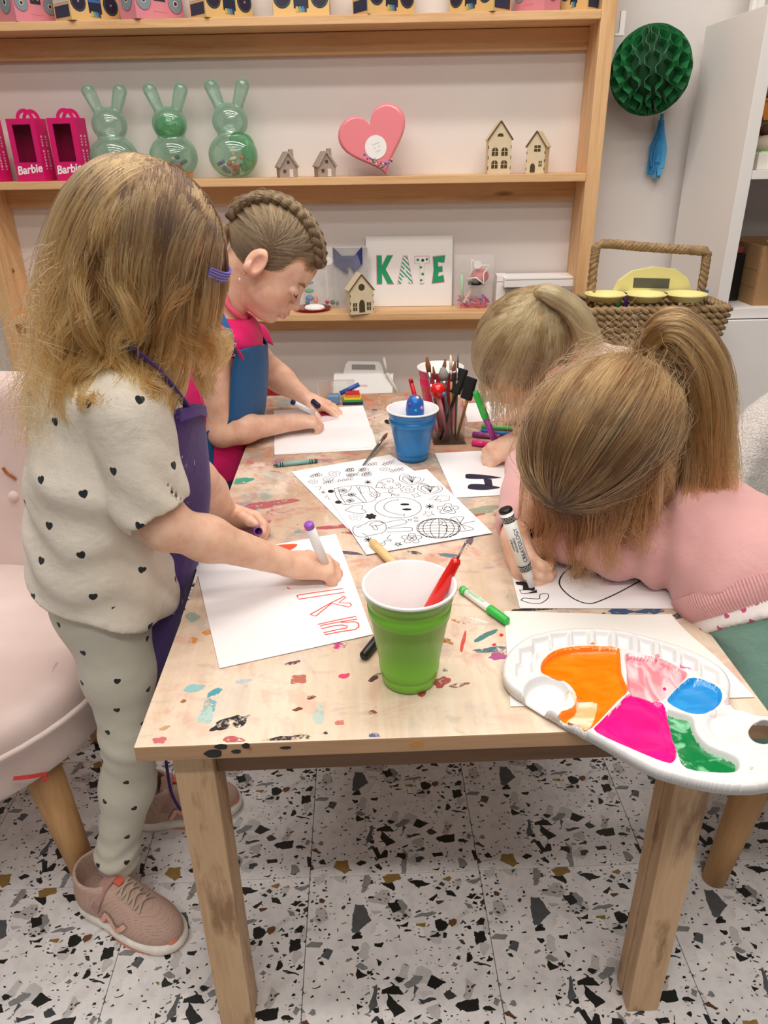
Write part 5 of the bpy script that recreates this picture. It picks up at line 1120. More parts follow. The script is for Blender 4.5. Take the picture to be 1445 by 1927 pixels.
        # toe bumper
        T = Vol(lo, hi, 0.0026); T.ell(q(0.965, -0.004, 0.022), (0.05 * L, w * 0.42, 0.017), R, 0); T.obj('toe_cap', mat('shoe_coral2', 'ef9170', 0.55), up_o, smooth=1)
        # height of the upper at (a, b)
        bv = [(v.co.copy()) for v in up_o.data.vertices]; BV = np.array([tuple(v) for v in bv]); rel = BV - np.array(o); la = rel @ np.array(d) / L; lb = rel @ np.array(s)
        def on(a, b, e=0.0015):
            k = ((la - a) * L) ** 2 + (lb - b) ** 2 - 0.00002 * (BV[:, 2] / 0.02); i = k.argsort()[:6]; j = i[BV[i, 2].argmax()]; p = Vector(BV[j]); return Vector((q(a, b, 0).x, q(a, b, 0).y, p.z + e))
        lace = mat('shoe_lace', 'b9a596', 0.8)
        for k, a in enumerate((0.47, 0.53, 0.59, 0.65)):
            for sg in (-1, 1): strip('lace', [on(a, sg * 0.017, 0.001), on(a + 0.012, sg * 0.008, 0.0035), on(a + 0.03, -sg * 0.006, 0.004), on(a + 0.045, -sg * 0.017, 0.001)], 0.0042, d, lace, up_o, 0.0016)
        strip('tongue_tab', [on(0.38, 0, 0.004), on(0.42, 0, 0.0045), on(0.47, 0, 0.004)], 0.013, s, mat('tab_coral', 'd9604c', 0.6), up_o, 0.002)
        strip('ankle_strap', [q(0.30, -0.037, 0.052), q(0.33, -0.034, 0.070), q(0.35, -0.018, 0.088), q(0.36, 0, 0.093), q(0.35, 0.018, 0.088), q(0.33, 0.034, 0.07)], 0.022, d + up * 0.3, mat('shoe_strap', 'b08a82', 0.85), up_o, 0.003)
        # letter n emblem on the outer side (facing the camera)
        def sd(a, z): 
            k = ((la - a) * L) ** 2 + (BV[:, 2] - z) ** 2 + np.where(lb * sgn > 0, 0, 1); j = k.argmin(); return Vector(BV[j]) + s * sgn * 0.0012
        sgn = -1
        for p0, p1 in (((0.36, 0.030), (0.43, 0.052)), ((0.43, 0.052), (0.53, 0.027)), ((0.53, 0.027), (0.62, 0.046))):
            for w_, m_, e in ((0.0115, mat('n_grey', '8d8480', 0.5), 0.0006), (0.0078, mat('n_peach', 'f0b49c', 0.5), 0.0016)):
                pts = [sd(p0[0] + (p1[0] - p0[0]) * k / 5, p0[1] + (p1[1] - p0[1]) * k / 5) + s * sgn * e for k in range(6)]
                strip('emblem', pts, w_, (d * L * (p1[0] - p0[0]) + up * (p1[1] - p0[1])).cross(s), m_, up_o, 0.0012)
        return up_o
    mm = bpy.data.materials.new('shoe_mesh'); mm.use_nodes = True; t = NT(mm); vo = t.add('ShaderNodeTexVoronoi'); vo.inputs['Scale'].default_value = 330; vo.inputs['Randomness'].default_value = 0.15; t.link(t.coord(), vo.inputs['Vector'])
    t.link(t.ramp(vo.outputs['Distance'], [(0.12, lin('6f5c50')), (0.3, lin('c2a294'))]), t.bs.inputs['Base Color']); t.bs.inputs['Roughness'].default_value = 0.85; mat_mesh = mm
    shoe(onz(168, 1690, 0) , onz(340, 1778, 0)); hl = onz(258, 1560, 0) + Vector((-0.005, 0.015, 0)); shoe(hl, hl + Vector((0.19, 0.035, 0)))
    # apron: bib hangs from the neck strap in front of the body, skirt falls to the knees
    AP = cloth('purple_canvas', '4a2f78', 0.8, wr=0.3); AP2 = mat('apron_fleck', 'b9aac8', 0.7)
    ed = [(333, 772), (318, 850), (300, 930), (262, 1000), (236, 1045), (245, 1110), (262, 1190), (278, 1260), (290, 1320)]      # near (camera side) edge of the apron
    fr_ = [(362, 762), (378, 850), (388, 930), (385, 1000), (372, 1060), (350, 1130), (330, 1190), (312, 1260), (300, 1320)]
    nE = [J(x, y, 0.885) for x, y in ed]; fE = [J(x + 6, y - 4, 1.03) for x, y in fr_]
    nC = catmull(nE, 4); fC = catmull(fE, 4)
    def ap(u, v):
        k = v * (len(nC) - 1); i = min(int(k), len(nC) - 2); f = k - i; a = nC[i].lerp(nC[i + 1], f); b = fC[i].lerp(fC[i + 1], f); p = a.lerp(b, u); bul = math.sin(PI * u) * 0.020
        return p + Vector((bul + 0.003 * math.sin(9 * u + 4 * v), 0, 0.004 * math.sin(u * 6)))
    apo = surf('apron', ap, 18, 36, AP, P1, 0.003)
    strip('apron_hem', [Vector(ap(u / 12, 0.0)) + Vector((0.0025, 0, -0.007)) for u in range(13)], 0.014, (0, 0, 1), cloth('purple_hem', '523684', 0.8), apo, 0.004)
    nk = [J(352, 765, 0.90), J(300, 700, 0.872), J(243, 650, 0.868), J(198, 605, 0.878), J(150, 545, 0.90), J(132, 525, 0.945), J(170, 545, 1.0)]
    strip('neck_strap', catmull(nk, 6), 0.011, [Vector((0.3, -0.6, 0.7))] * (6 * 6 + 1), AP, apo, 0.002)
    strip('apron_tie', catmull([J(312, 1430, 0.98), J(322, 1490, 0.97), J(340, 1525, 0.96)], 5), 0.005, (1, 0, 0), AP, apo, 0.0015)
    rr = random.Random(4)
    for k in range(16):
        u, v = rr.uniform(0.05, 0.6), rr.uniform(0.1, 0.75); p = Vector(ap(u, v)); du = Vector(ap(u + 0.03, v)) - p; dv = Vector(ap(u, v + 0.03)) - p; n = du.cross(dv).normalized(); n = n if n.y < 0 or n.x > 0 else -n
        strip('paint_fleck', [p + n * 0.0042, p + n * 0.0042 + dv * rr.uniform(0.1, 0.5) + du * rr.uniform(-0.4, 0.4)], rr.uniform(0.0008, 0.002), du, AP2, apo, 0.0003)
    # headband
    HB = mat('headband_lilac', '6f63b8', 0.8); pts = []
    for k in range(15):
        a = math.radians(-36 + 72 * k / 14); pts.append(hd.w(0.006 + 0.0955 * math.cos(a), 0.0765 * math.sin(a), 0.034 + 0.010 * (1 - math.cos(a))))
    strip('headband', pts, 0.014, [Vector(hd.w(0, 0, 1)) - Vector(hd.w(0, 0, 0))] * 15, HB, P1, 0.003)
    for o_ in (-0.0035, 0, 0.0035): strip('headband_stripe', [p + (Vector(hd.w(0, 0, 1)) - Vector(hd.w(0, 0, 0))).normalized() * o_ + (p - hd.c).normalized() * 0.0018 for p in pts], 0.0008, [Vector(hd.w(0, 0, 1)) - Vector(hd.w(0, 0, 0))] * 15, mat('lilac_light', 'b9b0e6', 0.7), P1, 0.0006)
    # hair
    HM_ = hair_mat('hair_wavy_brown', '4a3220', '996a38', 'c29458'); HB_ = mat('hair_base_brown', '6a4f33', 0.8)
    hair_cap(hd, P1, HB_, cuts=[((0.100, 0, -0.055), (0.062, 0.085, 0.085))])
    N, K = 9000, 26; hair_line = lambda P: (P[:, 2] > -0.035 + np.clip(P[:, 0], -0.1, 0.2) * 0.80)
    U = scalp(N, 11, lambda P: hair_line(P) & ~((P[:, 0] > 0.050) & (P[:, 2] < 0.048))); w = lambda v: np.array(tuple(v))
    balls = [(np.array(hd.c) + SKC @ hd.M.T * hd.sc, hd.M, SKR * hd.sc * 0.985), (w(hd.w(0.03, 0, -0.03)), hd.M, np.array([0.062, 0.064, 0.085]) * hd.sc)]
    caps = [(w(J(222, 735, 0.945)), w(J(196, 880, 0.94)), 0.088), (w(shR), w(elR), 0.058), (w(J(200, 690, 0.945)), w(J(150, 760, 0.945)), 0.066)]
    def flow(P):
        s = np.sign(P[:, 1] + 0.004); return np.stack([-0.25 - 0.5 * (P[:, 0] > 0.03), s * 0.8, 0 * s], 1)
    S = hang(hd, U, 0.205, K, 12, balls, caps, flow, 0.42, 1.0, drift=(-0.22, 0.0, -1.0))
    big = clump_ids(U, 110, 5); ids = clump_ids(U, 420, 6); S = clumped(S, big, 0.68, 0.12); S = clumped(S, ids, 0.45, 0.1); S = waves(S, 7, 0.020, 1.5, 0.2, big, 0.12); S = waves(S, 8, 0.004, 3.5, 0.3, ids, 0.3)
    r = np.random.RandomState(3); tint = np.clip(0.26 + 0.36 * r.normal(size=420)[ids] + 0.14 * r.normal(size=N), 0, 1)
    hair_obj('hair_strands', S, HM_, P1, 0.00050, 0.0002, tint)
    # loose fly-aways over the back
    U2 = scalp(900, 21, lambda P: (P[:, 0] < -0.02) & (P[:, 2] > -0.04)); S2 = hang(hd, U2, 0.27, K, 22, balls, caps, lambda P: np.stack([-1.0 + 0 * P[:, 0], np.sign(P[:, 1]) * 0.5, 0 * P[:, 0]], 1), 0.3, drift=(-0.35, 0, -0.9)); i2 = clump_ids(U2, 60, 6); S2 = waves(clumped(S2, i2, 0.3), 9, 0.022, 2.4, 0.3, i2, 0.6)
    hair_obj('hair_strands', S2, HM_, P1, 0.0004, 0.00015, None, 5)
    # purple marker in the right hand and its cap in the left
    tip = onz(622, 1088, TH + 0.002); en = along(580, 985, tip, 0.115, True)
    marker('white marker with purple end gripped by the girl in purple apron', tip, en, 'efedee', '9a55c0', '9a55c0', r=0.0072, capped=False)
    a = onz(486, 1000, TH + 0.030); cpth = thing('pen_cap', 'purple marker cap held in the left hand of the purple apron girl', 'pen cap', a); MB().lathe([(0.0055, 0.0), (0.0072, -0.002), (0.0075, 0.002), (0.0078, 0.03), (0.0, 0.031)], 20, frame(a, a + Vector((-0.2, 0.85, -0.35)))).lathe([(0.0055, 0.0), (0.0055, 0.026), (0, 0.027)], 20, frame(a, a + Vector((-0.2, 0.85, -0.35)))).done('shell', mk('8a4aa8'), cpth)
girl_one()
# ---------------------------------------------------------------- girl at the far left (braids, blue apron)
def girl_two():
    J = lambda px, py, y: aty(px, py, y)
    P2 = thing('person', 'girl with braided hair, pink top and blue apron, drawing at the far left', 'person', (-0.36, 1.60, 0))
    hd = Head(J(503, 492, 1.60), (0.73, -0.10, -0.68), (0.68, 0.03, 0.73), 1.02)
    neck = J(425, 590, 1.615); shR, shL = J(400, 655, 1.53), J(455, 640, 1.71); elR = onz(418, 812, TH + 0.045); wrR = onz(548, 795, TH + 0.032); pel = J(415, 900, 1.62)
    elL = J(510, 700, 1.80); wrL = onz(578, 752, TH + 0.035)
    V = Vol((-0.45, 1.42, 0.50), (0.02, 1.95, 1.09), 0.0024); hd.build(V)
    V.cap(hd.w(-0.035, 0, -0.045), neck, 0.036, 0.037, 0.025); V.ell(neck + Vector((-0.012, 0, -0.06)), (0.062, 0.09, 0.062), None, 0.03); V.chain([neck + Vector((-0.02, 0, -0.08)), pel], [0.068, 0.07], 0.03)
    for a, b, c in ((shR, elR, wrR), (shL, elL, wrL)):
        m1 = b + (c - b) * 0.3; V.chain([a, b, m1, c], [0.037, 0.031, 0.030, 0.0195], 0.02)
    t1 = hand(V, wrR, (0.92, 0.25, -0.05), (0.3, 0.15, -0.9), 1, (0.6, 0.75, 0.8, 0.85), 1.05, 0.05, thumb=(0.8, 0.6)); t2 = hand(V, wrL, (0.88, -0.18, -0.25), (0.1, 0.0, -1.0), -1, (0.22, 0.22, 0.24, 0.3), 1.08, 0.16, thumb=(0.7, 0.3))
    body_obj(V, hd, P2); nails(t2, (0.1, 0, -1.0), P2, mat('navy_polish', '1c1c3c', 0.25), 1.1); nails(t1[:4], (0.3, 0.15, -0.9), P2, M_NAIL)
    LA = mat('lash', '3a2a20', 0.8)
    for y in (-1, 1):
        MB().tube([hd.w(0.0875, 0.016 * y, -0.007), hd.w(0.0895, 0.029 * y, -0.011), hd.w(0.083, 0.043 * y, -0.007)], [0.0008, 0.0015, 0.0008], 6).done('eyelash', LA, P2)
        MB().tube([hd.w(0.0885, 0.013 * y, 0.013), hd.w(0.0865, 0.028 * y, 0.018), hd.w(0.0765, 0.046 * y, 0.014)], [0.0014, 0.0028, 0.0012], 6).done('eyebrow', mat('brow', '8a6a4c', 0.8), P2)
    MB().sphere(hd.w(-0.010, -0.0845, -0.036), 0.0022, 8, 6).done('earring', mat('gold', 'd8b060', 0.25, 1.0), P2); MB().sphere(hd.w(-0.010, -0.085, -0.050), (0.0018, 0.0018, 0.0032), 8, 6).done('earring', mat('pearl', 'd6dce6', 0.15), P2)
    # pink top with frilled shoulder
    PK = cloth('pink_jersey', 'e0186c', 0.75, wr=0.3, var=0.06)
    V = Vol((-0.48, 1.44, 0.45), (-0.10, 1.80, 0.95), 0.004); V.chain([J(435, 640, 1.615), J(410, 740, 1.615), J(405, 860, 1.615), J(405, 930, 1.615)], [0.066, 0.074, 0.076, 0.085], 0.03, sq=((0, 1, 0), 1.22)); V.ell(neck + Vector((0.0, 0, -0.048)), (0.060, 0.105, 0.042), None, 0.03)
    V.cap(neck + Vector((0.03, 0, 0.06)), neck + Vector((0.01, 0, 0.0)), 0.046, 0.044, 0.006, 's'); garment(V, 'top', PK, P2, 0.003, 40, 4)
    for nm, s0, yy in (('frill', shR, -1), ('frill', shL, 1)):
        def fr(u, v, s0=s0, yy=yy):
            a = math.radians(-105 + 185 * u); r0 = 0.040 + 0.026 * v; rip = 0.006 * v * math.sin(u * 17); q = s0 + Vector((math.sin(a) * (r0 + 0.006) * 1.05 - 0.008, yy * (0.006 + 0.026 * v + rip), math.cos(a) * (r0 * 0.95) - 0.005 - 0.02 * v + rip)); return q
        surf('frill', fr, 40, 5, PK, P2, 0.0025)
    NL = mat('coral_braid', 'e2637a', 0.8, bump=(500, 0.6, 0.002)); C0 = [J(452, 545, 1.585), J(424, 552, 1.575), J(430, 575, 1.565), J(448, 592, 1.57), J(462, 600, 1.60), J(455, 580, 1.66)]
    MB().tube(catmull(C0[1:], 6), 0.0062, 8, flat=0.6).done('necklace', NL, P2)
    # blue apron
    AB = cloth('blue_canvas', '145a94', 0.75, wr=0.25); ed = [(446, 662), (438, 700), (434, 760), (428, 800), (388, 815), (390, 850), (398, 890), (406, 940), (414, 990)]; fr_ = [(503, 640), (506, 690), (503, 740), (500, 770), (492, 800), (478, 830), (462, 870), (448, 920), (440, 980)]
    nC = catmull([J(x, y, 1.508) for x, y in ed], 4); fC = catmull([J(x, y, 1.70) for x, y in fr_], 4)
    def ap(u, v):
        k = v * (len(nC) - 1); i = min(int(k), len(nC) - 2); f = k - i; p = nC[i].lerp(nC[i + 1], f).lerp(fC[i].lerp(fC[i + 1], f), u); return p + Vector((0.022 * math.sin(PI * u), 0, 0.003 * math.sin(u * 7)))
    ap_ = surf('apron', ap, 16, 36, AB, P2, 0.003)
    strip('neck_strap', catmull([J(446, 664, 1.507), J(435, 635, 1.505), J(420, 600, 1.53), J(402, 562, 1.575), J(400, 545, 1.62)], 6), 0.011, [Vector((0.9, -0.3, -0.3))] * 25, AB, ap_, 0.002); strip('neck_strap', catmull([J(500, 648, 1.68), J(490, 630, 1.665), J(478, 612, 1.655), J(460, 590, 1.65)], 6), 0.010, [Vector((0.7, -0.6, 0.3))] * 19, AB, ap_, 0.002)
    p = Vector(ap(0.72, 0.03)); strip('paint_mark', [J(496, 664, 1.655), J(497, 675, 1.655), J(497, 685, 1.657)], 0.007, (1, 0.2, 0), mat('lime_paint', '7fb04a', 0.5), ap_, 0.003)
    # trousers and shoes (hidden behind the table from here)
    V = Vol((-0.50, 1.44, 0.03), (-0.20, 1.82, 0.60), 0.006); V.ell(pel, (0.08, 0.10, 0.08), None, 0.02)
    for yy in (1.56, 1.68): V.chain([Vector((pel.x, yy, pel.z - 0.02)), Vector((-0.355, yy, 0.30)), Vector((-0.365, yy, 0.06))], [0.066, 0.046, 0.032], 0.02)
    garment(V, 'trousers', cloth('navy_jersey', '1f2a44', 0.85), P2, 0.002, 40, 4)
    for yy in (1.56, 1.68):
        V = Vol((-0.46, yy - 0.05, -0.005), (-0.20, yy + 0.05, 0.09), 0.005); V.ell((-0.36, yy, 0.035), (0.05, 0.032, 0.04), None, 0); V.ell((-0.29, yy, 0.025), (0.075, 0.036, 0.03), None, 0.03); V.plane((0, 0, 0.001), (0, 0, -1)); V.obj('shoe', mat('navy_shoe', '2a2f45', 0.7), P2)
    # hair: combed up from the hairline into two braids that run over the head
    HMt = hair_mat('hair_dark_blonde', '5a4630', '6f5840', '96794f'); w = lambda v: np.array(tuple(v))
    hair_cap(hd, P2, mat('hair_base_dark_blonde', '5f4a34', 0.75), cuts=[((0.108, 0, -0.050), (0.064, 0.10, 0.090)), ((0.0, -0.10, -0.075), (0.075, 0.05, 0.072)), ((0.0, 0.10, -0.075), (0.075, 0.05, 0.072))])
    def ridge(t, s):
        a = math.radians(18 + 172 * t); y = s * (0.30 - 0.05 * math.sin(PI * t)); d = np.array([math.cos(a) * 0.95, y, math.sin(a) * 0.95 if a < PI else math.sin(a)]); return d / np.linalg.norm(d)
    r = np.random.RandomState(2); N, K = 5200, 14; line = lambda P: (P[:, 2] > -0.028 + np.clip(P[:, 0], -0.06, 0.2) * 0.62)
    U = scalp(N, 31, line); tt = np.linspace(0.02, 1, 40); Sall = []
    for s in (-1, 1):
        Us = U[(U[:, 1] * s) > -0.02]; R = np.array([ridge(t, s) for t in tt]); ti = ((Us[:, None] - R[None]) ** 2).sum(2).argmin(1); ti = np.clip(ti + 3 + r.randint(-1, 2, len(Us)), 0, 39); ti = (ti // 3) * 3 + 1; T = R[np.clip(ti, 0, 39)]
        om = np.arccos(np.clip((Us * T).sum(1), -0.999, 0.999))[:, None]; out = []
        for k in range(K):
            t = k / (K - 1); D = (np.sin((1 - t) * om) * Us + np.sin(t * om) * T) / np.sin(om); out.append(SKC + D * SKR * (0.985 + 0.075 * t ** 2))
        S = hd.wv(np.stack(out, 1).reshape(-1, 3)).reshape(len(Us), K, 3); ids = ti + 40 * (s > 0); S = clumped(S, ids, 0.35, 0.3); Sall.append(S)
        # braid: three strands woven over each other along the ridge
        for j in range(3):
            pts = []; rd = []
            for q in range(64):
                t = q / 63; u = ridge(0.03 + 0.97 * t, s); u2 = ridge(min(0.03 + 0.97 * t + 0.02, 1.02), s); n = u / SKR; n /= np.linalg.norm(n); tg = (u2 - u); tg /= np.linalg.norm(tg) + 1e-9; lt = np.cross(n, tg); ph = t * 2 * PI * 5.0 + j * 2 * PI / 3
                pts.append(hd.w(*(SKC + u * SKR * 1.055 + lt * 0.0085 * math.sin(ph) + n * 0.0045 * math.sin(2 * ph)))); rd.append(0.0075)
            MB().tube(pts, rd, 8).done('braid', mat('hair_base_dark_blonde', '5f4a34', 0.75), P2)
            B, a_, q_ = tail(pts[::4], 260, 40, 50 + j + 3 * s, 0.0076, 0.0080, 0.0078); hair_obj('hair_strands', B, HMt, P2, 0.00035, 0.00025, np.clip(0.45 + 0.3 * r.normal(size=260), 0, 1))
    S = np.concatenate(Sall); hair_obj('hair_strands', S, HMt, P2, 0.0005, 0.0004, np.clip(0.30 + 0.30 * r.normal(size=len(S)), 0, 1))
    # braid ends down the neck
    for s in (-1, 1):
        c = [hd.w(-0.098, s * 0.022, 0.0), hd.w(-0.095, s * 0.03, -0.035), hd.w(-0.075, s * 0.036, -0.075)]; B, a_, q_ = tail(c, 500, 20, 70 + s, 0.010, 0.012, 0.005); hair_obj('hair_strands', B, HMt, P2, 0.0004, 0.0002)
    # pen in the right hand
    tip = onz(604, 784, TH + 0.002); en = along(549, 756, tip, 0.10, True); marker('white marker with navy end in the blue apron girl\'s right hand', tip, en, 'efedee', '1d1f52', '1d1f52', r=0.0062, capped=False)
    a = onz(600, 765, TH + 0.03); c = thing('pen_cap', 'navy marker cap held in the blue apron girl\'s left fingers', 'pen cap', a); MB().lathe([(0.0, 0.0), (0.0062, 0.0), (0.0068, 0.003), (0.0068, 0.024), (0, 0.025)], 18, frame(a, a + Vector((-0.5, 0.5, 0.3)))).done('shell', mk('16163a'), c)
girl_two()
# ---------------------------------------------------------------- girl at the far right (blonde ponytail)
def girl_three():
    J = lambda px, py, y: aty(px, py, y)
    P3 = thing('person', 'blonde girl with high ponytail bowed low over the black letter drawing', 'person', (0.62, 1.50, 0))
    hd = Head.at(J(985, 645, 1.42), (-0.62, 0.12, -0.77), (-0.6, -0.45, 0.6), 1.12)
    neck = J(1085, 690, 1.49); shF, shN = J(1130, 690, 1.60), J(1140, 720, 1.40); el = onz(1060, 860, TH + 0.04); wr = onz(972, 832, TH + 0.045); pel = Vector((0.62, 1.50, 0.50)); wr2 = onz(1000, 775, TH + 0.03)
    V = Vol((0.16, 1.24, 0.50), (0.80, 1.78, 1.0), 0.0026); hd.build(V, (1,)); V.cap(hd.w(-0.035, 0, -0.045), neck, 0.036, 0.038, 0.02); V.chain([neck + Vector((0.03, 0, -0.04)), pel], [0.06, 0.07], 0.03)
    V.chain([shN, el, wr], [0.034, 0.030, 0.0195], 0.02); V.chain([shF, Vector((0.50, 1.66, TH + 0.06)), wr2], [0.034, 0.030, 0.0195], 0.02)
    t1 = hand(V, wr, (-0.86, -0.25, -0.30), (-0.25, 0.55, -0.75), 1, (0.75, 0.8, 0.85, 0.9), 1.1, 0.04, thumb=(0.8, 0.6)); hand(V, wr2, (-0.9, 0.1, -0.25), (0, 0, -1), -1, (0.3, 0.3, 0.3, 0.3), 1.05, 0.1)
    body_obj(V, hd, P3); nails(t1[:4], (-0.25, 0.55, -0.75), P3, M_NAIL)
    BG = cloth('beige_pink_jersey', 'cbb2a6', 0.85, wr=0.3); V = Vol((0.40, 1.25, 0.42), (0.82, 1.78, 0.90), 0.005); V.chain([neck + Vector((0.03, 0.01, -0.03)), Vector((0.56, 1.50, 0.68)), pel], [0.078, 0.09, 0.09], 0.03, sq=((0, 1, 0), 1.2))
    V.chain([shN + Vector((0.01, 0, 0)), el + Vector((0.01, 0, 0))], [0.056, 0.040], 0.01); V.chain([el + Vector((0.01, 0, 0)), el.lerp(wr, 0.75)], [0.040, 0.029], 0.01); V.chain([shF, Vector((0.51, 1.66, TH + 0.07)), wr2 + Vector((0.04, 0, 0.005))], [0.054, 0.040, 0.030], 0.01); garment(V, 'jumper', BG, P3, 0.004, 40, 6)
    V = Vol((0.40, 1.30, 0.0), (0.85, 1.75, 0.62), 0.006); V.ell(pel, (0.09, 0.11, 0.08), None, 0.02)
    for yy in (1.44, 1.57): V.chain([Vector((0.62, yy, 0.48)), Vector((0.55, yy, 0.28)), Vector((0.60, yy, 0.045))], [0.066, 0.046, 0.034], 0.02)
    V.plane((0, 0, 0.012), (0, 0, -1)); garment(V, 'trousers', cloth('grey_jersey', '6a6c72', 0.85), P3, 0.002, 40, 4)
    for yy in (1.44, 1.57):
        V = Vol((0.48, yy - 0.05, -0.005), (0.68, yy + 0.05, 0.09), 0.005); V.ell((0.60, yy, 0.036), (0.05, 0.032, 0.04), None, 0); V.ell((0.545, yy, 0.026), (0.06, 0.034, 0.028), None, 0.03); V.plane((0, 0, 0.001), (0, 0, -1)); V.obj('shoe', mat('white_trainer', 'dcd8d4', 0.7), P3)
    HMt = hair_mat('hair_blonde', '6a5234', '9a7c52', 'c8aa7c'); hair_cap(hd, P3, mat('hair_base_blonde', '7d6544', 0.75), cuts=[((0.100, 0, -0.055), (0.062, 0.085, 0.085)), ((0.0, 0.10, -0.075), (0.06, 0.05, 0.07))])
    tie = np.array([-0.78, 0.18, 0.62]); N, K = 6500, 18; U = scalp(N, 41, lambda P: P[:, 2] > -0.045 + np.clip(P[:, 0], -0.05, 0.2) * 0.8); S = to_tie(hd, U, tie, K, 42, 0.06, 0.006); r = np.random.RandomState(4); ids = clump_ids(U, 260, 43); S = clumped(S, ids, 0.45, 0.2)
    hair_obj('hair_strands', S, HMt, P3, 0.0005, 0.0004, np.clip(0.42 + 0.36 * r.normal(size=260)[ids] + 0.18 * r.normal(size=N), 0, 1))
    tp = Vector(hd.wv((SKC + tie / np.linalg.norm(tie) * SKR * 1.08)[None])[0]); out = (tp - hd.c).normalized()
    MB().tube([tp + (out.orthogonal().normalized() * math.cos(a) + out.cross(out.orthogonal().normalized()) * math.sin(a)) * 0.0095 for a in np.linspace(0, 2 * PI, 14)[:-1]], 0.0032, 8, closed=True).done('hair_tie', mat('pale_blue_tie', '9fb6bd', 0.8), P3)
    dpt = tp.y; B, a_, q_ = tail([tp - out * 0.012, tp + out * 0.010, J(1064, 572, dpt - 0.012), J(1088, 596, dpt - 0.02), J(1104, 632, dpt - 0.025), J(1112, 668, dpt - 0.025)], 2600, 24, 44, 0.007, 0.019, 0.017); ids = clump_ids(np.stack([np.cos(a_) * q_, np.sin(a_) * q_, 0 * a_], 1), 40, 3); B = waves(B, 5, 0.003, 1.2, 0.3, ids); hair_obj('hair_strands', B, HMt, P3, 0.00045, 0.0002, np.clip(0.6 + 0.25 * r.normal(size=40)[ids] + 0.12 * r.normal(size=2600), 0, 1))
    w = lambda v: np.array(tuple(v)); balls = [(np.array(hd.c) + SKC @ hd.M.T * hd.sc, hd.M, SKR * hd.sc * 0.99), (w(hd.w(0.03, 0, -0.03)), hd.M, np.array([0.062, 0.062, 0.085]) * hd.sc)]
    U2 = scalp(700, 45, lambda P: (P[:, 2] < 0.05) & (P[:, 2] > -0.035 + np.clip(P[:, 0], -0.05, 0.2) * 0.6) & (P[:, 0] > 0.0)); S2 = hang(hd, U2, 0.085, 18, 46, balls, [], lambda P: np.stack([0.2 + 0 * P[:, 0], np.sign(P[:, 1]) * 0.4, -0.3 + 0 * P[:, 0]], 1), 0.35); i2 = clump_ids(U2, 70, 7); S2 = waves(clumped(S2, i2, 0.6), 8, 0.006, 1.3, 0.3, i2); hair_obj('hair_strands', S2, HMt, P3, 0.00045, 0.00018, np.clip(0.5 + 0.3 * r.normal(size=700), 0, 1))
    tip = onz(944, 863, TH + 0.002); en = along(894, 736, tip, 0.155, True); t = rod('marker', 'purple marker with green cap on its end in the blonde girl\'s hand', 'marker', tip, en, [('tip', mk('35a04a'), [(0.0012, 0), (0.0022, 0.03), (0.0024, 0.06)]), ('grip', mk('b04aa0'), [(0.0040, 0.06), (0.0045, 0.14), (0.006, 0.18)]), ('barrel', mk('a23a94'), [(0.0066, 0.18), (0.0068, 0.62)]), ('cap', mk('2fc04e'), [(0.0076, 0.60), (0.0078, 0.66), (0.0070, 0.95), (0.005, 1.0)])])
girl_three()
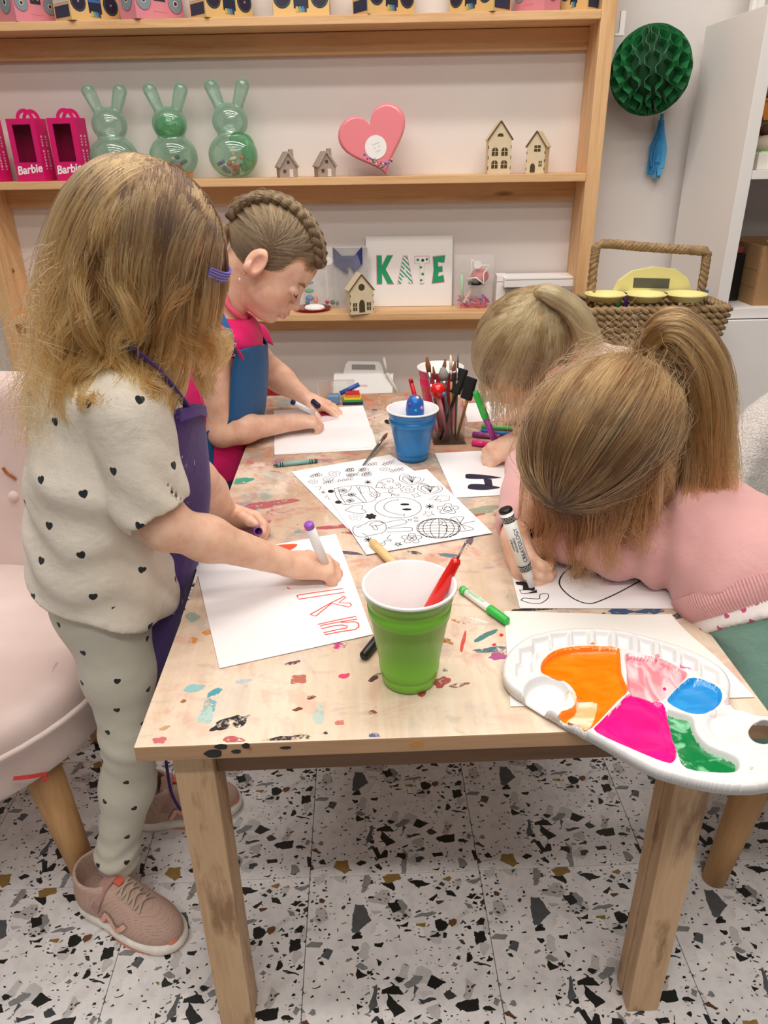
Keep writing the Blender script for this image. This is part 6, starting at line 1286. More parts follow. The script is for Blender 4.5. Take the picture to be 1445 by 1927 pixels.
# ---------------------------------------------------------------- girl at the near right (brown ponytail, pink sweatshirt)
def girl_four():
    J = lambda px, py, y: aty(px, py, y)
    P4 = thing('person', 'girl with brown ponytail, pink sweatshirt and green trousers, leaning across the table', 'person', (0.66, 0.86, 0))
    hd = Head.at(J(1122, 828, 0.95), (-0.55, 0.22, -0.80), (-0.45, -0.70, 0.55), 1.20)
    neck = J(1250, 905, 1.00); sh1, sh2 = J(1300, 985, 0.93), J(1120, 930, 1.10); pel = J(1450, 1235, 0.80)
    wr = onz(968, 1010, TH + 0.045); el = onz(1003, 890, TH + 0.06); el2 = onz(1235, 1050, TH + 0.045); wr2 = onz(1075, 1022, TH + 0.04)
    V = Vol((0.15, 0.66, 0.52), (0.82, 1.28, 1.0), 0.0026); hd.build(V, ()); V.cap(hd.w(-0.035, 0, -0.045), neck, 0.037, 0.04, 0.02); V.chain([neck + Vector((0.04, -0.03, -0.04)), pel], [0.06, 0.07], 0.03)
    V.chain([sh2, el, wr], [0.034, 0.030, 0.021], 0.02); V.chain([sh1, el2, wr2], [0.034, 0.030, 0.021], 0.02)
    # writing hand: fingers wrap the thick marker
    tip = onz(1003, 1111, TH + 0.001); en = along(950, 957, tip, 0.138, True); ax = (en - tip).normalized()
    d = (tip + ax * 0.045 - wr); d.normalize(); t1 = hand(V, wr, Vector((0.10, -0.80, -0.35)), Vector((0.75, -0.25, -0.45)), -1, (0.62, 0.72, 0.80, 0.85), 1.22, 0.04, thumb=(0.55, 0.7)); hand(V, wr2, (-0.95, 0.1, -0.2), (0, 0, -1), -1, (0.3, 0.3, 0.3, 0.3), 1.1, 0.1)
    body_obj(V, hd, P4); nails(t1, (0.75, -0.25, -0.45), P4, M_NAIL, 1.15)
    PKS = cloth('pink_fleece', 'dba7a6', 0.9, wr=0.35, var=0.03, sheen=0.3); V = Vol((0.17, 0.64, 0.53), (0.86, 1.30, 0.92), 0.0042)
    hem = J(1405, 1112, 0.845)
    V.chain([neck + Vector((0.02, -0.015, -0.03)), J(1335, 1010, 0.95), J(1400, 1085, 0.875), pel + Vector((0.0, 0.02, 0.02))], [0.062, 0.086, 0.096, 0.092], 0.03)
    V.chain([sh2 + Vector((0.02, 0, 0)), el, el.lerp(wr, 0.80)], [0.062, 0.050, 0.034], 0.015); V.ell(el.lerp(wr, 0.80), (0.036, 0.034, 0.034), None, 0.006)
    V.chain([sh1 + Vector((0.01, 0.0, -0.01)), el2 + Vector((0.008, 0.01, 0.012)), el2.lerp(wr2, 0.6) + Vector((0, 0.005, 0.01)), wr2], [0.074, 0.054, 0.050, 0.036], 0.014)
    V.cap(el.lerp(wr, 0.8), wr + (wr - el) * 0.3, 0.026, 0.03, 0.004, 's'); V.plane((0, 0, TH + 0.0045), (0, 0, -1)) if False else None
    V.everywhere(lambda x, y, z: np.where((x < 0.462), TH + 0.003 - z, -1.0), 'i', 0.004)
    V.everywhere(lambda x, y, z: 0.0060 * np.sin(70 * (x - y) + 25 * z + 2 * np.sin(30 * x)) * np.exp(-(((x - 0.42) / 0.10) ** 2 + ((y - 0.95) / 0.08) ** 2)), 'add')
    hn = (pel - J(1400, 1085, 0.875)).normalized(); V.everywhere(lambda x, y, z: (x - hem.x) * hn.x + (y - hem.y) * hn.y + (z - hem.z) * hn.z, 'i', 0.004); garment(V, 'sweatshirt', PKS, P4, 0.0075, 34, 6)
    # ribbed hem band, shirt tail, trousers
    a = (J(1400, 1085, 0.875) - pel).normalized()
    axis = (pel + Vector((0, 0.02, 0.02)) - J(1400, 1085, 0.875)).normalized(); u0 = axis.orthogonal().normalized(); v0 = axis.cross(u0); cen = hem + (J(1400, 1085, 0.875) - hem) - axis * ((J(1400, 1085, 0.875) - hem).dot(axis)); n = 150
    mb = MB(); rows = []
    for j in range(7):
        t = j / 6; row = []
        for k in range(2 * n):
            ang = 2 * PI * k / (2 * n); rr_ = 0.103 - 0.008 * t + 0.004 * math.sin(PI * t) + (0.0016 if k % 2 else -0.0004); row.append(mb.b.verts.new(cen + axis * (-0.012 + 0.036 * t) + (u0 * math.cos(ang) + v0 * math.sin(ang)) * rr_))
        rows.append(row)
    for A, B in zip(rows, rows[1:]):
        for k in range(2 * n): mb.b.faces.new((A[k], A[(k + 1) % (2 * n)], B[(k + 1) % (2 * n)], B[k]))
    mb.b.faces.new(rows[0]); mb.b.faces.new(rows[-1]); mb.done('ribbed_hem', PKS, P4)
    V = Vol((0.44, 0.55, 0.40), (0.90, 0.98, 0.80), 0.005); V.cap(cen, cen + axis * 0.055, 0.094, 0.098, 0); V.plane(cen + axis * 0.042, axis); dm = cloth('white_dot_jersey', 'ece4e2', 0.85, hearts='d0507c', wr=0.2); garment(V, 'undershirt', dm, P4, 0.002, 40, 3, (0.016, 0.0036, 4))
    GT = cloth('sage_cotton', '7a9d90', 0.85, wr=0.35); V = Vol((0.42, 0.52, 0.30), (0.95, 1.10, 0.78), 0.005); V.cap(cen + axis * 0.03, pel + Vector((0.03, -0.02, -0.06)), 0.092, 0.105, 0.02); V.chain([pel + Vector((0.0, -0.02, -0.06)), Vector((0.535, 0.79, 0.455)), Vector((0.74, 0.92, 0.44))], [0.085, 0.058, 0.045], 0.02); V.chain([pel + Vector((0.04, 0.04, -0.06)), Vector((0.56, 0.98, 0.46)), Vector((0.76, 1.06, 0.44))], [0.08, 0.058, 0.045], 0.02); garment(V, 'trousers', GT, P4, 0.004, 34, 9)
    for q, dd in ((Vector((0.765, 0.925, 0.445)), Vector((0.9, 0.1, 0.12))), (Vector((0.785, 1.065, 0.445)), Vector((0.9, 0.05, 0.12)))):
        V = Vol(q - Vector((0.08, 0.08, 0.06)), q + Vector((0.18, 0.08, 0.08)), 0.004); V.cap(q, q + dd * 0.035, 0.034, 0.032, 0); V.ell(q + dd * 0.085 + Vector((0, 0, -0.006)), (0.070, 0.034, 0.028), rotm(dd, (0, 1, 0)), 0.02); so = V.obj('shoe', mat('grey_trainer', 'b8b4b2', 0.7), P4, smooth=1)
        V = Vol(q - Vector((0.08, 0.08, 0.06)), q + Vector((0.18, 0.08, 0.08)), 0.004); V.ell(q + dd * 0.075 + Vector((0, 0, 0.022)), (0.080, 0.036, 0.010), rotm(dd, (0, 1, 0)), 0); V.obj('sole', mat('trainer_sole', 'e8e4de', 0.6), so)
    # hair
    HMt = hair_mat('hair_brown_ponytail', '4a3420', '8a6238', 'c4965c'); hair_cap(hd, P4, mat('hair_base_brown_b', '453321', 0.75), sc=1.02, cuts=[((0.100, 0, -0.055), (0.062, 0.085, 0.085))])
    tpx = J(1222, 660, 1.0); tl = hd.loc(np.array([tuple(tpx)]))[0]; tie = (tl - SKC) / SKR; tie = tie / np.linalg.norm(tie); N, K = 9000, 20; U = scalp(N, 51, lambda P: P[:, 2] > -0.05 + np.clip(P[:, 0], -0.05, 0.2) * 0.75); S = to_tie(hd, U, tie, K, 52, 0.09, 0.007); r = np.random.RandomState(6); ids = clump_ids(U, 300, 53); S = clumped(S, ids, 0.6, 0.15); S = waves(S, 3, 0.0055, 0.9, 0.05, ids, 0.4)
    fr0 = np.clip((U @ tie + 0.2) / 1.2, 0, 1); hair_obj('hair_strands', S, HMt, P4, 0.0005, 0.0004, np.clip(0.14 + 0.30 * fr0 + 0.34 * r.normal(size=300)[ids] + 0.16 * r.normal(size=N), 0, 1))
    tp = Vector(hd.wv((SKC + tie * SKR * 1.10)[None])[0]); out = (tp - hd.c).normalized(); o1 = out.orthogonal().normalized(); o2 = out.cross(o1); TL = mat('teal_tie', '6fb0c0', 0.85, bump=(500, 0.8, 0.003))
    for q in (0, 1): MB().tube([tp + out * (0.003 * math.sin(a * 9 + q * PI)) + (o1 * math.cos(a) + o2 * math.sin(a)) * (0.0125 + 0.002 * math.cos(a * 9 + q * PI)) for a in np.linspace(0, 2 * PI, 60)[:-1]], 0.0036, 8, closed=True).done('hair_tie', TL, P4)
    y0 = tp.y; B, a_, q_ = tail([tp - out * 0.015, tp + out * 0.012, J(1262, 622, y0 - 0.02), J(1310, 668, y0 - 0.04), J(1328, 740, y0 - 0.05), J(1330, 820, y0 - 0.05), J(1335, 890, y0 - 0.05), J(1345, 980, y0 - 0.05)], 4200, 30, 54, 0.010, 0.028, 0.030); i3 = clump_ids(np.stack([np.cos(a_) * q_, np.sin(a_) * q_, 0 * a_], 1), 60, 3); B = waves(B, 5, 0.007, 1.6, 0.35, i3, 0.3); hair_obj('hair_strands', B, HMt, P4, 0.00048, 0.0002, np.clip(0.42 + 0.28 * r.normal(size=60)[i3] + 0.12 * r.normal(size=4200), 0, 1))
    B, a_, q_ = tail([tp - out * 0.01, tp + out * 0.008, J(1268, 672, y0 - 0.02), J(1292, 760, y0 - 0.03), J(1290, 850, y0 - 0.04), J(1280, 930, y0 - 0.05), J(1265, 1010, y0 - 0.05)], 2600, 28, 58, 0.008, 0.026, 0.034); B = waves(B, 6, 0.008, 1.4, 0.35, clump_ids(np.stack([np.cos(a_) * q_, np.sin(a_) * q_, 0 * a_], 1), 50, 3), 0.3); hair_obj('hair_strands', B, HMt, P4, 0.00048, 0.0002, np.clip(0.30 + 0.28 * r.normal(size=2600), 0, 1))
    w = lambda v: np.array(tuple(v)); balls = [(np.array(hd.c) + SKC @ hd.M.T * hd.sc, hd.M, SKR * hd.sc * 1.0), (w(hd.w(0.03, 0, -0.03)), hd.M, np.array([0.062, 0.064, 0.085]) * hd.sc)]
    caps = [(w(sh1), w(el2), 0.075), (w(sh2), w(el), 0.06)]
    U2 = scalp(2200, 55, lambda P: (P[:, 2] < 0.06) & (P[:, 2] > -0.05 + np.clip(P[:, 0], -0.05, 0.2) * 0.7)); S2 = hang(hd, U2, 0.125, 22, 56, balls, caps, lambda P: np.stack([0.2 + 0 * P[:, 0], np.sign(P[:, 1]) * 0.5, -0.2 + 0 * P[:, 0]], 1), 0.35); i2 = clump_ids(U2, 80, 7); S2 = waves(clumped(S2, i2, 0.6), 8, 0.011, 1.6, 0.25, i2); hair_obj('hair_strands', S2, HMt, P4, 0.00045, 0.00018, np.clip(0.18 + 0.3 * r.normal(size=80)[i2], 0, 1))
    U5 = scalp(260, 59, lambda P: P[:, 2] > -0.04); S5 = to_tie(hd, U5, tie, 16, 60, 0.26, 0.03); S5 = waves(S5, 4, 0.010, 1.1, 0.1, np.arange(260) % 90, 0.6); hair_obj('hair_strands', S5, HMt, P4, 0.0003, 0.00015, None, 4)
    # thick marker
    r_ = 0.0098; t = rod('marker', 'thick white and black marker upright in the pink sweatshirt girl\'s hand', 'marker', tip, en, [('nib', mk('161616'), [(0.0022, 0.0), (0.0036, 0.02), (0.0038, 0.05)]), ('collar', mk('f2f1f0'), [(0.0045, 0.05), (0.005, 0.15), (0.0074, 0.165), (0.0078, 0.24), (r_ * 0.93, 0.26)]), ('barrel', mk('f2f1f0'), [(r_, 0.26), (r_, 0.965)]), ('end_plug', mk('161616'), [(r_ * 1.02, 0.965), (r_ * 1.02, 0.99), (r_ * 0.9, 1.0)])])
    Mf = frame(tip, en); Lm = (en - tip).length
    for q0, q1 in ((0.27, 0.34), (0.855, 0.925)): MB().lathe([(r_ * 1.0, q0 * Lm), (r_ * 1.015, q0 * Lm), (r_ * 1.015, q1 * Lm), (r_ * 1.0, q1 * Lm)], 24, Mf).done('black_band', mk('161616'), t)
    view = (CAM - tip).normalized(); view = (view - ax * view.dot(ax)).normalized(); sd = ax.cross(view)
    for q0, q1 in ((0.27, 0.34), (0.855, 0.925)):
        for k in range(-3, 4):
            an = k * 0.42; n_ = view * math.cos(an) + sd * math.sin(an); MB().tube([tip + ax * Lm * ((q0 + q1) / 2) + n_ * r_ * 1.02 + (n_.cross(ax) * math.cos(b) * 0.0013 + ax * math.sin(b) * 0.0034) for b in np.linspace(0, 2 * PI, 12)[:-1]], 0.00028, 4, closed=True).done('loop_mark', mk('f2f1f0'), t)
    for tx, sz, an, q in (('CREATOLOGY', 0.0086, 0.42, 0.58), ('WASHABLE', 0.0048, -0.25, 0.60), ('LAVABLE', 0.0048, -0.75, 0.60)):
        n_ = view * math.cos(an) - sd * math.sin(an) if False else view * math.cos(an) + sd * math.sin(an); label_text(tx, sz, textM(tip + ax * Lm * q + n_ * r_ * 1.012, ax, n_), mk('161616'), t)
girl_four()
# ---------------------------------------------------------------- chairs
def tub_chair(name, label, c, face, m, seat_z, R, back_h, legs, arc_deg=105, thick=0.045, buttons=False, boucle=False):
    t = thing(name, label, 'chair', (c[0], c[1], 0)); cx, cy = c; fx, fy = math.cos(face), math.sin(face)
    V = Vol((cx - R - 0.1, cy - R - 0.1, seat_z - 0.2), (cx + R + 0.1, cy + R + 0.1, seat_z + 0.06), 0.006)
    V.everywhere(lambda x, y, z: np.minimum(V.D, smax(np.sqrt((x - cx) ** 2 + (y - cy) ** 2) - (R - 0.02) - 0.06 * np.clip((z - seat_z + 0.13) / 0.1, -1, 0), np.abs(z - (seat_z - 0.065)) - 0.065, 0.035)) - V.D, 'add')
    seat = V.obj('seat', m, t, smooth=1)
    V = Vol((cx - R - 0.14, cy - R - 0.14, seat_z - 0.12), (cx + R + 0.14, cy + R + 0.14, seat_z + back_h + 0.06), 0.007); A = math.radians(arc_deg)
    def back(x, y, z):
        r = np.sqrt((x - cx) ** 2 + (y - cy) ** 2); a = np.arctan2(y - cy, x - cx); da = np.abs((a - face - PI + PI) % (2 * PI) - PI); da = np.abs(((a - (face + PI)) + PI) % (2 * PI) - PI)
        flare = 0.16 * np.clip(z - seat_z, 0, 1); top = seat_z + back_h * np.clip(1.12 - (da / A) ** 3 * 0.85, 0.05, 1.0)
        d = np.abs(r - (R - 0.015 + flare)) - thick; d = smax(d, z - top, 0.05); d = smax(d, (seat_z - 0.10) - z, 0.02); return smax(d, (da - A) * R, 0.04)
    V.everywhere(lambda x, y, z: back(x, y, z) - V.D, 'add')
    if boucle: V.everywhere(lambda x, y, z: 0.003 * lnorm((x * 260, y * 260, z * 260), 3) * (np.abs(V.D) < 0.03), 'add')
    bo = V.obj('backrest', m, t, smooth=1)
    MB().tube([(cx + (R + 0.001) * math.cos(2 * PI * k / 60), cy + (R + 0.001) * math.sin(2 * PI * k / 60), seat_z - 0.028) for k in range(60)], 0.0045, 8, closed=True).done('piping', m, t)
    if buttons:
        for row, zz in enumerate((0.14, 0.27)):
            for k in range(-4, 5):
                a = face + PI + (k + 0.5 * row) * 0.36; rr_ = R - 0.015 + 0.16 * zz - thick; MB().sphere((cx + rr_ * math.cos(a), cy + rr_ * math.sin(a), seat_z + zz), 0.011, 12, 8).done('button', m, t)
    LGW = wood('chair_leg_wood', 'c79a68', 'a87c4c', (40, 40, 4), False)
    for a in legs:
        x0, y0 = cx + (R - 0.10) * math.cos(a), cy + (R - 0.10) * math.sin(a); x1, y1 = cx + (R - 0.045) * math.cos(a), cy + (R - 0.045) * math.sin(a); MB().tube([(x0, y0, seat_z - 0.12), (x1, y1, 0.0)], [0.031, 0.019], 18).done('leg', LGW, t)
    return t
vel = bpy.data.materials.new('pink_velvet'); vel.use_nodes = True; t_ = NT(vel); n_ = t_.noise(t_.coord(), 5, 4); st_ = t_.noise(t_.coord('Object', (60, 14, 60)), 1.0, 4, 0.7)
c_ = t_.ramp(n_.outputs[0], [(0.35, lin('cbb3ad')), (0.65, lin('d9c6c0'))]); c_ = t_.mix(t_.ramp(st_.outputs[0], [(0.70, (0, 0, 0, 1)), (0.74, (0.6, 0.6, 0.6, 1))]), c_, lin('a86a60')); t_.link(c_, t_.bs.inputs['Base Color']); t_.bs.inputs['Roughness'].default_value = 0.8; t_.bs.inputs['Sheen Weight'].default_value = 0.5
ch = tub_chair('tub_chair', 'pale pink velvet tub chair with paint marks at the left', (-0.735, 1.03), math.radians(-62), vel, 0.43, 0.325, 0.36, [math.radians(a) for a in (-30, -120, 60, 150)], 100, buttons=True)
mb_ = onz(0, 0, 0) if False else None
for pts, w_, c in (([(25, 1465), (55, 1462), (88, 1456), (92, 1462), (80, 1470)], 0.006, 'c8433c'), ([(5, 880), (12, 890), (30, 902)], 0.006, '9a5a34')):
    P = []
    for x, y in pts:
        best = None; o_, dd = CAM, ray(x, y)
        for k in range(1, 260):
            p = o_ + dd * (0.5 + k * 0.005); r_ = math.hypot(p.x + 0.735, p.y - 1.03)
            if (w_ and py_ if False else (p.z < 0.43 and r_ < 0.327 and p.z > 0.28)) if y > 1200 else (r_ > 0.325 - 0.018 + 0.16 * (p.z - 0.43) - 0.047 and p.y > 1.0): best = p; break
        if best: P.append(best - dd.normalized() * 0.003)
    if len(P) > 1: strip('paint_mark', P, w_, (0, 0.3, 1), mat('chair_paint_' + c, c, 0.6), ch, 0.001)
bou = bpy.data.materials.new('white_boucle'); bou.use_nodes = True; t_ = NT(bou); n_ = t_.noise(t_.coord(), 260, 3, 0.7); t_.link(t_.ramp(n_.outputs[0], [(0.3, lin('b9b0aa')), (0.65, lin('e6e0dc'))]), t_.bs.inputs['Base Color']); t_.bs.inputs['Roughness'].default_value = 0.95; t_.bump(n_.outputs[0], 0.9, 0.006)
tub_chair('tub_chair', 'cream boucle tub chair under the girl in the pink sweatshirt', (0.82, 0.97), math.radians(235), bou, 0.40, 0.30, 0.35, [math.radians(a) for a in (205, 130, 290, 20)], 78, boucle=True)
# ================================================================ things on the shelves
RW4 = Matrix.Rotation(PHI, 4, 'Z')
def wthing(name, label, cat, u, v, z, rz=0.0, group=None): return thing(name, label, cat, WP(u, v, z), PHI + rz, group)
def upx(px, py, v): return wpix(px, py, v)[0]
# ---- boombox gift boxes on the top shelf
def disc(par, x, z, y, r, cols, name='speaker_print', M=None):
    for k, (f, c) in enumerate(cols): MB().lathe([(0, 0), (r * f, 0), (r * f, 0.0006), (0, 0.0006)], 26, (M or Matrix.Identity(4)) @ Matrix.Translation((x, y - 0.0003 - 0.0004 * k, z)) @ Matrix.Rotation(PI / 2, 4, 'X')).done(name, mat('print_' + c, c, 0.5), par, world=False, smooth=False)
def boombox(px0, px1, rz, kind, label, w=0.165, d=0.085, h=0.12):
    v = -0.078; pc_ = (px0 + px1) / 2; u = upx(pc_, 36, v); t = wthing('boombox_box', label, 'gift box', u, v, SH[0] + 0.0003, rz, 'boombox gift boxes on the top shelf')
    if kind == 'pink': body, rim = 'd98a98', [(1.0, 'c24a60'), (0.93, '7d93a0'), (0.30, 'e6d2b0'), (0.2, '3a2a2a')]
    else: body, rim = 'ddb878', [(1.0, '24262c'), (0.93, '3d5560'), (0.82, '2a2238'), (0.12, '8a92b0')]
    MB().box((0, 0, h / 2), (w, d, h), bev=0.001).done('carton', mat('carton_' + kind, body, 0.5), t, world=False)
    yf = -d / 2
    for sx in (-1, 1): disc(t, sx * w * 0.33, h * 0.40, yf, w * 0.155, rim)
    MB().box((0, yf - 0.0004, h * 0.44), (w * 0.26, 0.0008, h * 0.5)).done('deck_print', mat('deck_' + kind, '20283c' if kind != 'pink' else 'd98a98', 0.5), t, world=False)
    MB().box((0, yf - 0.0010, h * 0.52), (w * 0.24, 0.0008, h * 0.22)).done('cassette_print', mat('cass_' + kind, '3b6aa8' if kind != 'pink' else '2c3036', 0.5), t, world=False)
    for sx in (-1, 1): disc(t, sx * w * 0.06, h * 0.52, yf - 0.0012, w * 0.035, [(1.0, '1b2440' if kind != 'pink' else '8a8f8c')], 'reel_print')
    if kind != 'pink':
        for k, c in enumerate(('c8b070', '6aa080', '3f7fb0', '2a3a6a')): MB().box((-w * 0.075 + k * w * 0.05, yf - 0.001, h * 0.17), (w * 0.04, 0.0008, h * 0.11)).done('equaliser_print', mat('eq_' + c, c, 0.5), t, world=False)
    for sx in (-1, 1):
        Ms = Matrix.Translation((sx * w / 2, 0, 0)) @ Matrix.Rotation(sx * PI / 2, 4, 'Z')
        if kind == 'pink': disc(t, 0, h * 0.42, 0, d * 0.34, rim, 'side_print', Ms)
        else:
            MB().box((sx * (w / 2 + 0.0003), 0, h * 0.62), (0.0008, d * 0.88, h * 0.5)).done('side_print', mat('side_silver', 'cfcbc6', 0.5), t, world=False); MB().box((sx * (w / 2 + 0.0006), 0, h * 0.20), (0.0008, d * 0.84, h * 0.24)).done('side_print', mat('side_dark', '2a3550', 0.5), t, world=False); disc(t, 0, h * 0.62, 0, d * 0.2, [(1.0, 'd9a860')], 'side_print', Ms)
    MB().tube([(-w * 0.35, 0, h), (-w * 0.35, 0, h + 0.022), (w * 0.35, 0, h + 0.022), (w * 0.35, 0, h)], 0.004, 8).done('handle', mat('carton_' + kind, body, 0.5), t, world=False)
R = math.radians
boombox(-95, -5, R(40), 'gold', 'dark gold boombox gift box cut by the photo edge')
boombox(12, 100, R(56), 'pink', 'leftmost pink boombox gift box on the top shelf', w=0.14)
boombox(104, 228, R(54), 'gold', 'gold boombox gift box between the two pink ones at left')
boombox(226, 350, R(50), 'pink', 'pink boombox gift box between two gold ones')
boombox(354, 482, R(46), 'gold', 'gold boombox gift box right of the second pink one')
boombox(517, 621, R(4), 'gold', 'gold boombox gift box facing straight out above the small cottages')
boombox(662, 782, R(36), 'gold', 'gold boombox gift box above the pink heart')
boombox(842, 962, R(-44), 'gold', 'gold boombox gift box turned left beside the last pink one')
boombox(966, 1052, R(-50), 'pink', 'pink boombox gift box near the right upright', w=0.115, d=0.07)
boombox(1056, 1128, R(-52), 'gold', 'rightmost gold boombox gift box against the upright', w=0.10, d=0.07)
# ---- pink doll boxes
M_HOT = mat('hot_pink_card', 'd4106a', 0.45)
def dollbox(px, w, label, rz=R(-7)):
    v = -0.06; u = upx(px, 345, v); t = wthing('doll_box', label, 'gift box', u, v, SH[1] + 0.0003, rz, 'pink window boxes on the middle shelf'); d, h = 0.065, 0.178
    for nm, c, dm in (('side_panel', (-w / 2, 0, h / 2), (0.001, d, h)), ('side_panel', (w / 2, 0, h / 2), (0.001, d, h)), ('back_panel', (0, d / 2, h / 2), (w, 0.001, h)), ('base_panel', (0, 0, 0.0006), (w, d, 0.001)), ('top_panel', (0, 0, h), (w, d, 0.001)), ('front_panel', (0, -d / 2, 0.0275), (w, 0.001, 0.055)), ('front_panel', (0, -d / 2, h - 0.008), (w, 0.001, 0.016)), ('front_panel', (-w / 2 + 0.009, -d / 2, 0.108), (0.018, 0.001, 0.108)), ('front_panel', (w / 2 - 0.0085, -d / 2, 0.108), (0.017, 0.001, 0.108))):
        MB().box(c, dm).done(nm, M_HOT, t, world=False)
    MB().box((0, -d / 2 + 0.001, 0.108), (w - 0.03, 0.0006, 0.11)).done('clear_window', M_CLR, t, world=False)
    for y in (-d * 0.25, d * 0.3): MB().prism(arc((0.008, h - 0.002), 0.030, 0, PI, 16) + arc((0.008, h - 0.002), 0.019, PI, 0, 16), -0.0006, 0.0006, Matrix.Translation((0, y, 0)) @ Matrix.Rotation(PI / 2, 4, 'X')).done('handle', M_HOT, t, world=False)
    o = label_text('Barbie', 0.034, Matrix.Translation((0.000, -d / 2 - 0.001, 0.034)) @ Matrix.Rotation(PI / 2, 4, 'X') @ Matrix.Rotation(0.10, 4, 'Z'), mat('white_print', 'f6eef2', 0.5), None, shear=0.2, bold=0.0009); o.parent = t
    for y_ in (-0.012, 0.012): scribble(None, Matrix.Translation((w / 2 + 0.0008, y_, h * 0.46)) @ Matrix.Rotation(PI / 2, 4, 'Y'), 0.10, 0.010, 12, mat('pale_pink_print', 'e6b8cc', 0.5), 5).parent = t
    return t
dollbox(-10, 0.092, 'pink window box cut off by the left photo edge'); dollbox(72, 0.096, 'pink window box in the middle of the row of three'); dollbox(145, 0.094, 'rightmost pink window box beside the bunny jars')
# ---- green bunny jars
def tinted(name, col, dens, rough=0.04, tcol=None):
    m = bpy.data.materials.new(name); m.use_nodes = True; t = NT(m); t.n.remove(t.bs); tr = t.add('ShaderNodeBsdfTransparent'); gl = t.add('ShaderNodeBsdfGlossy'); gl.inputs['Roughness'].default_value = rough; df = t.add('ShaderNodeBsdfTranslucent'); df.inputs[0].default_value = lin(col); df2 = t.add('ShaderNodeBsdfDiffuse'); df2.inputs[0].default_value = tuple(x ** 1.15 for x in lin(col)[:3]) + (1,); ms = t.add('ShaderNodeMixShader'); ms.inputs[0].default_value = 0.5; t.link(df.outputs[0], ms.inputs[1]); t.link(df2.outputs[0], ms.inputs[2]); tr.inputs[0].default_value = lin(tcol or col)
    lw = t.add('ShaderNodeLayerWeight'); lw.inputs[0].default_value = 0.35; m1 = t.add('ShaderNodeMixShader'); m2 = t.add('ShaderNodeMixShader')
    t.link(t.math('MULTIPLY_ADD', lw.outputs['Facing'], 0.5, dens, clamp=True), m1.inputs[0]); t.link(tr.outputs[0], m1.inputs[1]); t.link(ms.outputs[0], m1.inputs[2])
    t.link(t.math('MULTIPLY_ADD', lw.outputs['Fresnel'], 0.5, 0.05, clamp=True), m2.inputs[0]); t.link(m1.outputs[0], m2.inputs[1]); t.link(gl.outputs[0], m2.inputs[2]); t.link(m2.outputs[0], t.n['Material Output'].inputs['Surface']); return m
M_MINT = tinted('mint_plastic', 'bff2da', 0.17, tcol='eefaf5'); M_SLIME = tinted('green_slime', '8ae09c', 0.35, tcol='c8f4d0'); M_CLEARSL = tinted('clear_slime', 'e8f4ee', 0.25)
BCOL = ['f07a48', 'e8dcd0', '4f5258', 'd86a70', '3a9a78', '8a6ab0', 'f0b890']
def bunny(px, label, rz, slime_head, slime_side, sd, s=1.0):
    v = -0.075; u = upx(px, 338, v); t = wthing('bunny_jar', label, 'jar', u, v, SH[1] + 0.0003, rz, 'green bunny jars on the middle shelf'); c0 = WP(u, v, SH[1]); Rz = Matrix.Rotation(PHI + rz, 3, 'Z'); L = lambda x, y, z: c0 + Rz @ Vector((x, y, z)) * s
    V = Vol(L(-0.09, -0.07, 0) - Vector((0.02, 0.02, 0.004)), L(0.09, 0.07, 0.27) + Vector((0.02, 0.02, 0)), 0.0035)
    V.ell(L(0, 0, 0.064), [q * s for q in (0.076, 0.056, 0.066)], np.array(Rz), 0); V.ell(L(0, 0, 0.158), [q * s for q in (0.054, 0.044, 0.050)], np.array(Rz), 0.01)
    for sx in (-1, 1): V.cap(L(sx * 0.026, 0, 0.195), L(sx * 0.047, 0, 0.252), 0.016 * s, 0.0215 * s, 0.004)
    V.plane(L(0, 0, 0.004), (0, 0, -1), 0.004); V.obj('jar_shell', M_MINT, t, smooth=2)
    V = Vol(L(-0.09, -0.07, 0), L(0.09, 0.07, 0.22), 0.0045)
    if slime_head: V.ell(L(0, 0, 0.150), [q * s for q in (0.047, 0.037, 0.036)], np.array(Rz), 0)
    if slime_side: V.ell(L(0.048, 0.005, 0.070), [q * s for q in (0.022, 0.034, 0.05)], np.array(Rz), 0.005); V.ell(L(0.02, 0.005, 0.11), [q * s for q in (0.03, 0.02, 0.02)], np.array(Rz), 0.01)
    if slime_head or slime_side: V.obj('green_slime', M_SLIME, t, smooth=1)
    r = random.Random(sd)
    for k in range(22):
        a = r.uniform(0, 2 * PI); q = r.uniform(0, 0.048); z = 0.013 + r.random() ** 2 * 0.055; p = (q * math.cos(a) * s, q * math.sin(a) * 0.65 * s, z * s)
        if k % 3 == 0: MB().tube([(p[0] - 0.010, p[1], p[2]), (p[0] + 0.012, p[1], p[2] + r.uniform(-0.004, 0.012))], 0.0055, 8).done('bead', mat('bead_' + BCOL[k % 7], BCOL[k % 7], 0.4), t, world=False)
        else: MB().sphere(p, r.uniform(0.005, 0.009), 10, 7).done('bead', mat('bead_' + BCOL[(k * 3) % 7], BCOL[(k * 3) % 7], 0.4), t, world=False)
bunny(222, 'leftmost mint bunny jar half hidden by the brown wavy hair', R(12), False, False, 1); bunny(332, 'middle mint bunny jar with green slime in its head', R(6), True, False, 2); bunny(443, 'rightmost mint bunny jar full of coloured beads', R(0), False, True, 3, 1.03)
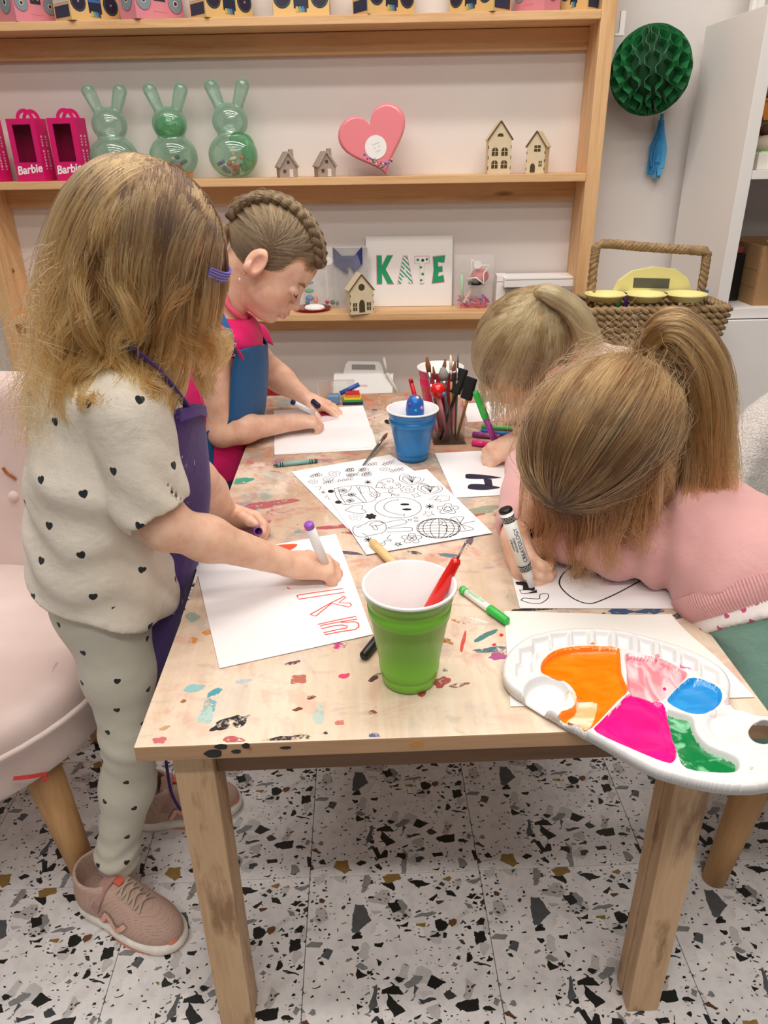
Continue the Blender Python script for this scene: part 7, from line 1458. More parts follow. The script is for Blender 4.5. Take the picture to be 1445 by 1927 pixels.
# ---- little cottages and plywood houses
M_PLY = mat('plywood', 'd8c8a8', 0.7, var=0.05, vscale=40); M_BURN = mat('burnt_edge', '5a4630', 0.8); M_COT = mat('cottage_stone', 'a8968a', 0.85, bump=(180, 0.6, 0.003), var=0.15, vscale=120)
def cottage(px, label):
    v = -0.05; u = upx(px, 333, v); t = wthing('cottage_ornament', label, 'ornament', u, v, SH[1] + 0.0003, R(20), 'stone cottages on the middle shelf'); w, d, h = 0.058, 0.05, 0.034
    MB().box((0, 0, h / 2), (w, d, h)).prism([(-w / 2, h), (w / 2, h), (0, h + 0.036)], -d / 2, d / 2, Matrix.Rotation(PI / 2, 4, 'X')).done('walls', M_COT, t, world=False)
    M_THA = mat('thatch', 'b0a092', 0.95, bump=(300, 0.8, 0.004))
    for sx in (-1, 1): MB().box((sx * 0.0165, 0, h + 0.0165), (0.054, d + 0.012, 0.007), Matrix.Rotation(sx * math.atan2(0.036, 0.025), 3, 'Y'), bev=0.002).done('roof', M_THA, t, world=False)
    MB().box((0.016, 0.004, h + 0.030), (0.014, 0.014, 0.034), bev=0.001).done('chimney', M_COT, t, world=False)
    MB().box((0.008, -d / 2 - 0.0005, 0.012), (0.012, 0.002, 0.022)).done('door', mat('cottage_door', 'd8d0cc', 0.7), t, world=False)
    for x, z, q in ((-0.013, 0.018, 0.009), (0.0, 0.044, 0.009)): MB().box((x, -d / 2 - 0.0004, z), (q, 0.0016, q)).done('window', mat('cottage_window', '4a4038', 0.6), t, world=False)
cottage(541, 'left one of the two little thatched stone cottages'); cottage(612, 'right one of the two little thatched stone cottages')
def plyhouse(px, py, sh, w, h, rh, rz, label, wins, door=None, v=-0.06, d=0.04, roof_over=0.006, rnd=None):
    u = upx(px, py, v); t = wthing('plywood_house', label, 'ornament', u, v, sh + 0.0003, rz, 'laser-cut plywood houses')
    poly = [(-w / 2, 0), (w / 2, 0), (w / 2, h), (0, h + rh), (-w / 2, h)]
    for y in (-d / 2, d / 2): MB().prism(poly, -0.0015, 0.0015, Matrix.Translation((0, y, 0)) @ Matrix.Rotation(PI / 2, 4, 'X')).done('gable_wall', M_PLY, t, world=False)
    for sx in (-1, 1):
        MB().box((sx * (w / 2 - 0.0015), 0, h / 2), (0.003, d - 0.003, h)).done('side_wall', M_PLY, t, world=False)
        ln = math.hypot(w / 2, rh) + roof_over; a = math.atan2(rh, w / 2); MB().box((sx * (w / 4 + roof_over * 0.35), 0, h + rh / 2 + 0.0022 - roof_over * 0.2), (ln, d + 0.010, 0.003), Matrix.Rotation(sx * a, 3, 'Y')).done('roof', M_PLY, t, world=False); MB().box((sx * (w / 4 + roof_over * 0.35), -d / 2 - 0.0053, h + rh / 2 + 0.0022 - roof_over * 0.2), (ln, 0.0006, 0.0034), Matrix.Rotation(sx * a, 3, 'Y')).done('burnt_edge', M_BURN, t, world=False)
        for k in range(3): MB().box((sx * (w / 2 - 0.0005), -d / 2, h * (0.18 + 0.3 * k)), (0.0022, 0.0036, h * 0.10)).done('tab_joint', M_BURN, t, world=False)
    def arch(x, z, a, b): return [(x - a, z), (x + a, z), (x + a, z + b * 0.6)] + [(x + a * math.cos(q), z + b * 0.6 + b * 0.4 * math.sin(q)) for q in (0.5, 1.05, 1.57, 2.1, 2.64)] + [(x - a, z + b * 0.6)]
    MW = mat('house_opening', '4a3c24', 0.8)
    for kind, x, z, a, b in wins:
        p = arch(x, z, a, b) if kind == 'a' else ([(x - a, z), (x + a, z), (x + a, z + b), (x - a, z + b)] if kind == 'r' else [(x + a * math.cos(2 * PI * k / 18), z + a * math.sin(2 * PI * k / 18)) for k in range(18)])
        wo = MB().prism(p, 0, 0.0006, Matrix.Translation((0, -d / 2 - 0.0014, 0)) @ Matrix.Rotation(PI / 2, 4, 'X')).done('window' if kind != 'd' else 'door', MW, t, world=False)
        if kind == 'a' and b > 0.012 and b < 0.025 or kind == 'r' and b > 0.009:
            MB().box((x, -d / 2 - 0.0024, z + b / 2), (0.0014, 0.001, b)).box((x, -d / 2 - 0.0024, z + b / 2), (2 * a, 0.001, 0.0014)).done('glazing_bar', M_PLY, wo, world=False)
    return t
plyhouse(936, 326, SH[1], 0.072, 0.098, 0.048, R(4), 'tall plywood house with four arched windows', [('a', -0.015, 0.052, 0.010, 0.025 - 0.001), ('a', 0.015, 0.052, 0.010, 0.024), ('a', -0.015, 0.016, 0.010, 0.024), ('a', 0.015, 0.016, 0.010, 0.024), ('a', 0, 0.106, 0.009, 0.009)])
plyhouse(1010, 323, SH[1], 0.058, 0.076, 0.040, R(-24), 'smaller plywood house with a square window and arched door', [('r', 0.004, 0.062, 0.010, 0.018), ('a', -0.008, 0.003, 0.008, 0.026), ('r', 0.016, 0.020, 0.005, 0.016)], d=0.05)
plyhouse(678, 596, SH[2], 0.080, 0.078, 0.048, R(18), 'plywood house with round window in front of the navy mask', [('o', 0, 0.088, 0.011, 0), ('a', 0.0, 0.006, 0.010, 0.042), ('r', -0.024, 0.012, 0.007, 0.026), ('r', 0.024, 0.012, 0.007, 0.026)], v=-0.015, d=0.05)
# ---- pink heart
def heartpoly(s, n=48): return [(s * 0.0625 * 16 * math.sin(q) ** 3, s * 0.0625 * (13 * math.cos(q) - 5 * math.cos(2 * q) - 2 * math.cos(3 * q) - math.cos(4 * q))) for q in [2 * PI * k / n for k in range(n)]]
u = upx(706, 330, -0.05); t = wthing('heart_box', 'pink heart-shaped slime container with round white label', 'container', u, -0.05, SH[1] + 0.0003)
Mh = Matrix.Translation((0, 0, 0.107)) @ Matrix.Rotation(PI / 2, 4, 'X') @ Matrix.Rotation(R(19), 4, 'Z'); pk = mat('pink_slime', 'ee8a93', 0.25, coat=0.4)
mb = MB(); P0 = heartpoly(0.108); P1_ = heartpoly(0.098); n = len(P0); rows = [[mb.b.verts.new(Mh @ Vector((x, y, z))) for x, y in P] for P, z in ((P1_, -0.018), (P0, -0.013), (P0, 0.013), (P1_, 0.018))]
for A, B in zip(rows, rows[1:]):
    for k in range(n): f = mb.b.faces.new((A[k], A[(k + 1) % n], B[(k + 1) % n], B[k])); f.smooth = True
mb.b.faces.new(rows[0]); mb.b.faces.new(rows[-1]); mb.done('heart_shell', pk, t, world=False)
disc(t, 0.004, 0.082, -0.0188, 0.034, [(1.0, 'f2efec')], 'round_label')
for k_ in range(3): scribble(None, Matrix.Translation((0.004 + 0.004 * k_, -0.0202, 0.092 - 0.010 * k_)) @ Matrix.Rotation(PI / 2, 4, 'X') @ Matrix.Rotation(0.35, 4, 'Z'), 0.022, 0.003, 6, mat('print_grey', 'c4bebb', 0.6), k_).parent = t
r = random.Random(5)
for k in range(60):
    x = 0.018 + max(-0.05, min(0.035, r.gauss(-0.01, 0.018))); MB().sphere((x, -0.0165, 0.024 + abs(r.gauss(0, 0.007)) + abs(x - 0.022) * 0.55), r.uniform(0.0015, 0.0045), 8, 5).done('sprinkle', mat('bead_' + c, c, 0.4) if False else mat('sp_%d' % (k % 5), ['6a4a9a', '3a6aa8', 'd86a9a', 'e0c080', '3a8a8a'][k % 5], 0.4), t, world=False)
MB().box((0, 0.0, 0.012), (0.165, 0.06, 0.022), bev=0.002).done('clear_stand', M_CLR, t, world=False)
# ---- third shelf: framed name, mask, craft bags
M_CARDW = mat('white_card', 'efecea', 0.7)
u = upx(770, 577, -0.12); t = wthing('name_sign', 'white card with the name KATE in green decorated letters', 'sign', u, -0.122, SH[2] + 0.0003)
tilt = Matrix.Rotation(R(-6), 4, 'X'); MB().box((0, 0, 0.117), (0.298, 0.004, 0.232)).done('card', M_CARDW, t, world=False).matrix_local = tilt
MG = mat('green_ink', '1f9a68', 0.6); MPK = mat('pink_outline', 'd890b0', 0.6)
def stripedm():
    m = bpy.data.materials.new('green_stripes'); m.use_nodes = True; t = NT(m); w = t.add('ShaderNodeTexWave', wave_type='BANDS', bands_direction='DIAGONAL'); w.inputs['Scale'].default_value = 42; t.link(t.coord(), w.inputs['Vector']); t.link(t.ramp(w.outputs[0], [(0.45, lin('3fa083')), (0.55, lin('efecea'))]), t.bs.inputs['Base Color']); return m
MST = stripedm(); LT = {'K': [(0, 0), (0.3, 0), (0.3, 0.38), (0.62, 0), (0.98, 0), (0.52, 0.52), (0.95, 1), (0.6, 1), (0.3, 0.64), (0.3, 1), (0, 1)], 'A': [(0, 0), (0.25, 0), (0.33, 0.25), (0.66, 0.25), (0.74, 0), (1, 0), (0.64, 1), (0.36, 1)], 'T': [(0.36, 0), (0.64, 0), (0.66, 0.74), (1, 0.74), (1, 1), (0, 1), (0, 0.74), (0.34, 0.74)], 'E': [(0, 0), (0.95, 0.05), (0.88, 0.3), (0.45, 0.24), (0.5, 0.40), (0.8, 0.42), (0.78, 0.62), (0.45, 0.60), (0.44, 0.78), (0.92, 0.74), (0.98, 1), (0.04, 0.96), (0.12, 0.5)]}
for k, (chh, x0, wl, hl, m_) in enumerate((('K', -0.112, 0.058, 0.092, MG), ('A', -0.040, 0.052, 0.088, MST), ('T', 0.020, 0.048, 0.088, M_CARDW), ('E', 0.080, 0.044, 0.090, MG))):
    P = [(x0 + a * wl, 0.078 + b * hl) for a, b in LT[chh]]; c = Vector((sum(p[0] for p in P) / len(P), sum(p[1] for p in P) / len(P)))
    Po = [(c.x + (x - c.x) * 1.08, c.y + (y - c.y) * 1.06) for x, y in P]
    for PP, y, mm_, nm in ((Po, -0.0022, MPK, 'letter_outline'), (P, -0.0028, m_, 'letter_' + chh.lower())):
        o = MB().prism(PP, 0, 0.0006, Matrix.Translation((0, y, 0)) @ Matrix.Rotation(PI / 2, 4, 'X')).done(nm, mm_, t, world=False); o.matrix_local = tilt
    if chh == 'T':
        for a, b, q, c_ in ((0.2, 0.88, 0.10, MG), (0.85, 0.9, 0.09, MG), (0.55, 0.86, 0.1, M_BPL), (0.42, 0.6, 0.09, MG), (0.55, 0.35, 0.1, MG), (0.45, 0.12, 0.09, MG)): MB().lathe([(0, 0), (q * wl, 0), (q * wl, 0.0006), (0, 0.0006)], 14, tilt @ Matrix.Translation((x0 + a * wl, -0.0034, 0.078 + b * hl)) @ Matrix.Rotation(PI / 2, 4, 'X')).done('dot', c_, t, world=False)
    if chh == 'A': MB().prism([(x0 + 0.43 * wl, 0.078 + 0.42 * hl), (x0 + 0.57 * wl, 0.078 + 0.42 * hl), (x0 + 0.5 * wl, 0.078 + 0.7 * hl)], 0, 0.0006, tilt @ Matrix.Translation((0, -0.0034, 0)) @ Matrix.Rotation(PI / 2, 4, 'X')).done('letter_hole', M_CARDW, t, world=False)
# navy fox mask in a clear bag
M_FILM = bpy.data.materials.new('clear_film'); M_FILM.use_nodes = True; t_ = NT(M_FILM); t_.bs.inputs['Base Color'].default_value = (0.95, 0.96, 0.98, 1); t_.bs.inputs['Roughness'].default_value = 0.12; t_.bs.inputs['Alpha'].default_value = 0.14; t_.bump(t_.noise(t_.coord(), 28, 3).outputs[0], 0.8, 0.01)
def bag(par, cx, cz, w, h, y, bul=0.015, sd=1):
    def fn(a, b, s):
        x = (a - 0.5) * w; z = b * h; e = 4 * a * (1 - a) * (0.35 + 0.65 * (1 - b)) * min(1, 6 * b + 0.4); return Vector((cx + x, y + s * bul * e + 0.003 * math.sin(9 * a + 5 * b + sd), cz + z))
    mb = MB(); n = 12
    for s in (-1, 1):
        G = [[mb.b.verts.new(fn(i / n, j / n, s)) for j in range(n + 1)] for i in range(n + 1)]
        for i in range(n):
            for j in range(n): f = mb.b.faces.new((G[i][j], G[i + 1][j], G[i + 1][j + 1], G[i][j + 1])); f.smooth = True
    return mb.done('clear_bag', M_FILM, par, world=False)
u = upx(655, 575, -0.10); t = wthing('mask_kit', 'navy pointed-ear felt mask in a clear bag', 'craft kit', u, -0.10, SH[2] + 0.0003)
nv = mat('navy_felt', '20275a', 0.9); S_ = 0.052; P = [(-0.95, 1.0), (-0.38, 0.52), (0.38, 0.52), (0.95, 1.0), (0.95, 0.0), (0.30, -0.55), (0, -0.2), (-0.30, -0.6), (-0.95, 0.02)]
Mk = Matrix.Translation((0.005, 0, 0.152)) @ Matrix.Rotation(PI / 2, 4, 'X'); P = [(-0.95, 1.0), (-0.40, 0.45), (0.40, 0.45), (0.95, 1.0), (0.95, -0.1), (0.35, -0.62), (0.14, -0.25), (-0.14, -0.28), (0.02, -0.55), (-0.12, -0.66), (-0.95, -0.05)]
MB().prism([(x * S_, y * S_) for x, y in P], 0, 0.003, Mk).done('felt_mask', nv, t, world=False); MB().prism([(0.40 * S_, 0.42 * S_), (0.92 * S_, 0.95 * S_), (0.92 * S_, -0.05 * S_), (0.38 * S_, -0.55 * S_)], 0.003, 0.0045, Mk).done('felt_flap', mat('navy_felt_b', '283070', 0.9), t, world=False)
MB().box((0.012, 0.006, 0.10), (0.120, 0.0015, 0.20)).done('grey_card', mat('grey_card', 'a9a3a2', 0.7), t, world=False); bag(t, 0, 0.0, 0.150, 0.205, -0.002, 0.012, 2); disc(t, -0.062, 0.160, -0.006, 0.014, [(1.0, 'e4e2e0')], 'round_sticker')
# craft bag with plate of white snow
u = upx(588, 598, -0.06); t = wthing('plate_kit', 'clear bag with red plate of white snow and beads', 'craft kit', u, -0.075, SH[2] + 0.0003)
MB().lathe([(0, 0.0), (0.040, 0.0), (0.062, 0.008), (0.064, 0.010), (0.040, 0.003), (0, 0.003)], 36).done('red_plate', tinted('red_film', 'd85a4a', 0.45), t, world=False)
V = Vol(WP(u, -0.075, SH[2]) - Vector((0.05, 0.05, 0.0)), WP(u, -0.075, SH[2]) + Vector((0.05, 0.05, 0.04)), 0.003); c = WP(u, -0.075, SH[2]); V.ell(c + Vector((0.008, -0.01, 0.008)), (0.036, 0.026, 0.014)); V.everywhere(lambda x, y, z: 0.002 * lnorm((x * 400, y * 400, z * 400), 2), 'add'); V.plane(c + Vector((0, 0, 0.004)), (0, 0, -1)); V.obj('white_snow', mat('snow', 'f4f2f0', 0.9), t)
for x, y, z, w_, h_, c_ in ((-0.012, 0.03, 0.035, 0.03, 0.02, '3a7ab0'), (-0.012, 0.03, 0.060, 0.034, 0.014, '3aa05a'), (-0.012, 0.03, 0.088, 0.034, 0.014, '3f8aa8'), (0.010, 0.025, 0.030, 0.016, 0.03, 'e87a50'), (-0.02, 0.028, 0.022, 0.016, 0.02, '4a6a98'), (0.05, 0.03, 0.022, 0.016, 0.012, 'b83a48'), (0.068, 0.03, 0.02, 0.018, 0.016, '2f5a48'), (0.085, 0.03, 0.018, 0.012, 0.012, '4a6a4a')): MB().sphere((x, y, z), (w_ / 2, 0.012, h_ / 2), 12, 8).done('bead', mat('kb_' + c_, c_, 0.4), t, world=False)
bag(t, 0.0, 0.0, 0.11, 0.13, 0.03, 0.028, 5); bag(t, -0.06, 0.0, 0.06, 0.07, 0.0, 0.02, 6)
# pink shred bag with star
u = upx(889, 576, -0.09); t = wthing('slime_kit', 'clear bag with pink shreds, little pot and white star', 'craft kit', u, -0.09, SH[2] + 0.0003)
mb = MB(); r = random.Random(8)
for k in range(110):
    x, y, z = r.uniform(-0.052, 0.052), r.uniform(-0.02, 0.02), 0.003 + r.random() * 0.036; a = r.uniform(0, PI); dx, dz = math.cos(a) * 0.010, math.sin(a) * 0.006; mb.box((x, y, z), (0.018, 0.0016, 0.004), Matrix.Rotation(a * 0.35, 3, 'Y') @ Matrix.Rotation(a, 3, 'Z'), mi=0 if r.random() < 0.8 else 1)
mb.done('pink_shreds', [mat('shred_pink', 'e84a80', 0.6), mat('shred_purple', '7a3f9a', 0.6)], t, world=False)['kind'] = 'stuff'
MB().lathe([(0, 0), (0.020, 0), (0.024, 0.035), (0.025, 0.037), (0.025, 0.044), (0, 0.045)], 24, Matrix.Translation((0.008, 0, 0.034))).done('clear_pot', M_CLR, t, world=False); MB().lathe([(0, 0), (0.026, 0), (0.026, 0.010), (0, 0.011)], 24, Matrix.Translation((0.008, 0, 0.078))).done('pot_lid', M_BPL, t, world=False); MB().sphere((0.022, 0.0, 0.106), (0.030, 0.016, 0.026), 16, 10).done('pink_ball', mat('salmon', 'e08a88', 0.5), t, world=False)
P = [(0.045 * (1 if k % 2 == 0 else 0.45) * math.cos(PI * k / 4 + 0.5), 0.045 * (1 if k % 2 == 0 else 0.45) * math.sin(PI * k / 4 + 0.5)) for k in range(8)]
MB().tube([(0.012 + x, -0.022, 0.122 + y) for x, y in P], 0.0032, 6, closed=True).done('star_outline', M_WPL, t, world=False); disc(t, 0.010, 0.145, -0.024, 0.013, [(1.0, 'f0eeec')], 'round_sticker'); MB().tube([(-0.036, 0, 0.02), (-0.040, 0, 0.11)], 0.005, 8).done('green_tube', mat('pale_green', 'a8d8a8', 0.4), t, world=False); MB().box((-0.018, -0.012, 0.045), (0.008, 0.004, 0.06), Matrix.Rotation(0.5, 3, 'Y')).done('wooden_spoon', M_PLY, t, world=False); bag(t, 0, 0, 0.132, 0.175, 0, 0.03, 3)
# white boxes at the shelf end
for px, py, w_, h_, d_, z, lab in ((1012, 575, 0.24, 0.075, 0.10, 0, 'grey-white box lying under the lidded white box on the shelf'), (1010, 575, 0.255, 0.030, 0.11, 0.0755, 'lid of a flat white box stacked at the shelf end'), (940, 575, 0.035, 0.11, 0.06, 0, 'narrow white carton standing beside the flat boxes')):
    u = upx(px, py, -0.09); t = wthing('white_box', lab, 'box', u, -0.09, SH[2] + 0.0003 + z, R(3) if z else 0); MB().box((0, 0, h_ / 2), (w_, d_, h_), bev=0.0015).done('carton', M_CARDW if z or h_ > 0.1 else mat('grey_carton', 'a8a09a', 0.7), t, world=False); MB().box((0, -d_ / 2 - 0.0004, h_ * 0.82), (w_ * 0.98, 0.001, 0.0012)).done('lid_seam', mat('seam_grey', '8d8884', 0.7), t, world=False)
u = upx(962, 560, -0.03); t = wthing('black_pouch', 'small black folded pouch in front of the white boxes', 'pouch', u, -0.02, SH[2] + 0.0003); MB().prism([(-0.03, 0), (0.03, 0), (0.02, 0.045), (0.0, 0.062), (-0.02, 0.05)], -0.012, 0.012, Matrix.Rotation(PI / 2, 4, 'X')).done('cover', M_BPL, t, world=False)
# ---- lowest shelf: gable box, orange treat jar
u = upx(685, 720, -0.08); t = wthing('gable_box', 'white cardboard gable box behind the table end', 'box', u, -0.078, SH[3] + 0.0003, R(-4)); w_, d_, h_ = 0.215, 0.12, 0.125
MB().prism([(-d_ / 2, 0), (d_ / 2, 0), (d_ / 2, h_), (0.012, h_ + 0.07), (-0.012, h_ + 0.07), (-d_ / 2, h_)], -w_ / 2, w_ / 2, Matrix.Rotation(PI / 2, 4, 'Z') @ Matrix.Rotation(PI / 2, 4, 'X')).done('carton', M_CARDW, t, world=False)
MB().prism([(-0.075, 0), (0.075, 0), (0.065, 0.035), (0.055, 0.045), (-0.055, 0.045), (-0.065, 0.035)], -0.0015, 0.0015, Matrix.Translation((0, 0, h_ + 0.07)) @ Matrix.Rotation(PI / 2, 4, 'X')).done('handle', M_CARDW, t, world=False); MB().box((0, -0.0018, h_ + 0.095), (0.085, 0.0012, 0.018)).done('handle_slot', mat('slot_grey', '9a948e', 0.7), t, world=False)
MB().box((-0.01, -d_ / 2 - 0.001, 0.052), (0.085, 0.0012, 0.05)).done('window', mat('box_window', '3a3228', 0.4), t, world=False); scribble(None, Matrix.Translation((0, -0.036, h_ + 0.036)) @ Matrix.Rotation(R(55), 4, 'X'), 0.035, 0.010, 5, mat('red_print', 'd8a0a0', 0.6), 2).parent = t
u = upx(742, 740, 0.0); t = wthing('cream_stick', 'thin cream stick leaning beside the gable box', 'stick', u - 0.02, 0.0, SH[3]); MB().tube([WP(upx(728, 702, -0.05), -0.05, wpix(728, 702, -0.05)[1]), WP(upx(752, 745, -0.02), -0.02, wpix(752, 745, -0.02)[1])], 0.006, 10).tube([WP(upx(722, 672, -0.06), -0.06, wpix(722, 672, -0.06)[1]), WP(upx(728, 702, -0.05), -0.05, wpix(728, 702, -0.05)[1])], 0.005, 10).done('stick', mat('cream_stick', 'ddd6cc', 0.6), t)
u = upx(528, 715, -0.07); t = wthing('treat_jar', 'glossy orange and red glittery jar on the lowest shelf', 'jar', u, -0.075, SH[3] + 0.0003); og = tinted('orange_plastic', 'f08038', 0.55); rd_ = tinted('red_plastic', 'd83a22', 0.6)
MB().sphere((0.018, 0, 0.075), (0.055, 0.045, 0.038), 24, 14).done('orange_jar', og, t, world=False); MB().lathe([(0, 0), (0.035, 0), (0.042, 0.02), (0.045, 0.04), (0.0, 0.042)], 20, Matrix.Translation((0.015, 0, 0))).done('jar_foot', og, t, world=False); MB().prism([(-0.035, 0), (0.03, 0), (0.02, 0.045), (0.028, 0.07), (0.0, 0.055), (-0.03, 0.068)], -0.012, 0.012, Matrix.Translation((-0.03, 0.01, 0.105)) @ Matrix.Rotation(PI / 2, 4, 'X')).done('red_bow', rd_, t, world=False)
MB().tube([(0.065, 0, 0.055), (0.085, 0, 0.04), (0.075, 0, 0.015), (0.055, 0, 0.01)], 0.003, 8).done('wire_handle', M_STEEL, t, world=False); MB().tube([(0.02, 0, 0.11), (0.026, 0, 0.135)], 0.007, 8).done('green_stem', mat('stem_green', '6a7a4a', 0.7), t, world=False)
r = random.Random(9)
for k in range(26): MB().sphere((0.018 + r.uniform(-0.045, 0.045), r.uniform(-0.04, -0.015), 0.075 + r.uniform(-0.028, 0.028)), r.uniform(0.004, 0.008), 8, 6).done('sweet', mat('sweet_%d' % (k % 2), ['f4904a', 'e86a30'][k % 2], 0.3), t, world=False)
# ---- honeycomb ball and tassel on the wall
M_GRN = mat('green_tissue', '0c6a34', 0.6, sheen=0.2); gu, gz = wpix(1224, 133, -0.04); Rb = 0.118; gt = thing('honeycomb_ball', 'dark green honeycomb paper ball hanging in the corner', 'decoration', WP(gu, -0.04, gz - Rb)); gcn = WP(gu, -0.04, gz)
core = MB().sphere(gcn, Rb * 0.80, 32, 20).done('paper_core', mat('green_tissue_core', '07401f', 0.8), gt)
NM = 22; rows_ = 12; tilt_ = Matrix.Rotation(R(-14), 3, 'Y') @ Matrix.Rotation(R(12), 3, 'X')
for k in range(NM):
    mb = MB(); a0 = 2 * PI * k / NM; outer = []; inner = []
    for j in range(rows_ * 2 + 1):
        th = PI * (j + 0.5) / (rows_ * 2 + 1); zig = ((1 if (j // 2) % 2 == 0 else -1) * (0.5 if j % 2 == 0 else 0.5)) * 2 * PI / NM * 0.5 * (1 if k % 2 == 0 else -1)
        for lst, rr_ in ((outer, Rb), (inner, Rb * 0.74)):
            a = a0 + zig; lst.append(gcn + tilt_ @ (Vector((math.sin(th) * math.cos(a), math.sin(th) * math.sin(a), math.cos(th) * 1.02)) * rr_))
    vo = [mb.b.verts.new(p) for p in outer]; vi = [mb.b.verts.new(p) for p in inner]
    for i in range(len(vo) - 1): mb.b.faces.new((vo[i], vo[i + 1], vi[i + 1], vi[i]))
    o = mb.done('tissue_leaf', M_GRN, gt, fixn=False); md = o.modifiers.new('thick', 'SOLIDIFY'); md.thickness = 0.0012
bpx = wpix(1166, 42, 0.0); t = wthing('wall_bracket', 'small white metal bracket on the pine upright', 'bracket', bpx[0], 0.0, bpx[1]); MB().box((0.012, 0.02, 0.0), (0.014, 0.012, 0.06)).box((0.006, 0.02, -0.028), (0.028, 0.014, 0.006)).done('plate', mat('bracket_white', 'dcd8d4', 0.5), t, world=False)
tu, tz0 = wpix(1246, 217, -0.13); tz1 = wpix(1240, 328, -0.13)[1]; t = thing('paper_tassel', 'light blue tissue tassel hanging under the green ball', 'decoration', WP(tu, -0.13, tz1)); r = random.Random(12); M_TSL = mat('blue_tissue', '4aa4d6', 0.6, sheen=0.2)
MB().tube([WP(tu, -0.13, tz0 + 0.004), WP(tu, -0.13, tz0 - 0.02)], 0.006, 8).done('knot', M_TSL, t)
for k in range(34):
    a = r.uniform(0, 2 * PI); q = r.uniform(0.012, 0.044); L_ = (tz0 - tz1) * r.uniform(0.7, 1.0); top_ = WP(tu, -0.13, tz0 - 0.014); P = [top_ + Vector((q * math.cos(a) * f * (1 if f < 0.6 else 1 - (f - 0.6)), q * math.sin(a) * f * 0.5, -L_ * f)) + Vector((r.gauss(0, 0.002), 0, 0)) for f in (0, 0.2, 0.4, 0.6, 0.8, 1.0)]
    strip('tissue_strip', P, 0.015, (math.cos(a + 0.7), math.sin(a + 0.7), 0), M_TSL, t, 0.0006)
# ---- basket with tray
by = 1.98; b0 = aty(1103, 640, by); b1 = aty(1362, 650, by); bx0, bx1 = b0.x - 0.005, b1.x; bz1 = aty(1362, 578, by).z; bz0 = bz1 - 0.115; bcx = (bx0 + bx1) / 2; bw = bx1 - bx0; bd = 0.22
M_WICK = mat('seagrass', 'a0845f', 0.85, var=0.35, vscale=70, bump=(300, 0.5, 0.002))
stl = thing('side_table', 'small white side table behind the girls carrying the woven basket', 'side table', (bcx - 0.02, by + 0.1, 0)); MB().box((0, 0, bz0 - 0.014), (bw - 0.06, bd + 0.02, 0.025), bev=0.003).done('table_top', M_WHITE, stl, world=False)
for sx in (-1, 1):
    for sy in (-1, 1): MB().box((sx * (bw / 2 - 0.06), sy * (bd / 2 - 0.02), (bz0 - 0.027) / 2), (0.03, 0.03, bz0 - 0.027), bev=0.002).done('leg', M_WHITE, stl, world=False)
bk_ = thing('woven_basket', 'brown woven seagrass basket with tall square handle', 'basket', (bcx, by + bd / 2, bz0))
def ringpt(s, w, d): 
    per = [(-w / 2, -d / 2), (w / 2, -d / 2), (w / 2, d / 2), (-w / 2, d / 2)]; L = [w, d, w, d]; s = (s % 1.0) * (2 * w + 2 * d)
    for k in range(4):
        if s <= L[k]: a = per[k]; b = per[(k + 1) % 4]; f = s / L[k]; return (a[0] + (b[0] - a[0]) * f, a[1] + (b[1] - a[1]) * f, k)
        s -= L[k]
    return per[0] + (0,)
NR = 7
for k in range(NR):
    z = 0.010 + k * (bz1 - bz0 - 0.014) / (NR - 1); w_, d_ = bw * (0.90 + 0.10 * k / NR), bd * (0.90 + 0.10 * k / NR)
    for ph in (0, PI):
        pts = []
        for j in range(150):
            s = j / 150; x, y, e = ringpt(s, w_, d_); nx, ny = ((0, -1), (1, 0), (0, 1), (-1, 0))[e]; a = s * 2 * PI * 26 + ph + k * PI; pts.append((x + nx * 0.0055 * math.sin(a), y + ny * 0.0055 * math.sin(a), z + 0.0055 * math.cos(a)))
        MB().tube(pts, 0.0068, 6, closed=True).done('rope_row', M_WICK, bk_, world=False)
MB().box((0, 0, 0.004), (bw * 0.9, bd * 0.9, 0.006)).done('basket_base', M_WICK, bk_, world=False)
ht = aty(1125, 462, by).z - bz0 - 0.008; hw_ = 0.5 * (aty(1352, 500, by).x - aty(1132, 490, by).x)
path = [(-hw_, 0, 0.06), (-hw_, 0, ht - 0.03), (-hw_ + 0.006, 0, ht - 0.006), (-hw_ + 0.03, 0, ht), (0, 0, ht - 0.012), (hw_ - 0.03, 0, ht - 0.022), (hw_ - 0.006, 0, ht - 0.028), (hw_, 0, ht - 0.05), (hw_, 0, 0.06)]; path = [(x + 0.0, -bd / 2 + 0.03 if False else -0.0, z) for x, y, z in path]
C_ = [Vector(p) for p in catmull(path, 26)]
for ph in (0, 2.1, 4.2):
    pts = [p + Vector((0.006 * math.cos(i * 0.9 + ph), 0.007 * math.sin(i * 0.9 + ph), 0.006 * math.cos(i * 0.9 + ph) * (1 if abs(p.x) < hw_ * 0.93 else 0))) for i, p in enumerate(C_)]; MB().tube(pts, 0.0072, 6).done('handle_rope', M_WICK, bk_, world=False)
M_YEL = mat('yellow_plastic', 'e6dc96', 0.4); tz = bz1 + 0.012; tr = thing('paint_tray', 'pale yellow plastic caddy tray with handle on the basket', 'tray', (bcx - 0.01, by + 0.08, tz))
for dx in (-0.105, 0.0, 0.105):
    MB().lathe([(0, 0.002), (0.042, 0.002), (0.050, 0.016), (0.056, 0.018), (0.056, 0.021), (0.048, 0.021), (0.042, 0.005), (0, 0.004)], 32, Matrix.Translation((dx - 0.015, -0.035 - dx * 0.12, 0))).done('cup', M_YEL, tr, world=False)
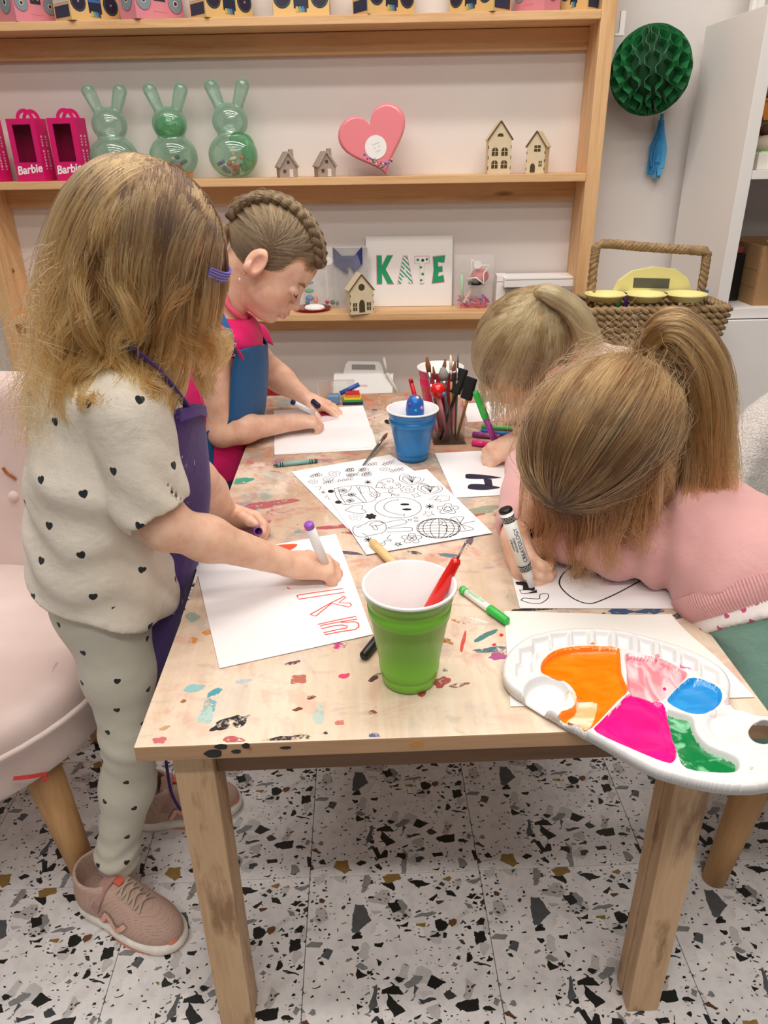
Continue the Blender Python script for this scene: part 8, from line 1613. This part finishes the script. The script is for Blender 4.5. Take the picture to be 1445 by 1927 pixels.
mb = MB(); PO = [(-0.11, 0.0), (-0.095, 0.035), (-0.06, 0.06), (0, 0.07), (0.06, 0.062), (0.095, 0.038), (0.115, 0.0)]; MB().prism(PO + [(0.06, 0.0), (0.058, 0.018), (0.045, 0.018)][:0], -0.006, 0.006, Matrix.Translation((0.02, 0.02, 0.012)) @ Matrix.Rotation(PI / 2, 4, 'X')).done('handle_plate', M_YEL, tr, world=False)
mb.b.free(); MB().prism([(-0.05, 0.0), (0.05, -0.004), (0.05, 0.022), (-0.05, 0.026)], -0.0068, 0.0068, Matrix.Translation((0.015, 0.02, 0.022 + 0.006)) @ Matrix.Rotation(PI / 2, 4, 'X')).done('handle_slot', mat('slot_dark', '5a5a4c', 0.7), tr, world=False)
for px, py, c, lab in ((1188, 512, '6a4a9a', 'purple marker standing in the woven basket'), (1172, 530, '3f8a4a', 'green marker standing in the woven basket'), (1330, 545, '4a90d8', 'bright blue marker standing in the woven basket'), (1290, 528, 'd8d4d0', 'white marker standing in the woven basket'), (1310, 548, 'b8843a', 'tan brush standing in the woven basket')):
    e_ = aty(px, py, by + 0.17); marker(lab, (e_.x - 0.01, by + 0.17, bz0 + 0.012), e_, c, c, c, r=0.006, group='pens in the woven basket')
# ---- bookcase contents
def bct(name, label, cat, x, y, z): return thing(name, label, cat, (BX + x, BY0 + y, z))
t = bct('toy_tray', 'white tray with beige cloth and toy bins in the bookcase', 'tray', 0.28, 0.13, zs + 0.0003)
MB().box((0, 0, 0.022), (0.44, 0.2, 0.044), bev=0.003).done('tray', mat('cream_tray', 'e8e4da', 0.5), t, world=False); MB().box((0, -0.001, 0.046), (0.43, 0.19, 0.004)).done('green_liner', mat('green_liner', 'a8d890', 0.6), t, world=False)
MB().sphere((-0.12, -0.03, 0.06), (0.10, 0.06, 0.035), 20, 12).done('beige_cloth', mat('beige_cloth', 'b8aa98', 0.9, bump=(60, 0.6, 0.004)), t, world=False); MB().sphere((-0.15, -0.02, 0.10), (0.04, 0.04, 0.02), 16, 10).done('brown_toy', mat('brown_toy', '5f3a2c', 0.7), t, world=False)
for k, (z, c, h_) in enumerate(((0.120, 'd8862a', 0.055), (0.178, '4f8a4a', 0.05), (0.231, 'c0223a', 0.045))):
    b_ = bct('toy_bin', ('orange', 'green', 'red')[k] + ' toy bin in the stack inside the bookcase', 'bin', 0.26, 0.2, zs + 0.006 + z); MB().prism([(-0.16, 0), (0.16, 0), (0.18, h_), (-0.18, h_)], -0.08, 0.08, Matrix.Rotation(PI / 2, 4, 'X')).done('bin_body', mat('bin_' + c, c, 0.45), b_, world=False); MB().box((0, 0, h_ - 0.004), (0.37, 0.17, 0.007), bev=0.002).done('bin_rim', mat('rim_' + c, c, 0.4), b_, world=False)
cb_ = bct('cardboard_box', 'open brown cardboard box on the bookcase ledge', 'box', 0.33, 0.17, zl + 0.0003); M_CB = mat('cardboard', 'a9835a', 0.8, var=0.08, vscale=12)
for c, d in (((0, -0.13, 0.085), (0.40, 0.004, 0.17)), ((0, 0.13, 0.085), (0.40, 0.004, 0.17)), ((-0.2, 0, 0.085), (0.004, 0.256, 0.17)), ((0.2, 0, 0.085), (0.004, 0.256, 0.17)), ((0, 0, 0.002), (0.39, 0.25, 0.004))): MB().box(c, d).done('panel', M_CB, cb_, world=False)
for z in (0.05, 0.10): MB().box((-0.2022, 0, z), (0.0006, 0.25, 0.0015)).done('crease', mat('crease', '8a6844', 0.8), cb_, world=False)
MB().box((0, -0.16, 0.176), (0.39, 0.06, 0.004), Matrix.Rotation(0.3, 3, 'X')).done('flap', M_CB, cb_, world=False)
kb = bct('black_case', 'black boxy case beside the cardboard box in the bookcase', 'case', 0.085, 0.20, zl + 0.0003); MB().box((0, 0, 0.07), (0.075, 0.16, 0.14), bev=0.006).done('case_body', M_BPL, kb, world=False); MB().box((0, -0.03, 0.15), (0.06, 0.09, 0.018), bev=0.004).done('red_lid', mat('dark_red', '8a4044', 0.6), kb, world=False)
rb = bct('rainbow_decor', 'grey and white rainbow arch standing on the bookcase', 'decoration', 0.20, 0.08, zt + 0.0003)
for k, c in enumerate(('b9b6b4', 'ecebea', 'c4c0be', 'f0efee', 'b4b0ae')):
    ro = 0.17 - 0.028 * k; MB().prism(arc((0, 0), ro, 0, PI, 26) + arc((0, 0), ro - 0.024, PI, 0, 26), -0.012, 0.012, Matrix.Rotation(PI / 2, 4, 'X')).done('arch', mat('arch_' + c, c, 0.6), rb, world=False)
wb = bct('white_board', 'plain white panel standing behind the rainbow arch', 'board', 0.30, 0.30, zt + 0.0003); MB().box((0, 0, 0.25), (0.42, 0.018, 0.5), bev=0.001).done('panel', M_WHITE, wb, world=False); MB().box((-0.205, -0.01, 0.25), (0.012, 0.006, 0.5)).done('edge_trim', M_WHITE, wb, world=False)
# ---- black cart with wrapped bundle at the far left
ct = thing('metal_cart', 'black metal cart with a plastic-wrapped bundle at the left edge', 'cart', (-1.36, 1.95, 0)); 
for sx in (-1, 1):
    for sy in (-1, 1): MB().box((sx * 0.18, sy * 0.16, 0.31), (0.02, 0.02, 0.62)).done('post', M_BPL, ct, world=False)
for z in (0.10, 0.36, 0.60): MB().box((0, 0, z), (0.36, 0.32, 0.012)).box((0, -0.165, z + 0.015), (0.37, 0.008, 0.04)).done('shelf', M_BPL, ct, world=False)
V = Vol((-1.56, 1.76, 0.60), (-1.16, 2.14, 0.88), 0.008); V.ell((-1.36, 1.95, 0.71), (0.17, 0.15, 0.11)); V.everywhere(lambda x, y, z: 0.012 * lnorm((x * 30, y * 30, z * 30), 4), 'add'); V.plane((0, 0, 0.612), (0, 0, -1)); bd_ = V.obj('wrapped_bundle', mat('grey_film', 'b4b2b0', 0.2, var=0.2, vscale=14), None); tag(bd_, 'crumpled grey plastic-wrapped bundle on the black cart', 'bundle')
